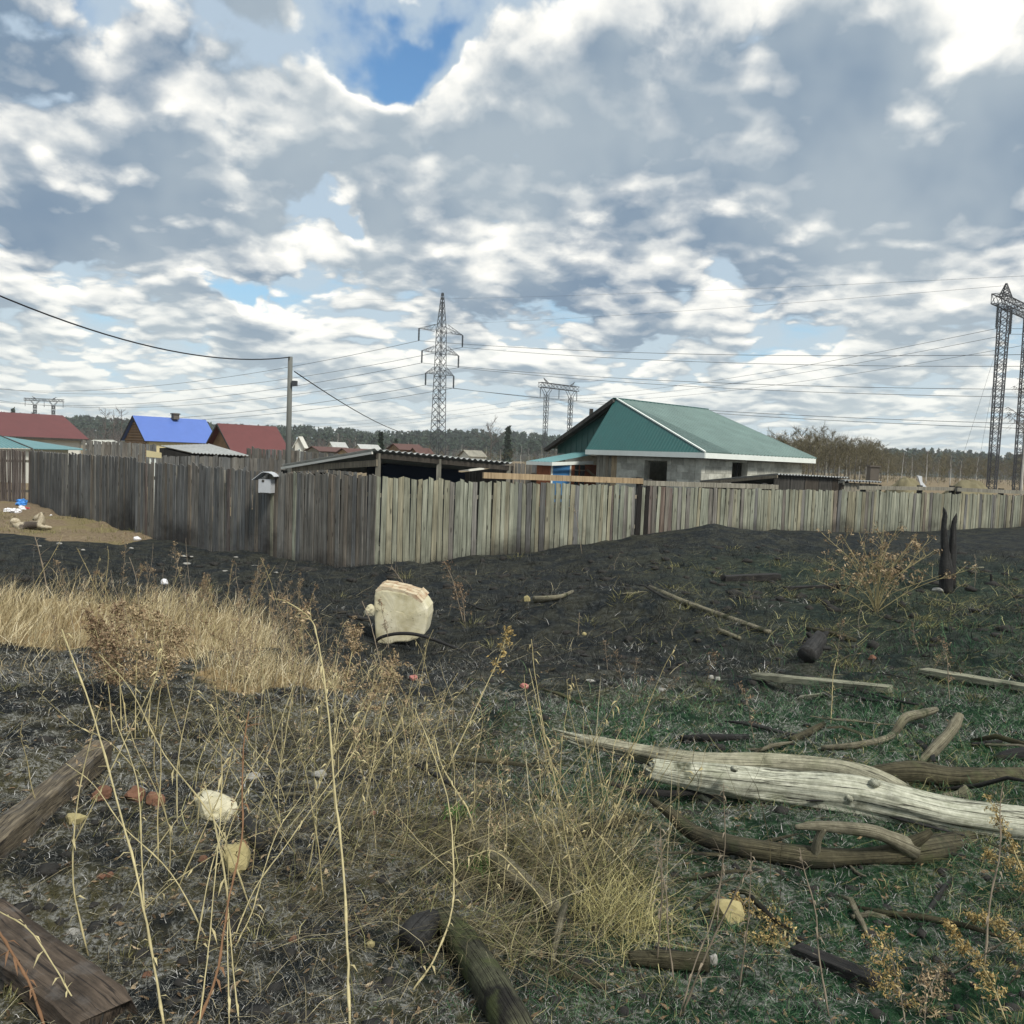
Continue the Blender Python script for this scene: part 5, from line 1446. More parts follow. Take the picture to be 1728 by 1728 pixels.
def beam_mb(p0, p1, w, h, segs=7, jit=0.05, seed=0, up=(0, 0, 1), bev=0.12):
    """squared timber with worn edges and uv along its length"""
    rg = np.random.default_rng(seed)
    p0, p1 = Vector(p0), Vector(p1); d = (p1-p0); side = d.cross(Vector(up)).normalized(); u = side.cross(d).normalized()
    b = bev
    prof = [(-1, -1+b), (-1+b, -1), (1-b, -1), (1, -1+b), (1, 1-b), (1-b, 1), (-1+b, 1), (-1, 1-b)]
    per = np.cumsum([0]+[math.hypot((prof[(i+1) % 8][0]-prof[i][0])*w, (prof[(i+1) % 8][1]-prof[i][1])*h)/2 for i in range(8)])
    vs, fs, uv = [], [], []
    for i in range(segs+1):
        s = i/segs; c = p0.lerp(p1, s)
        for x, y in prof:
            j = 1-abs(rg.normal(0, jit)) if 0 < i < segs else 1-abs(rg.normal(0, jit*2.2))
            vs.append(c+side*x*w/2*j+u*y*h/2*j+d.normalized()*(rg.normal(0, .02) if i in (0, segs) else 0))
    L = d.length
    for i in range(segs):
        for k in range(8):
            k2 = (k+1) % 8
            fs.append((i*8+k, i*8+k2, (i+1)*8+k2, (i+1)*8+k)); uv.append([(per[k], L*i/segs), (per[k+1], L*i/segs), (per[k+1], L*(i+1)/segs), (per[k], L*(i+1)/segs)])
    fs += [tuple(reversed(range(8))), tuple(segs*8+k for k in range(8))]; uv += [[(x*.1+.5, y*.1) for x, y in prof], [(x*.1+.5, y*.1) for x, y in prof]]
    return MB().add(vs, fs, uv)
def board(name, label, A, B, w, h, mat, cat='board', group=None, lift=0.0, seed=0, jit=.04):
    a, b = ground_hits([A, B]); z = Vector((0, 0, h*.4+lift))
    return solo(beam_mb(a+z, b+z, w, h, 8, jit, seed), name, MATS[mat], label, cat, group)
def rock_mb(c, sx, sy, sz, seed, cuts=11, rough=0.06):
    import bmesh
    rg = np.random.default_rng(seed)
    bm = bmesh.new(); bmesh.ops.create_icosphere(bm, subdivisions=3, radius=1)
    N = rg.normal(size=(cuts, 3)); N /= np.linalg.norm(N, axis=1, keepdims=True); D = rg.uniform(0.62, 0.95, cuts)
    vs = []
    for v in bm.verts:
        p = np.array(v.co); t = N @ p; r = np.min(np.where(t > 0.05, D/np.maximum(t, .05), 9)); r = min(r, 1.05)
        p = p*r*(1+rg.normal(0, rough*.5))
        vs.append(Vector(c)+Vector((p[0]*sx, p[1]*sy, p[2]*sz)))
    fs = [tuple(v.index for v in f.verts) for f in bm.faces]; bm.free()
    return MB().add(vs, fs)
def lump(name, label, px, py, wpx, hpx, mat, cat='stone', group=None, seed=None, rough=0.06, smooth_=False, deep=1.0):
    g = G(px, py+hpx*.35); d = g.y; k = d/FOC/2
    return solo(rock_mb((g.x, d, g.z+hpx*k*.55), wpx*k*1.1, max(wpx, hpx)*k*deep, hpx*k*1.15, seed or int(px*7+py), rough=rough), name, MATS[mat], label, cat, group, smooth_)

def fallen_tree():
    d0 = gd(1150, 1352)
    t = thing('fallen_log', 'big bleached fallen log lying across the right foreground', 'log', tuple(at(1400, 1400, d0-.1)))
    rows = [(1097, 1297, 11, d0), (1103, 1299, 17, d0), (1150, 1307, 21, d0), (1215, 1316, 26, d0-.02), (1320, 1328, 28, d0-.05), (1430, 1341, 31, d0-.12), (1520, 1361, 30, d0-.18), (1610, 1381, 29, d0-.24), (1728, 1397, 32, d0-.32), (1840, 1410, 33, d0-.38)]
    log_mb(rows, 44, 4, 14).build('trunk', MATS['log_bleached'], t, smooth=True)
    rows = [(1195, 1330, 26, d0+.03), (1208, 1350, 16, d0+.0), (1216, 1362, 7, d0-.01)]
    limb_mb(rows, 10, .1, 6).build('root_stub', MATS['log_bleached'], t, smooth=True)
    for i, (px, py, r) in enumerate(((1432, 1346, 9), (1456, 1357, 5), (1238, 1298, 6), (1476, 1322, 9))):
        dd = d0-.12-31*d0/FOC*.9
        limb_mb([(px, py, r, dd+.05), (px+1, py-1, r*.9, dd+.005), (px+2, py-2, r*.45, dd-.008)], 9, .15, 9+i, 3).build('knot', MATS['log_bleached'], t, smooth=True)
    rows = [(946, 1240, 3, d0+.52), (962, 1244, 7, d0+.5), (1000, 1253, 10, d0+.46), (1060, 1265, 13, d0+.4), (1120, 1277, 16, d0+.34), (1190, 1286, 16, d0+.27), (1300, 1288, 15, d0+.22), (1380, 1293, 15, d0+.16), (1430, 1302, 18, d0+.10), (1480, 1322, 22, d0+.0), (1530, 1352, 25, d0-.1)]
    log_mb(rows, 30, 12, 10).build('limb', MATS['log_tan'], t, smooth=True)
    for i, k in enumerate((-5, 3, 8)):
        limb_mb([(935+i*9, 1236+k, 1.2, d0+.5), (965, 1244+k, 3.5, d0+.48), (1010, 1258+k, 4, d0+.44)], 5, .1, 14+i, 3).build('splinter', MATS['log_bleached'], t, smooth=True)
    rows = [(1452, 1309, 12, d0+.30), (1500, 1305, 16, d0+.31), (1545, 1304, 19, d0+.32), (1600, 1311, 17, d0+.34), (1680, 1312, 17, d0+.37), (1800, 1310, 18, d0+.4)]
    branch('fallen_limb', 'dark stained limb lying behind the big bleached log', rows, 'limb_brown', 'log', sides=14, seed=21, per=6)
    branch('wood_piece', 'short pale broken piece between the big log and the dark limb', [(1540, 1342, 6, d0+.16), (1580, 1348, 9, d0+.15), (1615, 1344, 9, d0+.14), (1634, 1336, 13, d0+.14)], 'limb_weathered', 'branch', seed=23)
    # forked branch under the log
    d1 = gd(1330, 1462)
    t = thing('forked_branch', 'dark forked branch with an open loop lying below the big log', 'branch', tuple(at(1400, 1460, d1)))
    rows = [(1098, 1350, 5, d1+.25), (1130, 1372, 10, d1+.16), (1170, 1405, 15, d1+.06), (1230, 1425, 17, d1+.0), (1310, 1438, 18, d1), (1375, 1447, 19, d1), (1440, 1446, 14, d1), (1500, 1442, 17, d1), (1552, 1436, 24, d1+.06), (1600, 1428, 22, d1+.22), (1650, 1422, 20, d1+.42), (1700, 1418, 18, d1+.6)]
    limb_mb(rows, 14, .1, 31, 6).build('stem', MATS['limb_brown'], t, smooth=True)
    limb_mb([(1342, 1396, 4, d1-.04), (1375, 1394, 8, d1-.04), (1420, 1397, 10, d1-.05), (1470, 1403, 11, d1-.05), (1505, 1416, 12, d1-.03), (1540, 1434, 18, d1)], 10, .09, 33, 5).build('fork', MATS['limb_weathered'], t, smooth=True)
    limb_mb([(1392, 1396, 7, d1-.05), (1381, 1415, 7, d1-.04), (1376, 1436, 9, d1-.02), (1374, 1450, 11, d1)], 8, .1, 35, 4).build('fork', MATS['limb_weathered'], t, smooth=True)
    limb_mb([(1535, 1425, 14, d1), (1558, 1412, 9, d1-.01), (1572, 1402, 5, d1-.01)], 8, .1, 36, 4).build('stub', MATS['limb_brown'], t, smooth=True)
fallen_tree()

def wood_on_ground():
    B = branch
    B('branch', 'bent bare branch with a raised pale end behind the big log', [(1386, 1262, 4), (1440, 1258, 6), (1490, 1248, 6), (1506, 1240, 6)], 'limb_weathered', seed=41)
    d = gd(1506, 1246); B('branch', 'stubby pale upright twig end above the bent branch', [(1505, 1246, 6, d), (1514, 1230, 7, d), (1527, 1212, 8, d+.05), (1550, 1206, 8, d+.2), (1578, 1198, 6, d+.4)], 'limb_weathered', seed=42)
    d = gd(1560, 1290); B('branch', 'thick short branch leaning up right behind the big log', [(1552, 1290, 7, d), (1578, 1264, 10, d+.05), (1600, 1240, 9, d+.12), (1612, 1222, 10, d+.17), (1620, 1206, 7, d+.2)], 'limb_weathered', seed=43)
    B('branch', 'dark branch end at the right edge above the fallen limb', [(1680, 1278, 6), (1715, 1274, 12), (1780, 1268, 14)], 'limb_charred', seed=44)
    B('branch', 'brown stick between the grey board and the bent branch', [(1336, 1248, 5), (1365, 1236, 6), (1390, 1222, 5)], 'limb_brown', seed=45)
    B('branch', 'long charred stick in front of the splintered log end', [(1150, 1246, 6), (1200, 1245, 7), (1260, 1244, 6)], 'limb_charred', seed=46)
    B('branch', 'thin dark stick lying right of the leaning short branch', [(1640, 1256, 3), (1690, 1252, 4)], 'limb_charred', seed=47)
    B('pole', 'long thin pole slanting over the burnt mound', [(1096, 990, 3), (1150, 1014, 4.5), (1220, 1040, 5), (1298, 1067, 5)], 'limb_weathered', 'pole', seed=48)
    B('slat', 'short pale slat below the long thin pole', [(1212, 1062, 4), (1248, 1077, 4)], 'limb_weathered', 'slat', seed=49, sides=5)
    B('branch', 'thin branch behind the charred stump chunk', [(1362, 1060, 3), (1400, 1068, 4), (1444, 1081, 4)], 'limb_brown', seed=50)
    board('charred_plank', 'charred black plank lying on the scorched ground left of the bush', (1222, 982), (1312, 978), .16, .12, 'board_char', 'plank', seed=51)
    board('charred_plank', 'thin charred plank lying left of the bush foot', (1325, 996), (1418, 992), .10, .06, 'board_char', 'plank', seed=52)
    board('board', 'long grey board lying right of centre behind the big log', (1272, 1148), (1502, 1172), .13, .055, 'board_grey_green', seed=53, lift=.02)
    board('board', 'grey green board running off the right edge', (1562, 1140), (1800, 1180), .14, .05, 'board_grey_green', seed=54, lift=.02)
    board('slat', 'small pale slat in front of the long grey board', (1350, 1178), (1394, 1172), .07, .02, 'board_grey_green', 'slat', seed=55)
    board('slat', 'thin slat in front of the board at the right edge', (1598, 1168), (1652, 1176), .05, .02, 'board_grey_green', 'slat', seed=56)
    board('slat', 'yellowish splinter lying between stones on the burnt hollow', (1620, 960), (1660, 958), .05, .02, 'board_grey_green', 'slat', seed=57)
    # stump chunk
    d = gd(1368, 1118)
    t = thing('stump_chunk', 'charred stump chunk with broken stubs in the middle right', 'stump', tuple(at(1370, 1115, d)))
    limb_mb([(1362, 1106, 15, d-.02), (1368, 1098, 16, d+.08), (1376, 1086, 13, d+.24), (1384, 1076, 12, d+.36)], 14, .12, 61, 5).build('stem', MATS['limb_charred'], t, smooth=True)
    for i, r in enumerate(([(1378, 1084, 7, d+.28), (1366, 1072, 5, d+.3), (1362, 1068, 3, d+.3)], [(1384, 1078, 7, d+.34), (1393, 1070, 5, d+.36), (1398, 1066, 2, d+.37)], [(1386, 1094, 5, d+.2), (1402, 1094, 3, d+.2)])):
        limb_mb(r, 7, .15, 63+i, 3).build('stub', MATS['limb_charred'], t, smooth=True)
    # charred posts
    for lab, rows, s in (('taller left one of two charred black posts', [(1597, 1003, 11), (1596, 960, 10), (1595, 930, 6.5), (1593, 890, 4), (1595, 870, 3.2), (1594, 863, 2.6), (1592, 856, .6)], 71), ('shorter right one of two charred black posts', [(1604, 992, 9), (1606, 950, 9), (1608, 915, 7.5), (1609, 888, 5.2), (1611, 877, 4.6), (1613, 871, 2.4), (1614, 866, .6)], 72)):
        d = gd(1600, 1000) if s == 71 else gd(1606, 996)
        branch('charred_post', lab, [(x, y, r, d) for x, y, r in rows], 'limb_charred', 'post', 'charred posts', 7, .26, s, 5)
    lump('pale_stone', 'whitish stone at the foot of the charred posts', 1587, 996, 24, 10, 'stone_white')
    d = gd(1660, 985); branch('stake', 'short black burnt stake right of the charred posts', [(1672, 990, 2.2, d), (1673, 978, 2, d), (1672, 968, 1.4, d)], 'limb_charred', 'stake', seed=73)
    # left foreground timbers
    a = G(-60, 1500); b = G(172, 1290); solo(beam_mb(a+Vector((0, 0, .05)), b+Vector((0, 0, .06)), .105, .11, 14, .07, 81), 'old_beam', MATS['beam_weathered'], 'weathered squared beam lying at the left edge of the foreground', 'beam')
    a = G(-50, 1562); b = G(185, 1742); solo(beam_mb(a+Vector((0, 0, .04)), b+Vector((0, 0, .03)), .165, .055, 12, .05, 82), 'old_plank', MATS['beam_reddish'], 'wide reddish brown plank in the lower left corner', 'plank')
    # middle foreground
    d = gd(800, 1640)
    branch('mossy_log', 'dark mossy log half buried at the bottom centre', [(748, 1548, 20), (775, 1585, 27), (812, 1638, 30), (850, 1700, 32), (890, 1770, 32)], 'mossy_log', 'log', sides=14, seed=83, per=6)
    branch('charred_stub', 'burnt hollow stump end beside the mossy log', [(690, 1590, 24), (706, 1572, 28), (728, 1556, 20)], 'limb_charred', 'stump', sides=12, seed=84)
    branch('rotten_log', 'rotten grey log under the dry brush heap', [(782, 1402, 12), (830, 1442, 15), (885, 1490, 16), (940, 1536, 13)], 'limb_weathered', 'log', sides=12, seed=85, per=6)
    d = gd(932, 1630); branch('stick', 'grey stick standing out of the dry brush heap', [(931, 1628, 4, d), (938, 1590, 6, d+.06), (948, 1545, 7, d+.14), (957, 1508, 6, d+.22)], 'limb_weathered', 'stick', seed=86)
    branch('stick', 'brown stick lying below the dry brush heap', [(902, 1634, 5), (950, 1645, 6), (990, 1656, 6), (1026, 1668, 4)], 'limb_brown', 'stick', seed=87)
    branch('stick', 'short dark stick right of the grey standing stick', [(965, 1535, 5), (985, 1555, 6), (1000, 1570, 4)], 'limb_brown', 'stick', seed=88)
    branch('cut_log', 'short cut log with a pale end in the right foreground', [(1062, 1616, 11), (1110, 1618, 14), (1160, 1622, 15), (1196, 1624, 15)], 'limb_brown', 'log', sides=14, seed=89, per=5)
    d = gd(1196, 1638); lump('bark_flake', 'white curl of bark at the end of the short cut log', 1203, 1618, 14, 26, 'stone_white', 'bark', deep=.4)
    board('plank', 'dark plank with a pale splintered end at the lower right', (1340, 1608), (1470, 1660), .06, .035, 'board_char', 'plank', seed=90)
    branch('splinter', 'pale splinter lying along the dark plank at the lower right', [(1338, 1602, 3), (1390, 1618, 2.5), (1425, 1632, 2)], 'log_bleached', 'splinter', seed=91)
    branch('branch', 'short dark branch right of centre in front of the log', [(1098, 1362, 4), (1080, 1400, 5), (1060, 1440, 4)], 'limb_weathered', seed=92)
    branch('charred_stick', 'charred stick on the left ash slope beside the cream brick', [(412, 1372, 7), (425, 1400, 11), (440, 1430, 8)], 'limb_charred', 'stick', seed=93)
    # bent black hose in front of the boulder
    d = gd(788, 1102)
    branch('bent_hose', 'bent black hose arching in front of the cream boulder', [(628, 1092, 2.8, d+.55), (634, 1082, 2.8, d+.5), (647, 1074, 2.8, d+.45), (674, 1069, 3, d+.4), (704, 1071, 3, d+.35), (734, 1080, 2.8, d+.25), (762, 1091, 2.6, d+.12), (790, 1103, 2.4, d)], 'rubber', 'hose', wob=.02, seed=94)
    branch('charred_stick', 'black stick end left of the cream boulder', [(586, 1038, 3), (604, 1042, 3.5), (624, 1046, 3)], 'limb_charred', 'stick', seed=95)
    # random small burnt sticks: individuals of one kind
    rg = np.random.default_rng(401)
    protos = []
    for i in range(6):
        L = rg.uniform(.22, .5); p = [Vector((-L/2, 0, 0))]
        for k in range(4): p.append(p[-1]+Vector((L/4, rg.normal(0, .02), rg.normal(0, .008))))
        mb = MB(); mb.tube(p, [.006, .010, .011, .009, .004], 6, .15, True, i)
        o = mb.build('burnt_stick', MATS[['limb_charred', 'limb_brown', 'limb_weathered'][i % 3]], None, (0, 0, 0), True)
        protos.append(o)
    lb = 'longer dead branch tangled round the big fallen log'
    for i in range(26):
        px_, py_ = rg.uniform(1080, 1760), rg.uniform(1190, 1470); h = G(px_, py_)
        o = protos[i % 6].copy(); COL.objects.link(o); o.name = 'dead_branch'
        o.location = h+Vector((0, 0, .03)); o.rotation_euler = (rg.uniform(0, 6.28), rg.normal(0, .12), rg.normal(-.1, .7)); s = rg.uniform(.35, .8); o.scale = (rg.uniform(1.0, 2.4), s*rg.uniform(1, 3), s)
        tag(o, lb, 'branch', 'dead branches round the big log')
    labs = ['thin charred twig lying on the burnt ground', 'thin brown twig lying on the burnt ground', 'thin greyish twig lying on the burnt ground']
    for i in range(96):
        y = math.exp(rg.uniform(math.log(2.6), math.log(14))); x = rg.uniform(-.30, .62)*y
        o = protos[i] if i < 6 else protos[i % 6].copy()
        if i >= 6: COL.objects.link(o)
        z = gz(x, y); a = rg.uniform(0, 6.28); e = .12
        sl = math.atan2(gz(x+math.cos(a)*e, y+math.sin(a)*e)-gz(x-math.cos(a)*e, y-math.sin(a)*e), 2*e)
        o.location = (x, y, z+.012); o.rotation_euler = (rg.uniform(0, 6.28), -sl, a); s = rg.uniform(.6, 1.5); o.scale = (s, s, s)
        tag(o, labs[(i % 6) % 3], 'twig', labs[(i % 6) % 3].replace('twig lying', 'twigs lying'))
wood_on_ground()

def boulder():
    d = 10.2; g = G(672, 1088); d = g.y
    t = thing('boulder', 'large cream boulder with a reddish broken top edge', 'boulder', tuple(g))
    O = [(632, 1006), (633, 997), (640, 994), (660, 996), (684, 1001), (703, 1007), (714, 1017), (721, 1028), (722, 1042), (719, 1058), (716, 1070), (704, 1078), (688, 1083), (666, 1084), (650, 1090), (642, 1104), (636, 1104), (634, 1080), (632, 1050), (631, 1022)]
    P = [at(x, y, d) for x, y in O]; c = sum(P, Vector())/len(P)
    rg = np.random.default_rng(3); vs = []; n = len(O)*3
    def ring(dep, sc):
        for i in range(len(P)):
            for f in (0, 1/3, 2/3):
                q = P[i].lerp(P[(i+1) % len(P)], f); q = c+(q-c)*sc*(1+(.022*float(fbm(i*.7+f*2.1, dep*14+3, 8)[()]-.5) if sc > .9 else 0))
                vs.append(q+Vector((0.10*dep, dep+.018*float(fbm(q.x*9+50, q.z*9+50, 6)[()]-.5), 0.06*dep)))
    rings = [(-.010, .3), (-.008, .7), (-.006, .93), (0, .985), (.014, 1.0), (.12, 1.0), (.24, 1.0), (.36, .985), (.385, .95), (.39, .5)]
    for r in rings: ring(*r)
    fs = []
    for i in range(len(rings)-1):
        for k in range(n): fs.append((i*n+k, i*n+(k+1) % n, (i+1)*n+(k+1) % n, (i+1)*n+k))
    fs += [tuple(reversed(range(n))), tuple((len(rings)-1)*n+k for k in range(n))]
    fs = [tuple(reversed(f)) for f in fs]
    MB().add(vs, fs).build('body', MATS['boulder_cream'], t)
    mb = MB(); E = [(633.5, 997), (641, 993.5), (660, 995.5), (684, 1000.5), (703, 1006.5), (713.5, 1016.5)]; sh = Vector((.10, 1, .06))
    for i in range(5):
        p, q = at(*E[i], d), at(*E[i+1], d)
        for k in range(4):
            f0, f1 = -.006+.095*k, -.006+.095*(k+1); h = Vector((0, 0, .010+.022*((i*7+k*5) % 4)/3))
            mb.slab([p+sh*f0+h, q+sh*f0+h, q+sh*f1+h, p+sh*f1+h], .05)
    mb.build('broken_edge', MATS['boulder_broken_face'], t)
    lump('stone_block', 'small cream block leaning behind the left side of the boulder', 624, 1030, 18, 22, 'boulder_cream', 'stone')
boulder()

def stones():
    L = lump
    g = 'pale chips on the black hollow'
    for i, (px, py, w, h) in enumerate([(100, 917, 9, 5), (140, 928, 7, 5), (221, 925, 9, 5), (312, 938, 12, 5), (323, 939, 6, 4), (315, 951, 14, 6), (380, 963, 9, 4), (430, 955, 16, 4), (68, 921, 6, 4), (398, 940, 8, 4), (466, 966, 10, 4)]):
        L('pale_chip', 'small pale chip lying on the black burnt hollow', px, py, w*.9, h*.6, 'stone_white', 'chip', g)
    L('plastic_scrap', 'white scrap at the left foot of the near fence', 231, 908, 13, 8, 'plastic_white', 'scrap')
    L('white_rag', 'small white rag caught in the dry grass at the left', 278, 982, 12, 12, 'plastic_white', 'rag')
    L('yellow_stone', 'yellow stone beside the short cut log at the lower right', 1226, 1534, 52, 44, 'stone_yellow')
    L('yellow_stone', 'squarish yellow stone on top of the burnt mound', 889, 1010, 12, 12, 'stone_yellow')
    branch('rotten_log', 'short rotten yellow log on top of the burnt mound', [(902, 1011, 6), (925, 1010, 5), (948, 1006, 4), (966, 998, 3)], 'limb_weathered', 'log', seed=120)
    L('yellow_stone', 'small yellow stone beside the thin stake on the mound', 985, 1070, 9, 7, 'stone_yellow')
    L('pink_brick', 'pink brick fragment right of the feathery weeds', 697, 1143, 15, 11, 'brick_pink', 'brick')
    L('pink_brick', 'pink brick fragment near the centre of the burnt ground', 884, 1157, 15, 10, 'brick_pink', 'brick')
    L('orange_brick', 'orange brick bit right of the charred stump chunk', 1472, 1110, 13, 10, 'brick_clay', 'brick')
    L('bone_chip', 'pale bone like chip near the centre of the burnt ground', 996, 1149, 16, 6, 'stone_white', 'chip')
    L('pale_stone', 'pale stone right of the bone like chip', 1118, 1164, 14, 6, 'stone_white')
    L('white_stone', 'left of two white stones touching behind the grey board', 1200, 1143, 9, 8, 'stone_white'); L('white_stone', 'right of two white stones touching behind the grey board', 1211, 1145, 10, 8, 'stone_white')
    L('cream_brick', 'larger cream brick lump on the left ash slope', 362, 1362, 74, 60, 'boulder_cream', 'brick', rough=.1)
    L('cream_brick', 'lower cream brick lump under the red brown stalk', 396, 1446, 44, 58, 'stone_yellow', 'brick', rough=.1)
    L('orange_brick', 'broken orange brick between the beam and the pale stalk', 172, 1338, 34, 24, 'brick_clay', 'brick', rough=.1)
    L('orange_brick', 'orange brick chunk just right of the pale stalk', 226, 1340, 34, 26, 'brick_clay', 'brick', rough=.1)
    L('orange_brick', 'flat orange brick left of the larger cream brick lump', 262, 1348, 30, 28, 'brick_clay', 'brick', rough=.1)
    L('yellow_stone', 'ochre stone beside the weathered beam', 126, 1382, 34, 24, 'stone_yellow')
    L('orange_chip', 'orange chip below the larger cream brick lump', 342, 1450, 16, 14, 'brick_clay', 'chip')
    L('orange_chip', 'left of two orange chips by the slanting twig', 170, 1478, 16, 9, 'brick_clay', 'chip'); L('orange_chip', 'right of two orange chips by the slanting twig', 186, 1476, 12, 10, 'brick_clay', 'chip')
    L('orange_chip', 'orange chip in the pale ash near the bottom', 494, 1584, 15, 13, 'brick_clay', 'chip')
    L('orange_chip', 'reddish chip under the pale stalk near the bottom', 247, 1644, 18, 12, 'brick_clay', 'chip')
    L('pale_stone', 'pale stone beside the reddish plank', 122, 1572, 24, 12, 'stone_white'); L('pale_stone', 'ochre stone right of the orange chip near the bottom', 625, 1592, 14, 13, 'stone_yellow')
    L('pale_stone', 'white pebble on the ash above the larger cream brick', 427, 1308, 22, 12, 'stone_white'); L('pale_stone', 'grey pebble cluster left of the tall arching stalk', 540, 1306, 26, 14, 'stone_white')
    L('pale_stone', 'left of two small white pebbles on the upper ash slope', 170, 1254, 9, 7, 'stone_white'); L('pale_stone', 'right of two small white pebbles on the upper ash slope', 202, 1260, 10, 8, 'stone_white')
    L('pink_brick', 'pink brick chip in the dry brush', 628, 1372, 13, 8, 'brick_pink', 'brick')
    # heap of rubbish by the far left fence
    L('plastic_bag', 'crumpled blue plastic bag on top of the litter by the left fence', 38, 848, 16, 13, 'plastic_blue', 'bag', rough=.35)
    for px, py, w, lab in ((12, 861, 13, 'leftmost white bag of the litter by the left fence'), (21, 861, 11, 'middle white bag of the litter by the left fence'), (30, 863, 11, 'rightmost white bag of the litter by the left fence'), (37, 857, 10, 'white bag under the blue bag by the left fence')):
        L('plastic_bag', lab, px, py, w, 9, 'plastic_white', 'bag', 'white bags by the left fence', rough=.35)
    L('red_wrapper', 'red wrapper right of the blue bag by the left fence', 45, 857, 9, 4, 'plastic_red', 'wrapper', rough=.3)
    L('paper_scrap', 'pale scrap on the path between the dog and the fence', 86, 869, 4, 3, 'plastic_white', 'scrap')
stones()

def dog():
    g = G(50, 893); d = g.y
    px2m = d/FOC
    def q(zx, zy, dy=0.0): return Vector(((zx/12.34-50)*px2m, dy, (893-830-zy/12.34)*px2m))
    pts = [q(430, 715), q(540, 695), q(660, 685), q(780, 680), q(860, 610), q(880, 530), q(825, 515), q(755, 545), q(705, 568),
           q(905, 425, -.07), q(850, 430, .09), q(880, 690, -.1), q(960, 712, -.12), q(1085, 715, -.14), q(860, 700, .1), q(950, 730, .1), q(1050, 735, .08),
           q(470, 740, -.14), q(560, 765, -.18), q(470, 775, -.2), q(340, 690), q(270, 640), q(290, 610), q(360, 640), q(380, 680, -.04)]
    rad = [.115, .115, .115, .13, .12, .115, .125, .085, .055, .04, .04, .06, .045, .04, .06, .045, .04, .09, .05, .045, .08, .12, .125, .12, .07]
    ed = [(0, 1), (1, 2), (2, 3), (3, 4), (4, 5), (5, 6), (6, 7), (7, 8), (5, 9), (6, 10), (3, 11), (11, 12), (12, 13), (3, 14), (14, 15), (15, 16), (0, 17), (17, 18), (18, 19), (0, 20), (20, 21), (21, 22), (22, 23), (23, 24)]
    t = thing('dog', 'pale shaggy dog with a dark back and curled tail lying by the left fence', 'dog', tuple(g))
    me = bpy.data.meshes.new('body'); me.from_pydata([tuple(p) for p in pts], ed, [])
    o = bpy.data.objects.new('body', me); COL.objects.link(o); o.parent = t
    sk = o.modifiers.new('skin', 'SKIN'); sk.use_smooth_shade = True
    for v, r in zip(me.skin_vertices[0].data, rad): v.radius = (r, r)
    me.skin_vertices[0].data[0].use_root = True
    ss = o.modifiers.new('subsurf', 'SUBSURF'); ss.levels = ss.render_levels = 2
    x0, x1, z1 = q(560, 0).x, q(830, 0).x, q(0, 600).z
    def fur(T):
        p = T.node('ShaderNodeTexCoord').outputs['Object']
        x, y, z = T.sep(p)
        n = T.noise(p, 9.0, 5, 0.6); f = T.noise(scl(T, p, (40, 40, 40)), 1.0, 4, 0.6)
        pale = T.ramp(f, [(0.3, (0.24, 0.20, 0.135)), (0.7, (0.56, 0.50, 0.38))]); dark = T.ramp(f, [(0.3, (0.035, 0.030, 0.026)), (0.7, (0.12, 0.10, 0.085))])
        m = T.math('MULTIPLY', T.step(T.math('ADD', x, T.math('MULTIPLY_ADD', n, .25, -.125)), x0-.12, x0-.02), T.step(T.math('ADD', x, T.math('MULTIPLY_ADD', n, .2, -.1)), x1+.03, x1-.03))
        m = T.math('MULTIPLY', m, T.step(z, z1+.03, z1-.03))
        return T.mix(m, pale, dark), f, 0.6, 0.02
    me.materials.append(material('dog_fur', fur, 0.95, 0.1))
    import bmesh
    for nm, c, r in (('nose', q(702, 572, -.02), .022), ('eye', q(775, 522, -.075), .011)):
        bm = bmesh.new(); bmesh.ops.create_uvsphere(bm, u_segments=10, v_segments=6, radius=r)
        m2 = bpy.data.meshes.new(nm); bm.to_mesh(m2); bm.free(); m2.materials.append(MATS['rubber'])
        e = bpy.data.objects.new(nm, m2); COL.objects.link(e); e.parent = t; e.location = c
dog()

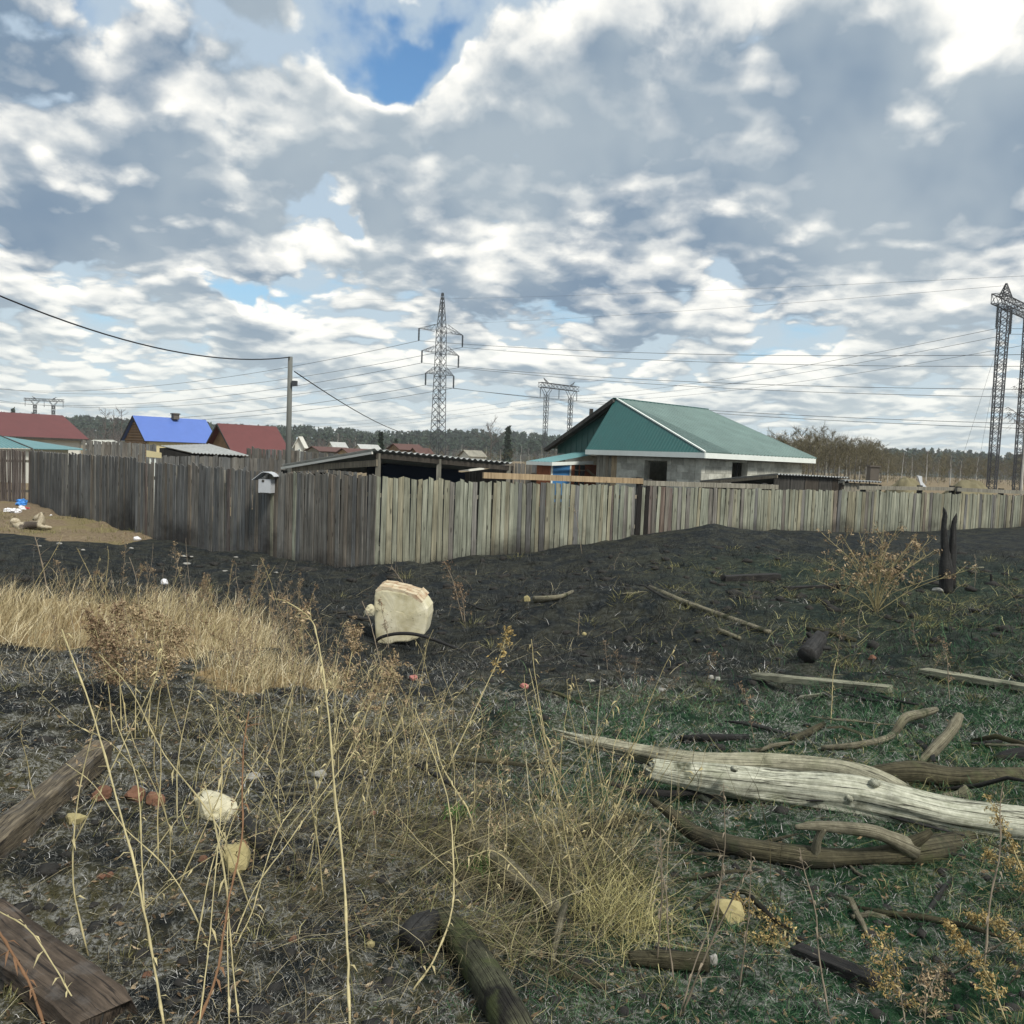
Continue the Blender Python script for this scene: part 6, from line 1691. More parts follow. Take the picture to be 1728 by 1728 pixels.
# ------------------------------------------------------------------ dry weeds
def seeds_mesh(C, s, rg, mat, name, parent, stretch=1.6):
    n = len(C)
    e1 = rg.normal(size=(n, 3)); e1 /= np.linalg.norm(e1, axis=1, keepdims=True)
    e2 = np.cross(e1, rg.normal(size=(n, 3))); e2 /= np.linalg.norm(e2, axis=1, keepdims=True)
    s = s*rg.uniform(.55, 1.35, (n, 1))
    v = np.stack([C-e1*s*stretch, C+e2*s*.55, C+e1*s*stretch, C-e2*s*.55], 1).reshape(-1, 3)
    b = np.arange(n)[:, None]*4
    o = raw_mesh(name, v, np.concatenate([b+[[0, 1, 2]], b+[[0, 2, 3]]]), MATS[mat])
    o.parent = parent; return o
def weed(label, pts, r0, r1, stem, head=None, hf=0.5, nb=18, bl=0.10, ns=14, ss=0.006, seed=0, droop=0.2, group=None, twig=None, name='dry_weed', up=0.5):
    """pts: stem points in the world; head: material of the seeds on the upper part"""
    rg = np.random.default_rng(seed)
    P = catmull([tuple(p) for p in pts], 5); P[1:] += rg.normal(0, min(.0009, .2*r0), P[1:].shape); base = Vector(P[0])
    t = thing(name, label, 'weed', tuple(base), group)
    loc = [Vector(p)-base for p in P]; n = len(loc)
    mb = MB(); mb.tube([p+base for p in loc], [(r0+(r1-r0)*i/(n-1))*(1.45 if i % 5 == 2 else 1.0) for i in range(n)], 6, .12, True, seed)
    for i in range(2, n-1):
        if rg.uniform() < .55:                                       # shrivelled leaves hanging from the nodes
            p = loc[i]+base; az = rg.uniform(0, 6.28); L = rg.uniform(.6, 1.4)*min(.07, max(.03, 9*r0)); o_ = Vector((math.cos(az), math.sin(az), rg.uniform(-.9, .3)))*L; w_ = Vector((-math.sin(az), math.cos(az), 0))*L*.10
            m_ = p+o_*.5+Vector((0, 0, .12*L)); e_ = p+o_+Vector((0, 0, -.35*L))
            mb.add([p, m_+w_, m_-w_, e_], [(0, 1, 2), (1, 3, 2)])
    A = np.array([tuple(p) for p in loc]); seg = np.linalg.norm(np.diff(A, axis=0), axis=1); s = np.concatenate([[0], np.cumsum(seg)]); s /= s[-1]
    C = []
    for i in range(nb):
        f = 1-hf*rg.uniform(0, 1)**1.1 if head else rg.uniform(.2, .98)
        p = np.array([np.interp(f, s, A[:, k]) for k in range(3)]); j = min(n-2, int(f*(n-1)))
        tan = A[j+1]-A[j]; tan /= np.linalg.norm(tan)+1e-9
        dr = rg.normal(size=3); dr -= tan*dr.dot(tan); dr /= np.linalg.norm(dr)+1e-9
        dv = dr*.8+tan*up; dv /= np.linalg.norm(dv)
        L = bl*rg.uniform(.5, 1.2)*(1.25-f*.7 if hf > .3 else 1.0)
        k = 4; q = [p+dv*L*i2/k+np.array([0, 0, -droop*L*(i2/k)**2]) for i2 in range(k+1)]
        mb.tube([Vector(x)+base for x in q], [r1*.75*(1-.15*i2) for i2 in range(k+1)], 3, 0, False, i)
        if head:
            m = ns; ff = rg.uniform(.12, 1.0, m)
            qq = np.array(q); idx = np.clip(ff*k, 0, k-1e-6); i0 = idx.astype(int); fr = (idx-i0)[:, None]
            C.append(qq[i0]*(1-fr)+qq[i0+1]*fr+rg.normal(0, ss*1.5, (m, 3)))
    mb.build('stem', MATS[stem], t, smooth=True)
    if head:
        tp = A[-1]+rg.normal(0, ss*2.0, (ns*2, 3)); C.append(tp)
        tag(seeds_mesh(np.concatenate(C), ss, rg, head, 'seed_head', t), kind='stuff')
    return t
def stalk(label, rows, r0, r1, stem, **kw):
    """rows (column, row) from the foot up; the foot on the ground, the head `back` metres farther away"""
    back = kw.pop('back', 0.3); d0 = kw.pop('d0', None)
    foot = G(*rows[0]) if d0 is None else at(*rows[0], d0)
    d = foot.y; tot = sum(math.hypot(a[0]-b[0], a[1]-b[1]) for a, b in zip(rows, rows[1:])) or 1; acc = 0; pts = []
    for i, r in enumerate(rows):
        if i: acc += math.hypot(r[0]-rows[i-1][0], r[1]-rows[i-1][1])
        pts.append(at(r[0], r[1], d+back*acc/tot))
    return weed(label, pts, r0*.40*d/FOC, r1*.5*d/FOC, stem, **kw)
def named_weeds():
    S = stalk
    S('long pale stalk leaning left in the left foreground', [(277, 1735), (262, 1640), (236, 1500), (196, 1345), (152, 1190), (120, 1105), (104, 1062)], 6, 2.8, 'weed_stem_pale', nb=10, bl=.05, back=.5, seed=1)
    S('thinner pale stalk rising from the long leaning one', [(244, 1545), (239, 1440), (235, 1345), (222, 1285), (188, 1200)], 3.2, 1.6, 'weed_stem_pale', nb=5, bl=.05, back=.3, seed=2, d0=2.55)
    S('tall pale stalk arching left at its tip near the boulder', [(590, 1735), (586, 1600), (578, 1450), (563, 1310), (553, 1190), (537, 1085), (522, 1042), (478, 1012)], 6, 3.0, 'weed_stem_pale', nb=9, bl=.06, back=.9, seed=3, head='seed_tan', hf=.12, ns=8, ss=.006)
    S('orange red stalk in the lower left corner', [(78, 1740), (52, 1665), (22, 1610), (-10, 1560)], 6, 4.5, 'weed_stem_red', nb=3, bl=.04, back=.15, seed=4)
    S('thin stem arching over the reddish plank', [(152, 1740), (120, 1680), (90, 1628), (48, 1568), (-6, 1536)], 3.5, 2, 'weed_stem_pale', nb=2, bl=.05, back=.2, seed=5)
    S('red brown stalk with a pale bundle in the left foreground', [(331, 1735), (364, 1649), (379, 1565), (387, 1512), (408, 1414), (409, 1320), (412, 1250), (420, 1200)], 6, 2.6, 'weed_stem_red', nb=10, bl=.10, back=.6, seed=6)
    for i, rows in enumerate(([(387, 1735), (384, 1600), (383, 1500), (365, 1400), (345, 1320)], [(404, 1735), (392, 1620), (384, 1520), (372, 1440), (352, 1350)], [(335, 1735), (352, 1600), (360, 1510), (372, 1380), (375, 1290)],
                              [(392, 1590), (430, 1500), (480, 1430), (540, 1345), (600, 1265)], [(396, 1600), (425, 1540), (445, 1470), (470, 1400), (512, 1340)])):
        S(f'thin straw stem beside the red brown stalk, {("straight and pale", "bending left", "upright on its left", "leaning far right", "leaning right and short")[i]}', rows, 3.0, 1.5, 'weed_stem_pale', nb=6, bl=.07, back=.5, seed=10+i, group='straw stems round the red brown stalk')
    S('pale curving stalk with its foot left of the mossy log', [(697, 1671), (734, 1616), (761, 1542), (766, 1481), (758, 1364), (734, 1280), (700, 1195)], 4.5, 1.8, 'weed_stem_pale', nb=9, bl=.10, back=.7, seed=20)
    S('pale forked stem sticking out of the rotten log', [(806, 1426), (792, 1372), (768, 1332), (745, 1290), (732, 1240)], 4.5, 2, 'weed_stem_pale', nb=8, bl=.10, back=.3, seed=21)
    S('bent pale stem lying over the rotten log', [(940, 1560), (900, 1500), (838, 1438), (800, 1444), (790, 1446)], 3.2, 2, 'weed_stem_pale', nb=3, bl=.05, back=.1, seed=22)
    S('stem with a feathery seed head standing before the burnt mound', [(752, 1304), (795, 1212), (828, 1142), (846, 1101), (856, 1064)], 2.8, 1.2, 'weed_stem_pale', head='seed_gold', hf=.32, nb=22, bl=.10, ns=10, ss=.007, back=.4, seed=23)
    S('thin bare stem right of the feathery seed head', [(932, 1310), (920, 1250), (905, 1180), (893, 1128)], 2.2, 1.0, 'weed_stem_pale', nb=3, bl=.05, back=.3, seed=24)
    S('long broken stem slanting down right past the rotten log', [(1150, 1560), (1080, 1490), (1030, 1430), (990, 1390)], 2.6, 1.8, 'weed_stem_pale', nb=4, bl=.08, back=.4, seed=25)
    S('straw stem bent flat towards the right of the brush', [(995, 1476), (1040, 1488), (1080, 1498), (1120, 1512)], 2.6, 1.6, 'weed_stem_pale', nb=3, bl=.06, back=-.05, seed=26)
    S('slim upright stem leaning right out of the brush heap', [(990, 1490), (1020, 1410), (1048, 1345), (1070, 1290)], 2.8, 1.4, 'weed_stem', nb=6, bl=.09, back=.4, seed=27)
    S('bare stalk leaning in front of the boulder', [(646, 1136), (636, 1095), (625, 1050), (611, 1014)], 2.0, 1.2, 'weed_stem_grey', nb=3, bl=.1, back=.2, seed=28)
    S('leafy sprig standing in front of the boulder', [(656, 1098), (654, 1070), (648, 1045), (641, 1012)], 1.4, .8, 'weed_stem_grey', head='seed_russet', hf=.75, nb=16, bl=.14, ns=7, ss=.008, back=.1, seed=29, up=1.2)
    S('grey stake like stalk at the left end of the dry grass', [(82, 1010), (74, 965), (66, 930), (59, 906)], 3.0, 1.4, 'weed_stem_grey', nb=8, bl=.22, back=.1, seed=30)
    S('russet spiky weed behind the boulder top', [(690, 1000), (682, 985), (672, 972), (660, 955)], 1.4, .8, 'weed_stem_grey', nb=18, bl=.30, back=.1, seed=31, up=1.2)
    S('tall thin weed in front of the pale fence', [(782, 1050), (772, 1010), (764, 980), (752, 950)], 1.4, .8, 'weed_stem_grey', head='seed_russet', hf=.5, nb=14, bl=.2, ns=8, ss=.01, back=.3, seed=32)
    S('brown tufted weed right of the boulder', [(785, 1056), (783, 1030), (780, 1005), (772, 985)], 1.6, .8, 'weed_stem_grey', head='seed_russet', hf=.8, nb=22, bl=.22, ns=10, ss=.011, back=.2, seed=33, droop=.1)
    S('short thin stake on the burnt mound', [(975, 1076), (976, 1060), (977, 1045), (978, 1034)], 1.8, 1.4, 'weed_stem_grey', nb=1, bl=.03, back=.0, seed=34)
    S('slender bare sapling in front of the grey board', [(1402, 1222), (1404, 1180), (1406, 1140), (1412, 1112)], 1.8, .9, 'weed_stem', nb=10, bl=.10, back=.2, seed=35)
    S('tall thin stem against the pale fence above the mound', [(982, 935), (977, 900), (972, 870), (966, 845)], 1.3, .8, 'weed_stem_grey', nb=5, bl=.2, back=.1, seed=36)
    # feathery clumps
    for i, (rows, lab) in enumerate((([(560, 1290), (575, 1200), (588, 1130), (602, 1068)], 'tall feathery weed of the pair left of the boulder'), ([(575, 1300), (610, 1220), (640, 1160), (668, 1118)], 'orange tinted feathery weed leaning right of the pair below the boulder'))):
        S(lab, rows, 2.6, 1.2, 'weed_stem', head='seed_tan', hf=.5, nb=46, bl=.17, ns=20, ss=.0065, back=.6, seed=40+i, up=.9)
    for i, (px, py, ty, dx) in enumerate(((205, 1245, 1030, -12), (228, 1250, 1025, 6), (190, 1240, 1045, -34), (250, 1246, 1040, 22), (215, 1240, 1060, -48), (262, 1235, 1070, 40))):
        S(('tallest feathery mugwort of the clump in the golden grass', 'upright feathery mugwort right in the clump in the golden grass', 'feathery mugwort left in the clump in the golden grass', 'feathery mugwort leaning right in the clump in the golden grass', 'lowest left feathery mugwort of the clump', 'lowest right feathery mugwort of the clump')[i],
          [(px, py), (px+dx*.2, py-(py-ty)*.4), (px+dx*.6, py-(py-ty)*.75), (px+dx, ty)], 2.0, .8, 'weed_stem', head='seed_tan' if i % 2 else 'seed_russet', hf=.62, nb=60, bl=.19, ns=20, ss=.0065, back=.5, seed=50+i, group='mugwort clump', up=.9)
    # golden plants in the lower right corner
    for i, (rows, lab) in enumerate((([(1702, 1735), (1668, 1648), (1628, 1600), (1600, 1562)], 'golden weed leaning left in the lower right corner'), ([(1760, 1660), (1722, 1592), (1688, 1560), (1640, 1546)], 'golden weed reaching in from the right edge above the corner'),
                                     ([(1765, 1560), (1735, 1490), (1708, 1430), (1690, 1390), (1668, 1345)], 'tall golden weed in front of the log at the right edge'), ([(1770, 1690), (1728, 1640), (1704, 1660), (1690, 1690)], 'drooping golden weed at the right edge near the bottom'),
                                     ([(1790, 1560), (1745, 1480), (1700, 1450), (1665, 1440)], 'golden weed bending left below the log at the right edge'))):
        S(lab, rows, 3.0, 1.4, 'weed_stem', head='seed_gold', hf=.75, nb=34, bl=.055, ns=20, ss=.0042, back=.3, seed=70+i, group='golden weeds at the lower right')
    S('feathery weed fallen left beside the yellow stone', [(1366, 1603), (1325, 1570), (1290, 1545), (1248, 1518)], 2.6, 1.2, 'weed_stem', head='seed_gold', hf=.85, nb=40, bl=.10, ns=18, ss=.0042, back=.3, seed=80, droop=.5)
    S('low fluffy weed in front of the yellow stone', [(1350, 1606), (1310, 1592), (1270, 1588), (1232, 1590)], 2.2, 1.0, 'weed_stem', head='seed_gold', hf=.9, nb=40, bl=.08, ns=18, ss=.004, back=.1, seed=81, droop=.4)
    S('soft brown weed at the bottom right of centre', [(1530, 1740), (1520, 1680), (1508, 1630), (1488, 1580)], 2.2, 1.0, 'weed_stem_grey', head='seed_gold', hf=.8, nb=36, bl=.10, ns=16, ss=.004, back=.3, seed=82)
    S('second soft brown weed right of the first at the bottom', [(1560, 1750), (1562, 1700), (1570, 1665), (1590, 1630)], 2.2, 1.0, 'weed_stem_grey', head='seed_tan', hf=.8, nb=36, bl=.10, ns=16, ss=.004, back=.3, seed=83)
    # the big dry bush
    g = G(1478, 1034); rg = np.random.default_rng(9)
    t = thing('dry_bush', 'large dry bush with reddish tufts in front of the right fence', 'bush', tuple(g)); mb = MB(); C = []
    k = g.y/FOC
    tips = [(1395, 905), (1420, 905), (1445, 898), (1468, 890), (1490, 884), (1512, 886), (1535, 898), (1556, 905), (1575, 925), (1592, 950), (1385, 945), (1380, 985), (1560, 960), (1405, 968), (1545, 930), (1500, 915), (1455, 925), (1430, 940), (1522, 940)]
    for i, (x, y) in enumerate(tips):
        tip = Vector(((x-1478)*k, rg.uniform(-.5, .5), (1034-y)*k)); bend = Vector((tip.x*rg.uniform(.15, .5), tip.y*.3, tip.z*rg.uniform(.38, .6)))
        P = catmull([(0, 0, 0), tuple(bend), tuple(tip)], 6)
        mb.tube([Vector(p)+g for p in P], [.0065-.0042*j/len(P) for j in range(len(P))], 5, .08, False, i)
        for b in range(11):
            f = rg.uniform(.35, 1.0); p = np.array(P[min(len(P)-1, int(f*(len(P)-1)))]); dv = rg.normal(size=3); dv[2] = abs(dv[2])*.8+.2; dv += np.array(tip)*.5; dv /= np.linalg.norm(dv)
            L = rg.uniform(.10, .26); q = p+dv*L; mb.tube([Vector(p)+g, Vector((p+q)/2+rg.normal(0, .01, 3))+g, Vector(q)+g], [.003, .0022, .0015], 3, 0, False, b)
            C.append(q+rg.normal(0, .020, (13, 3)))
    tag(mb.build('stems', MATS['weed_stem'], t, smooth=True), kind='stuff')
    tag(seeds_mesh(np.concatenate(C), .012, rg, 'seed_tan', 'seed_head', t), kind='stuff')
named_weeds()

def weed_crowd():
    rg = np.random.default_rng(91)
    kinds = []
    def proto(label, group, h, stem, head, seed, **kw):
        lx, ly = rg.normal(0, .13, 2); pts = [Vector((0, 0, -.03))]+[Vector((lx*f**1.6+rg.normal(0, .008), ly*f**1.6+rg.normal(0, .008), h*f)) for f in (.3, .6, .85, 1.0)]
        return weed(label, pts, kw.pop('r0', .0032), kw.pop('r1', .0014), stem, head=head, seed=seed, group=group, **kw)
    def crowd(label, group, n, where, protos, smin, smax, tilt=.15):
        spots = where(n)
        for i, (x, y) in enumerate(spots):
            o = protos[i] if i < len(protos) else copy_tree(protos[i % len(protos)])
            o.location = (x, y, gz(x, y)); s = rg.uniform(smin, smax); o.scale = (s, s, s*rg.uniform(.85, 1.15))
            o.rotation_euler = (rg.normal(0, tilt), rg.normal(0, tilt), rg.uniform(0, 6.28))
            o['label'] = label if isinstance(label, str) else label[i % len(protos)]; o['group'] = group if isinstance(label, str) else group+', '+o['label'].split(' growing')[0].split(' standing')[0].split(' on the')[0].split(' scattered')[0]
    def px_area(poly_rows):
        def f(n):
            out = []
            pix = [(rg.uniform(x0, x1), rg.uniform(y0, y1)) for k in range(n) for x0, x1, y0, y1 in [poly_rows[k % len(poly_rows)]]]
            return [(p.x, p.y) for p in ground_hits(pix)]
        return f
    a = 'thin dry weed standing among the golden grass on the left'; ga = 'dry weeds in the golden grass'
    pr = [proto(a, ga, .55+.1*i, 'weed_stem' if i % 2 else 'weed_stem_grey', 'seed_russet' if i % 2 else 'seed_tan', 200+i, hf=.6, nb=24, bl=.13, ns=9, ss=.006, up=1.0) for i in range(5)]
    crowd(['dry weed with tan tufts standing among the golden grass on the left', 'short dry weed with russet tufts standing among the golden grass', 'grey stemmed weed with tan tufts standing among the golden grass', 'taller dry weed with russet tufts standing among the golden grass', 'tallest kind of grey weed with tan tufts standing among the golden grass'], ga, 58, px_area([(90, 480, 1030, 1120), (250, 520, 1030, 1180), (330, 560, 1080, 1240)]), pr, .5, .9)
    b = 'bare grey stem standing at the edge of the dry grass'; gb = 'bare stems along the dry grass'
    pr = [proto(b, gb, .7, 'weed_stem_grey' if i else 'weed_stem', None, 220+i, nb=7, bl=.10) for i in range(4)]
    crowd(b, gb, 24, px_area([(40, 480, 1010, 1050), (240, 500, 1030, 1190)]), pr, .6, 1.15, .2)
    c = 'thin straw stem growing out of the dry brush heap'; gc = 'straw stems of the dry brush heap'
    pr = [proto(c, gc, .6+.1*i, ('weed_stem_pale', 'weed_stem', 'weed_stem_pale', 'weed_stem')[i], None if i % 2 else 'seed_tan', 240+i, hf=.3, nb=10, bl=.09, ns=5, ss=.005, r0=.0023, r1=.0011) for i in range(4)]
    crowd(['pale straw stem with a small seed head growing out of the dry brush heap', 'bare tan straw stem growing out of the dry brush heap', 'tall pale straw stem with a seed head growing out of the dry brush heap', 'tall bare tan straw stem growing out of the dry brush heap'], gc, 108, px_area([(600, 1100, 1330, 1560), (620, 800, 1230, 1400), (420, 640, 1230, 1420), (900, 1060, 1380, 1520)]), pr, .5, .95, .38)
    d = 'slim dry stem on the left ash slope'; gd_ = 'slim stems on the ash slope'
    pr = [proto(d, gd_, .5+.12*i, 'weed_stem_pale' if i else 'weed_stem', None if i != 1 else 'seed_tan', 260+i, hf=.4, nb=7, bl=.07, ns=6, ss=.005, r0=.0022, r1=.001) for i in range(3)]
    crowd(['slim bare tan stem on the left ash slope', 'slim pale stem with a tufted head on the left ash slope', 'slim tall bare pale stem on the left ash slope'], gd_, 40, px_area([(30, 560, 1180, 1620), (260, 620, 1180, 1500)]), pr, .6, 1.1, .3)
    e = 'small dry weed scattered over the burnt field'; ge = 'small weeds over the burnt field'
    pr = [proto(e, ge, .35+.08*i, 'weed_stem_grey', 'seed_russet' if i % 2 else None, 280+i, hf=.7, nb=12, bl=.12, ns=6, ss=.007, r0=.003, r1=.0014) for i in range(3)]
    crowd(['small bare grey weed scattered over the burnt field', 'small grey weed with russet tufts scattered over the burnt field', 'larger bare branching grey weed scattered over the burnt field'], ge, 34, px_area([(760, 1728, 960, 1100), (1000, 1728, 1060, 1260), (1100, 1728, 1460, 1720)]), pr, .5, 1.1, .3)
weed_crowd()

# ------------------------------------------------------------------ ground cover nobody could count
def ribbon_field(name, base, length, width, lean, az, mat, label, segs=2, curl=0.5, seed=0, cat='grass'):
    """curved tapering blades: base (n,3); lean from upright (radians); az direction"""
    n = len(base); rg = np.random.default_rng(seed)
    hd = np.column_stack([np.cos(az), np.sin(az), np.zeros(n)]); side = np.column_stack([-np.sin(az), np.cos(az), np.zeros(n)])
    tw = rg.uniform(0, 6.28, n); side = side*np.cos(tw)[:, None]*1.0+np.column_stack([hd[:, 0], hd[:, 1], np.zeros(n)])*np.sin(tw)[:, None]
    P = [base.copy()]; cur = lean.copy()
    for k in range(segs):
        st = length/segs
        d = hd*np.sin(cur)[:, None]+np.array([0, 0, 1.0])*np.cos(cur)[:, None]
        wob = rg.normal(0, .18, (n, 3)); d = d+wob; d /= np.linalg.norm(d, axis=1, keepdims=True)
        P.append(P[-1]+d*st[:, None]); cur = np.minimum(cur+curl*rg.uniform(.3, 1.2, n), 1.75)
    vs = []
    for k, p in enumerate(P[:-1]):
        w = width*(1-.35*k/segs); vs += [p-side*w[:, None]*.5, p+side*w[:, None]*.5]
    vs.append(P[-1])
    m = len(vs); V = np.stack(vs, 1).reshape(-1, 3); b = np.arange(n)[:, None]*m; T_ = []
    for k in range(segs-1):
        a = 2*k; T_ += [b+[[a, a+1, a+3]], b+[[a, a+3, a+2]]]
    a = 2*(segs-1); T_.append(b+[[a, a+1, a+2]])
    o = raw_mesh(name, V, np.concatenate(T_), MATS[mat])
    return tag(o, label, cat, kind='stuff')
def field_points(n, y0, y1, xl, xr, rg, power=1.0):
    """more of them near the path the viewer stands on"""
    y = np.exp(rg.uniform(math.log(y0), math.log(y1), n)); x = rg.uniform(xl, xr, n)*y+rg.uniform(-.3, .3, n)
    return x, y
def settle(x, y, sink=.006): return np.column_stack([x, y, land(x, y)-sink])
def cover():
    rg = np.random.default_rng(1234)
    sc = lambda y, a: np.maximum(a, a*y/3.2)
    # burnt stubble everywhere
    x, y = field_points(165000, 1.5, 20, -.95, 1.0, rg)
    st, so, mo, ash = zone(x, y); k = (so < .5) & (fbm(x*2.2, y*2.2, 41) > .36) & (st < .5)
    x, y = x[k], y[k]; n = len(x); sz = np.clip(y/4, .8, 2.6)
    ribbon_field('burnt_stubble', settle(x, y), rg.uniform(.025, .075, n)*sz, .0022*sz, rg.uniform(.2, 1.4, n), rg.uniform(0, 6.28, n), 'stubble_char', 'short black burnt grass stubble over the whole field', 2, .5, 1)
    # curled ash fibres
    x, y = field_points(185000, 1.5, 12, -.9, .95, rg)
    st, so, mo, ash = zone(x, y); m = fbm(x*1.7, y*1.7, 51); m2 = fbm(x*5, y*5, 52)
    k = (rg.uniform(0, 1, len(x)) < smooth(m*.6+m2*.4+.30*(ash-.5), .40, .60)) & (st < .4)
    x, y = x[k], y[k]; n = len(x); sz = np.clip(y/3.5, .8, 2.4)
    ribbon_field('ash_fibres', settle(x, y, .002), rg.uniform(.015, .055, n)*sz, .0024*sz, rg.uniform(.7, 1.5, n), rg.uniform(0, 6.28, n), 'ash_curls', 'pale curled ash of burnt grass on the black ground', 2, .4, 2, 'ash')
    # straw lying about, thick in the middle and on the right
    x, y = field_points(90000, 1.6, 17, -.85, 1.0, rg)
    st, so, mo, ash = zone(x, y); m = fbm(x*.9, y*.9, 61); bx = 864+FOC*x/y
    w = smooth(m, .42, .60)*(.35+.65*smooth(bx, 950, 1250))
    w = np.maximum(w, .34*smooth(-bx, -1000, -800)*(1-smooth(y, 4, 6.5)))
    w = np.maximum(w, np.exp(-(((bx-800)/230)**2+((y-3.6)/1.1)**2))*1.0)
    k = (rg.uniform(0, 1, len(x)) < w*.62) & (so < .5); x, y, bx = x[k], y[k], bx[k]; n = len(x); sz = np.clip(y/4, .8, 2.2)
    ol = bx > 1060+rg.normal(0, 120, n)
    for msk, nm, mt, lb in ((ol, 'olive_litter', 'straw_olive', 'flattened olive straw on the right side of the burnt field'), (~ol, 'straw_litter', 'straw_litter', 'flattened dry straw in the middle of the burnt field')):
        a, b = x[msk], y[msk]; q = len(a); s2 = sz[msk]
        ribbon_field(nm, settle(a, b, -.006), rg.uniform(.05, .22, q)*s2, .0022*s2, rg.uniform(1.15, 1.55, q), rg.normal(.3, 1.1, q), mt, lb, 3, .12, 3, 'straw')
    # brush heap in the middle foreground
    cx, cy = [], []
    for px, py, sx, sy, m in ((720, 1420, 110, 60, 620), (860, 1480, 90, 60, 800), (1030, 1500, 50, 40, 300), (650, 1300, 120, 60, 480), (480, 1250, 110, 60, 420), (830, 1600, 80, 60, 380), (760, 1250, 110, 40, 360), (960, 1420, 70, 40, 200), (420, 1420, 130, 90, 300), (300, 1220, 120, 60, 360), (560, 1560, 140, 90, 240)):
        px_ = rg.normal(px, sx, m); py_ = rg.normal(py, sy, m)
        # the ground here is nearly flat: one hit per heap gives its place, its spread follows in metres
        h = G(px, py); cx.append(h.x+(px_-px)*h.y/FOC); cy.append(h.y-(py_-py)*h.y/FOC*h.y/1.7*.55)
    x, y = np.concatenate(cx), np.concatenate(cy); k = (y > 1.6); x, y = x[k], y[k]; n = len(x)
    ribbon_field('dry_brush', settle(x, y, -.02), rg.uniform(.10, .50, n), rg.uniform(.0010, .0026, n), rg.uniform(.7, 1.55, n), rg.normal(-.5, .9, n), 'straw_litter', 'tangled dry brush heap in the middle of the foreground', 4, .22, 4, 'brush')
    k = rg.uniform(0, 1, n) < .4; m = int(k.sum())
    ribbon_field('olive_brush', settle(x[k], y[k], -.02), rg.uniform(.08, .36, m), rg.uniform(.0012, .003, m), rg.uniform(.5, 1.5, m), rg.normal(.4, 1.3, m), 'straw_olive', 'olive dry brush mixed into the heap in the foreground', 4, .22, 24, 'brush')
    # charred tussocks and clods that make the burn lumpy
    cx, cy = field_points(900, 2.0, 19, -.85, 1.0, rg); st, so, mo, ash = zone(cx, cy); kk = (so < .4) & (st < .3); cx, cy = cx[kk], cy[kk]
    rep = 46; px_ = np.repeat(cx, rep); py_ = np.repeat(cy, rep); q2 = len(px_); s2 = np.clip(py_/6, .7, 2.0); rad = np.repeat(rg.uniform(.03, .11, len(cx)), rep)*s2
    aa = rg.uniform(0, 6.28, q2); rr = rad*np.sqrt(rg.uniform(0, 1, q2)); tone = np.repeat(rg.uniform(0, 1, len(cx)), rep)
    bx = 864+FOC*px_/py_; ol = tone < np.clip((bx-900)/900, .08, .55)
    for msk, nm, mt, lb in ((~ol, 'charred_tussocks', 'stubble_char', 'charred grass tussocks standing over the burnt field'), (ol, 'olive_tussocks', 'straw_olive', 'half burnt olive grass tussocks on the right of the field')):
        x2 = px_[msk]+np.cos(aa[msk])*rr[msk]; y2 = py_[msk]+np.sin(aa[msk])*rr[msk]; m = len(x2)
        ribbon_field(nm, settle(x2, y2, .004), rg.uniform(.03, .12, m)*s2[msk], .0026*s2[msk], np.clip(rr[msk]/(rad[msk]+1e-6)*.9, 0, 1.2)+rg.uniform(0, .3, m), aa[msk]+rg.normal(0, .5, m), mt, lb, 3, .35, 25)
    cx, cy = field_points(2600, 1.8, 19, -.85, 1.0, rg); st, so, mo, ash = zone(cx, cy); kk = (so < .4) & (st < .3); cx, cy = cx[kk], cy[kk]; m = len(cx)
    ico = rock_mb((0, 0, 0), 1, 1, .7, 5, rough=.2); V0 = np.array([tuple(v) for v in ico.v]); F0 = np.array(ico.f)
    pick = np.array(sorted(set(range(0, 42)))); import bmesh
    bm = bmesh.new(); bmesh.ops.create_icosphere(bm, subdivisions=1, radius=1); V0 = np.array([tuple(v.co) for v in bm.verts]); F0 = np.array([[v.index for v in f.verts] for f in bm.faces]); bm.free()
    R = rg.uniform(.008, .035, m)**1.0*np.clip(cy/5, .7, 2.6)*(1+.6*(rg.uniform(0, 1, m) > .93)); base = settle(cx, cy, 0.0)
    V = (V0[None]*(1+rg.normal(0, .22, (m, len(V0), 1)))*R[:, None, None]*np.stack([rg.uniform(.7, 1.5, m), rg.uniform(.7, 1.5, m), rg.uniform(.4, .8, m)], -1)[:, None, :]+base[:, None, :]).reshape(-1, 3)
    tag(raw_mesh('char_clods', V, (F0[None]+np.arange(m)[:, None, None]*len(V0)).reshape(-1, 3), MATS['clod']), 'crumbs of charred soil scattered on the burnt field', 'soil', kind='stuff')
    n = 220; h = rg.integers(0, 5, n); q = [G(*c) for c in ((520, 1300), (700, 1380), (880, 1450), (1000, 1440), (640, 1240))]
    x = np.array([q[i].x for i in h])+rg.normal(0, .42, n); y = np.array([q[i].y for i in h])+rg.normal(0, .5, n)
    ribbon_field('tall_straw', settle(x, y), rg.uniform(.3, .75, n), rg.uniform(.0018, .0032, n), np.abs(rg.normal(.25, .32, n)), rg.uniform(0, 6.28, n), 'straw_litter', 'thin upright straw standing among the dry brush', 5, .16, 14)
    # a fresh tuft of yellow straw at the brush heap's right
    g = G(1045, 1560); n = 520; x = g.x+rg.normal(0, .09, n); y = g.y+rg.normal(0, .09, n)
    ribbon_field('straw_tuft', settle(x, y), rg.uniform(.10, .30, n), .0024*np.ones(n), rg.uniform(.3, 1.4, n), rg.normal(1.2, 1.3, n), 'straw_tuft_yellow', 'yellow tuft of dry grass right of the brush heap', 4, .3, 5)
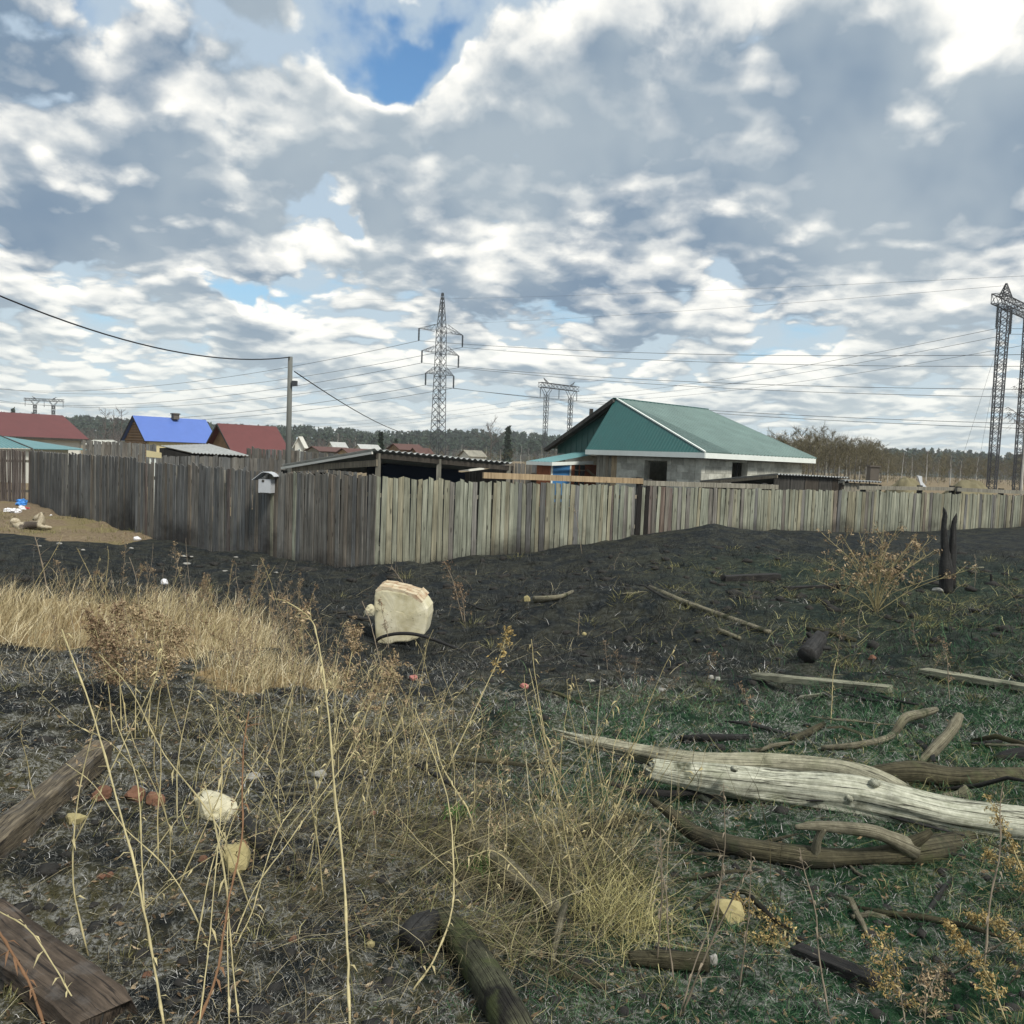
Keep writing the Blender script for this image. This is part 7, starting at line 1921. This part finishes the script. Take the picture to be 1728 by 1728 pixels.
    # the standing golden grass on the left
    x = rg.uniform(-9.5, -1.2, 80000); y = rg.uniform(5.4, 12.2, 80000); st, so, mo, ash = zone(x, y)
    k = rg.uniform(0, 1, len(x)) < smooth(st, .22, .85)*smooth(fbm(x*2.4, y*2.4, 73), .30, .55); x, y = x[k], y[k]; n = len(x)
    tall = .6+.8*fbm(x*1.3, y*1.3, 71)
    ribbon_field('golden_grass', settle(x, y), rg.uniform(.12, .36, n)*tall, rg.uniform(.003, .006, n), np.abs(rg.normal(.25, .35, n)), rg.normal(.2, 1.2, n), 'straw_golden', 'golden dry grass left unburnt on the left rise', 3, .35, 6)
    x = rg.uniform(-6.5, -.6, 26000); y = rg.uniform(4.6, 9.5, 26000); k = rg.uniform(0, 1, len(x)) < .5*smooth(fbm(x*1.5, y*1.5, 77), .46, .66)*smooth(y, 4.6, 6.5)*(1-smooth(x, -1.8, -.6)); x, y = x[k], y[k]; n = len(x)
    ribbon_field('sparse_grass', settle(x, y), rg.uniform(.08, .26, n), rg.uniform(.0025, .0045, n), np.abs(rg.normal(.5, .4, n)), rg.uniform(0, 6.28, n), 'straw_golden', 'sparse tufts of pale dry grass round the golden patch', 3, .4, 16)
    # thin grass along the left path
    x = rg.uniform(-16, -8.2, 9000); y = rg.uniform(17, 28, 9000); st, so, mo, ash = zone(x, y); k = (so > .5) & (fbm(x*.8, y*.8, 81) > .48); x, y = x[k], y[k]; n = len(x)
    ribbon_field('path_grass', settle(x, y), rg.uniform(.05, .16, n), .008*np.ones(n), np.abs(rg.normal(.4, .3, n)), rg.uniform(0, 6.28, n), 'straw_olive', 'short dull grass beside the path at the left fences', 2, .4, 7)
    # new growth, coloured by the green cast too, on the right and near right
    x, y = field_points(110000, 1.5, 10, -.05, 1.0, rg); st, so, mo, ash = zone(x, y); k = rg.uniform(0, 1, len(x)) < np.clip(mo*1.6, 0, 1)*smooth(fbm(x*1.6, y*1.6, 91), .25, .55); x, y = x[k], y[k]; n = len(x); sz = np.clip(y/3.5, .8, 2.0)
    ribbon_field('scorched_grass', settle(x, y), rg.uniform(.03, .10, n)*sz, .0022*sz, rg.uniform(.3, 1.4, n), rg.uniform(0, 6.28, n), 'grass_green_cast', 'dark green scorched grass on the lower right', 3, .5, 8)
    # fallen leaves and crumbs of bark
    x, y = field_points(5200, 1.6, 9, -.75, .80, rg); n = len(x)
    ribbon_field('leaf_litter', settle(x, y, -.004), rg.uniform(.012, .035, n), rg.uniform(.008, .018, n), rg.uniform(1.1, 1.6, n), rg.uniform(0, 6.28, n), 'leaf_dry', 'dry leaves and bark crumbs scattered on the burnt ground', 2, .3, 10, 'litter')
    for px, py in ((772, 1384), (818, 1478)):
        g = G(px, py); n = 90; x = g.x+rg.normal(0, .03, n); y = g.y+rg.normal(0, .03, n)
        ribbon_field('green_sprouts', settle(x, y, -.02), rg.uniform(.03, .08, n), .006*np.ones(n), rg.uniform(.1, 1.0, n), rg.uniform(0, 6.28, n), 'sprout_green', 'fresh green sprouts in the brush heap' if px < 800 else 'second fresh green tuft lower in the brush heap', 2, .4, 9)
cover()

# ------------------------------------------------------------------ thin air between here and the far hills
def haze():
    x0, x1, y0, y1, z0, z1 = -1500.0, 1500.0, -60.0, 2300.0, -1.4, 60.0
    mb = MB(); mb.box(((x0+x1)/2, (y0+y1)/2, (z0+z1)/2), ((x1-x0)/2, 0, 0), (0, (y1-y0)/2, 0), (0, 0, (z1-z0)/2))
    m = bpy.data.materials.new('haze'); m.use_nodes = True; n = m.node_tree.nodes; n.clear()
    v = n.new('ShaderNodeVolumePrincipled'); v.inputs['Color'].default_value = (0.80, 0.84, 0.86, 1); v.inputs['Density'].default_value = 0.00022
    o = n.new('ShaderNodeOutputMaterial'); m.node_tree.links.new(v.outputs[0], o.inputs['Volume'])
    ob = mb.build('haze', m); tag(ob, 'thin pale haze over the fields', 'haze', kind='stuff')
haze()
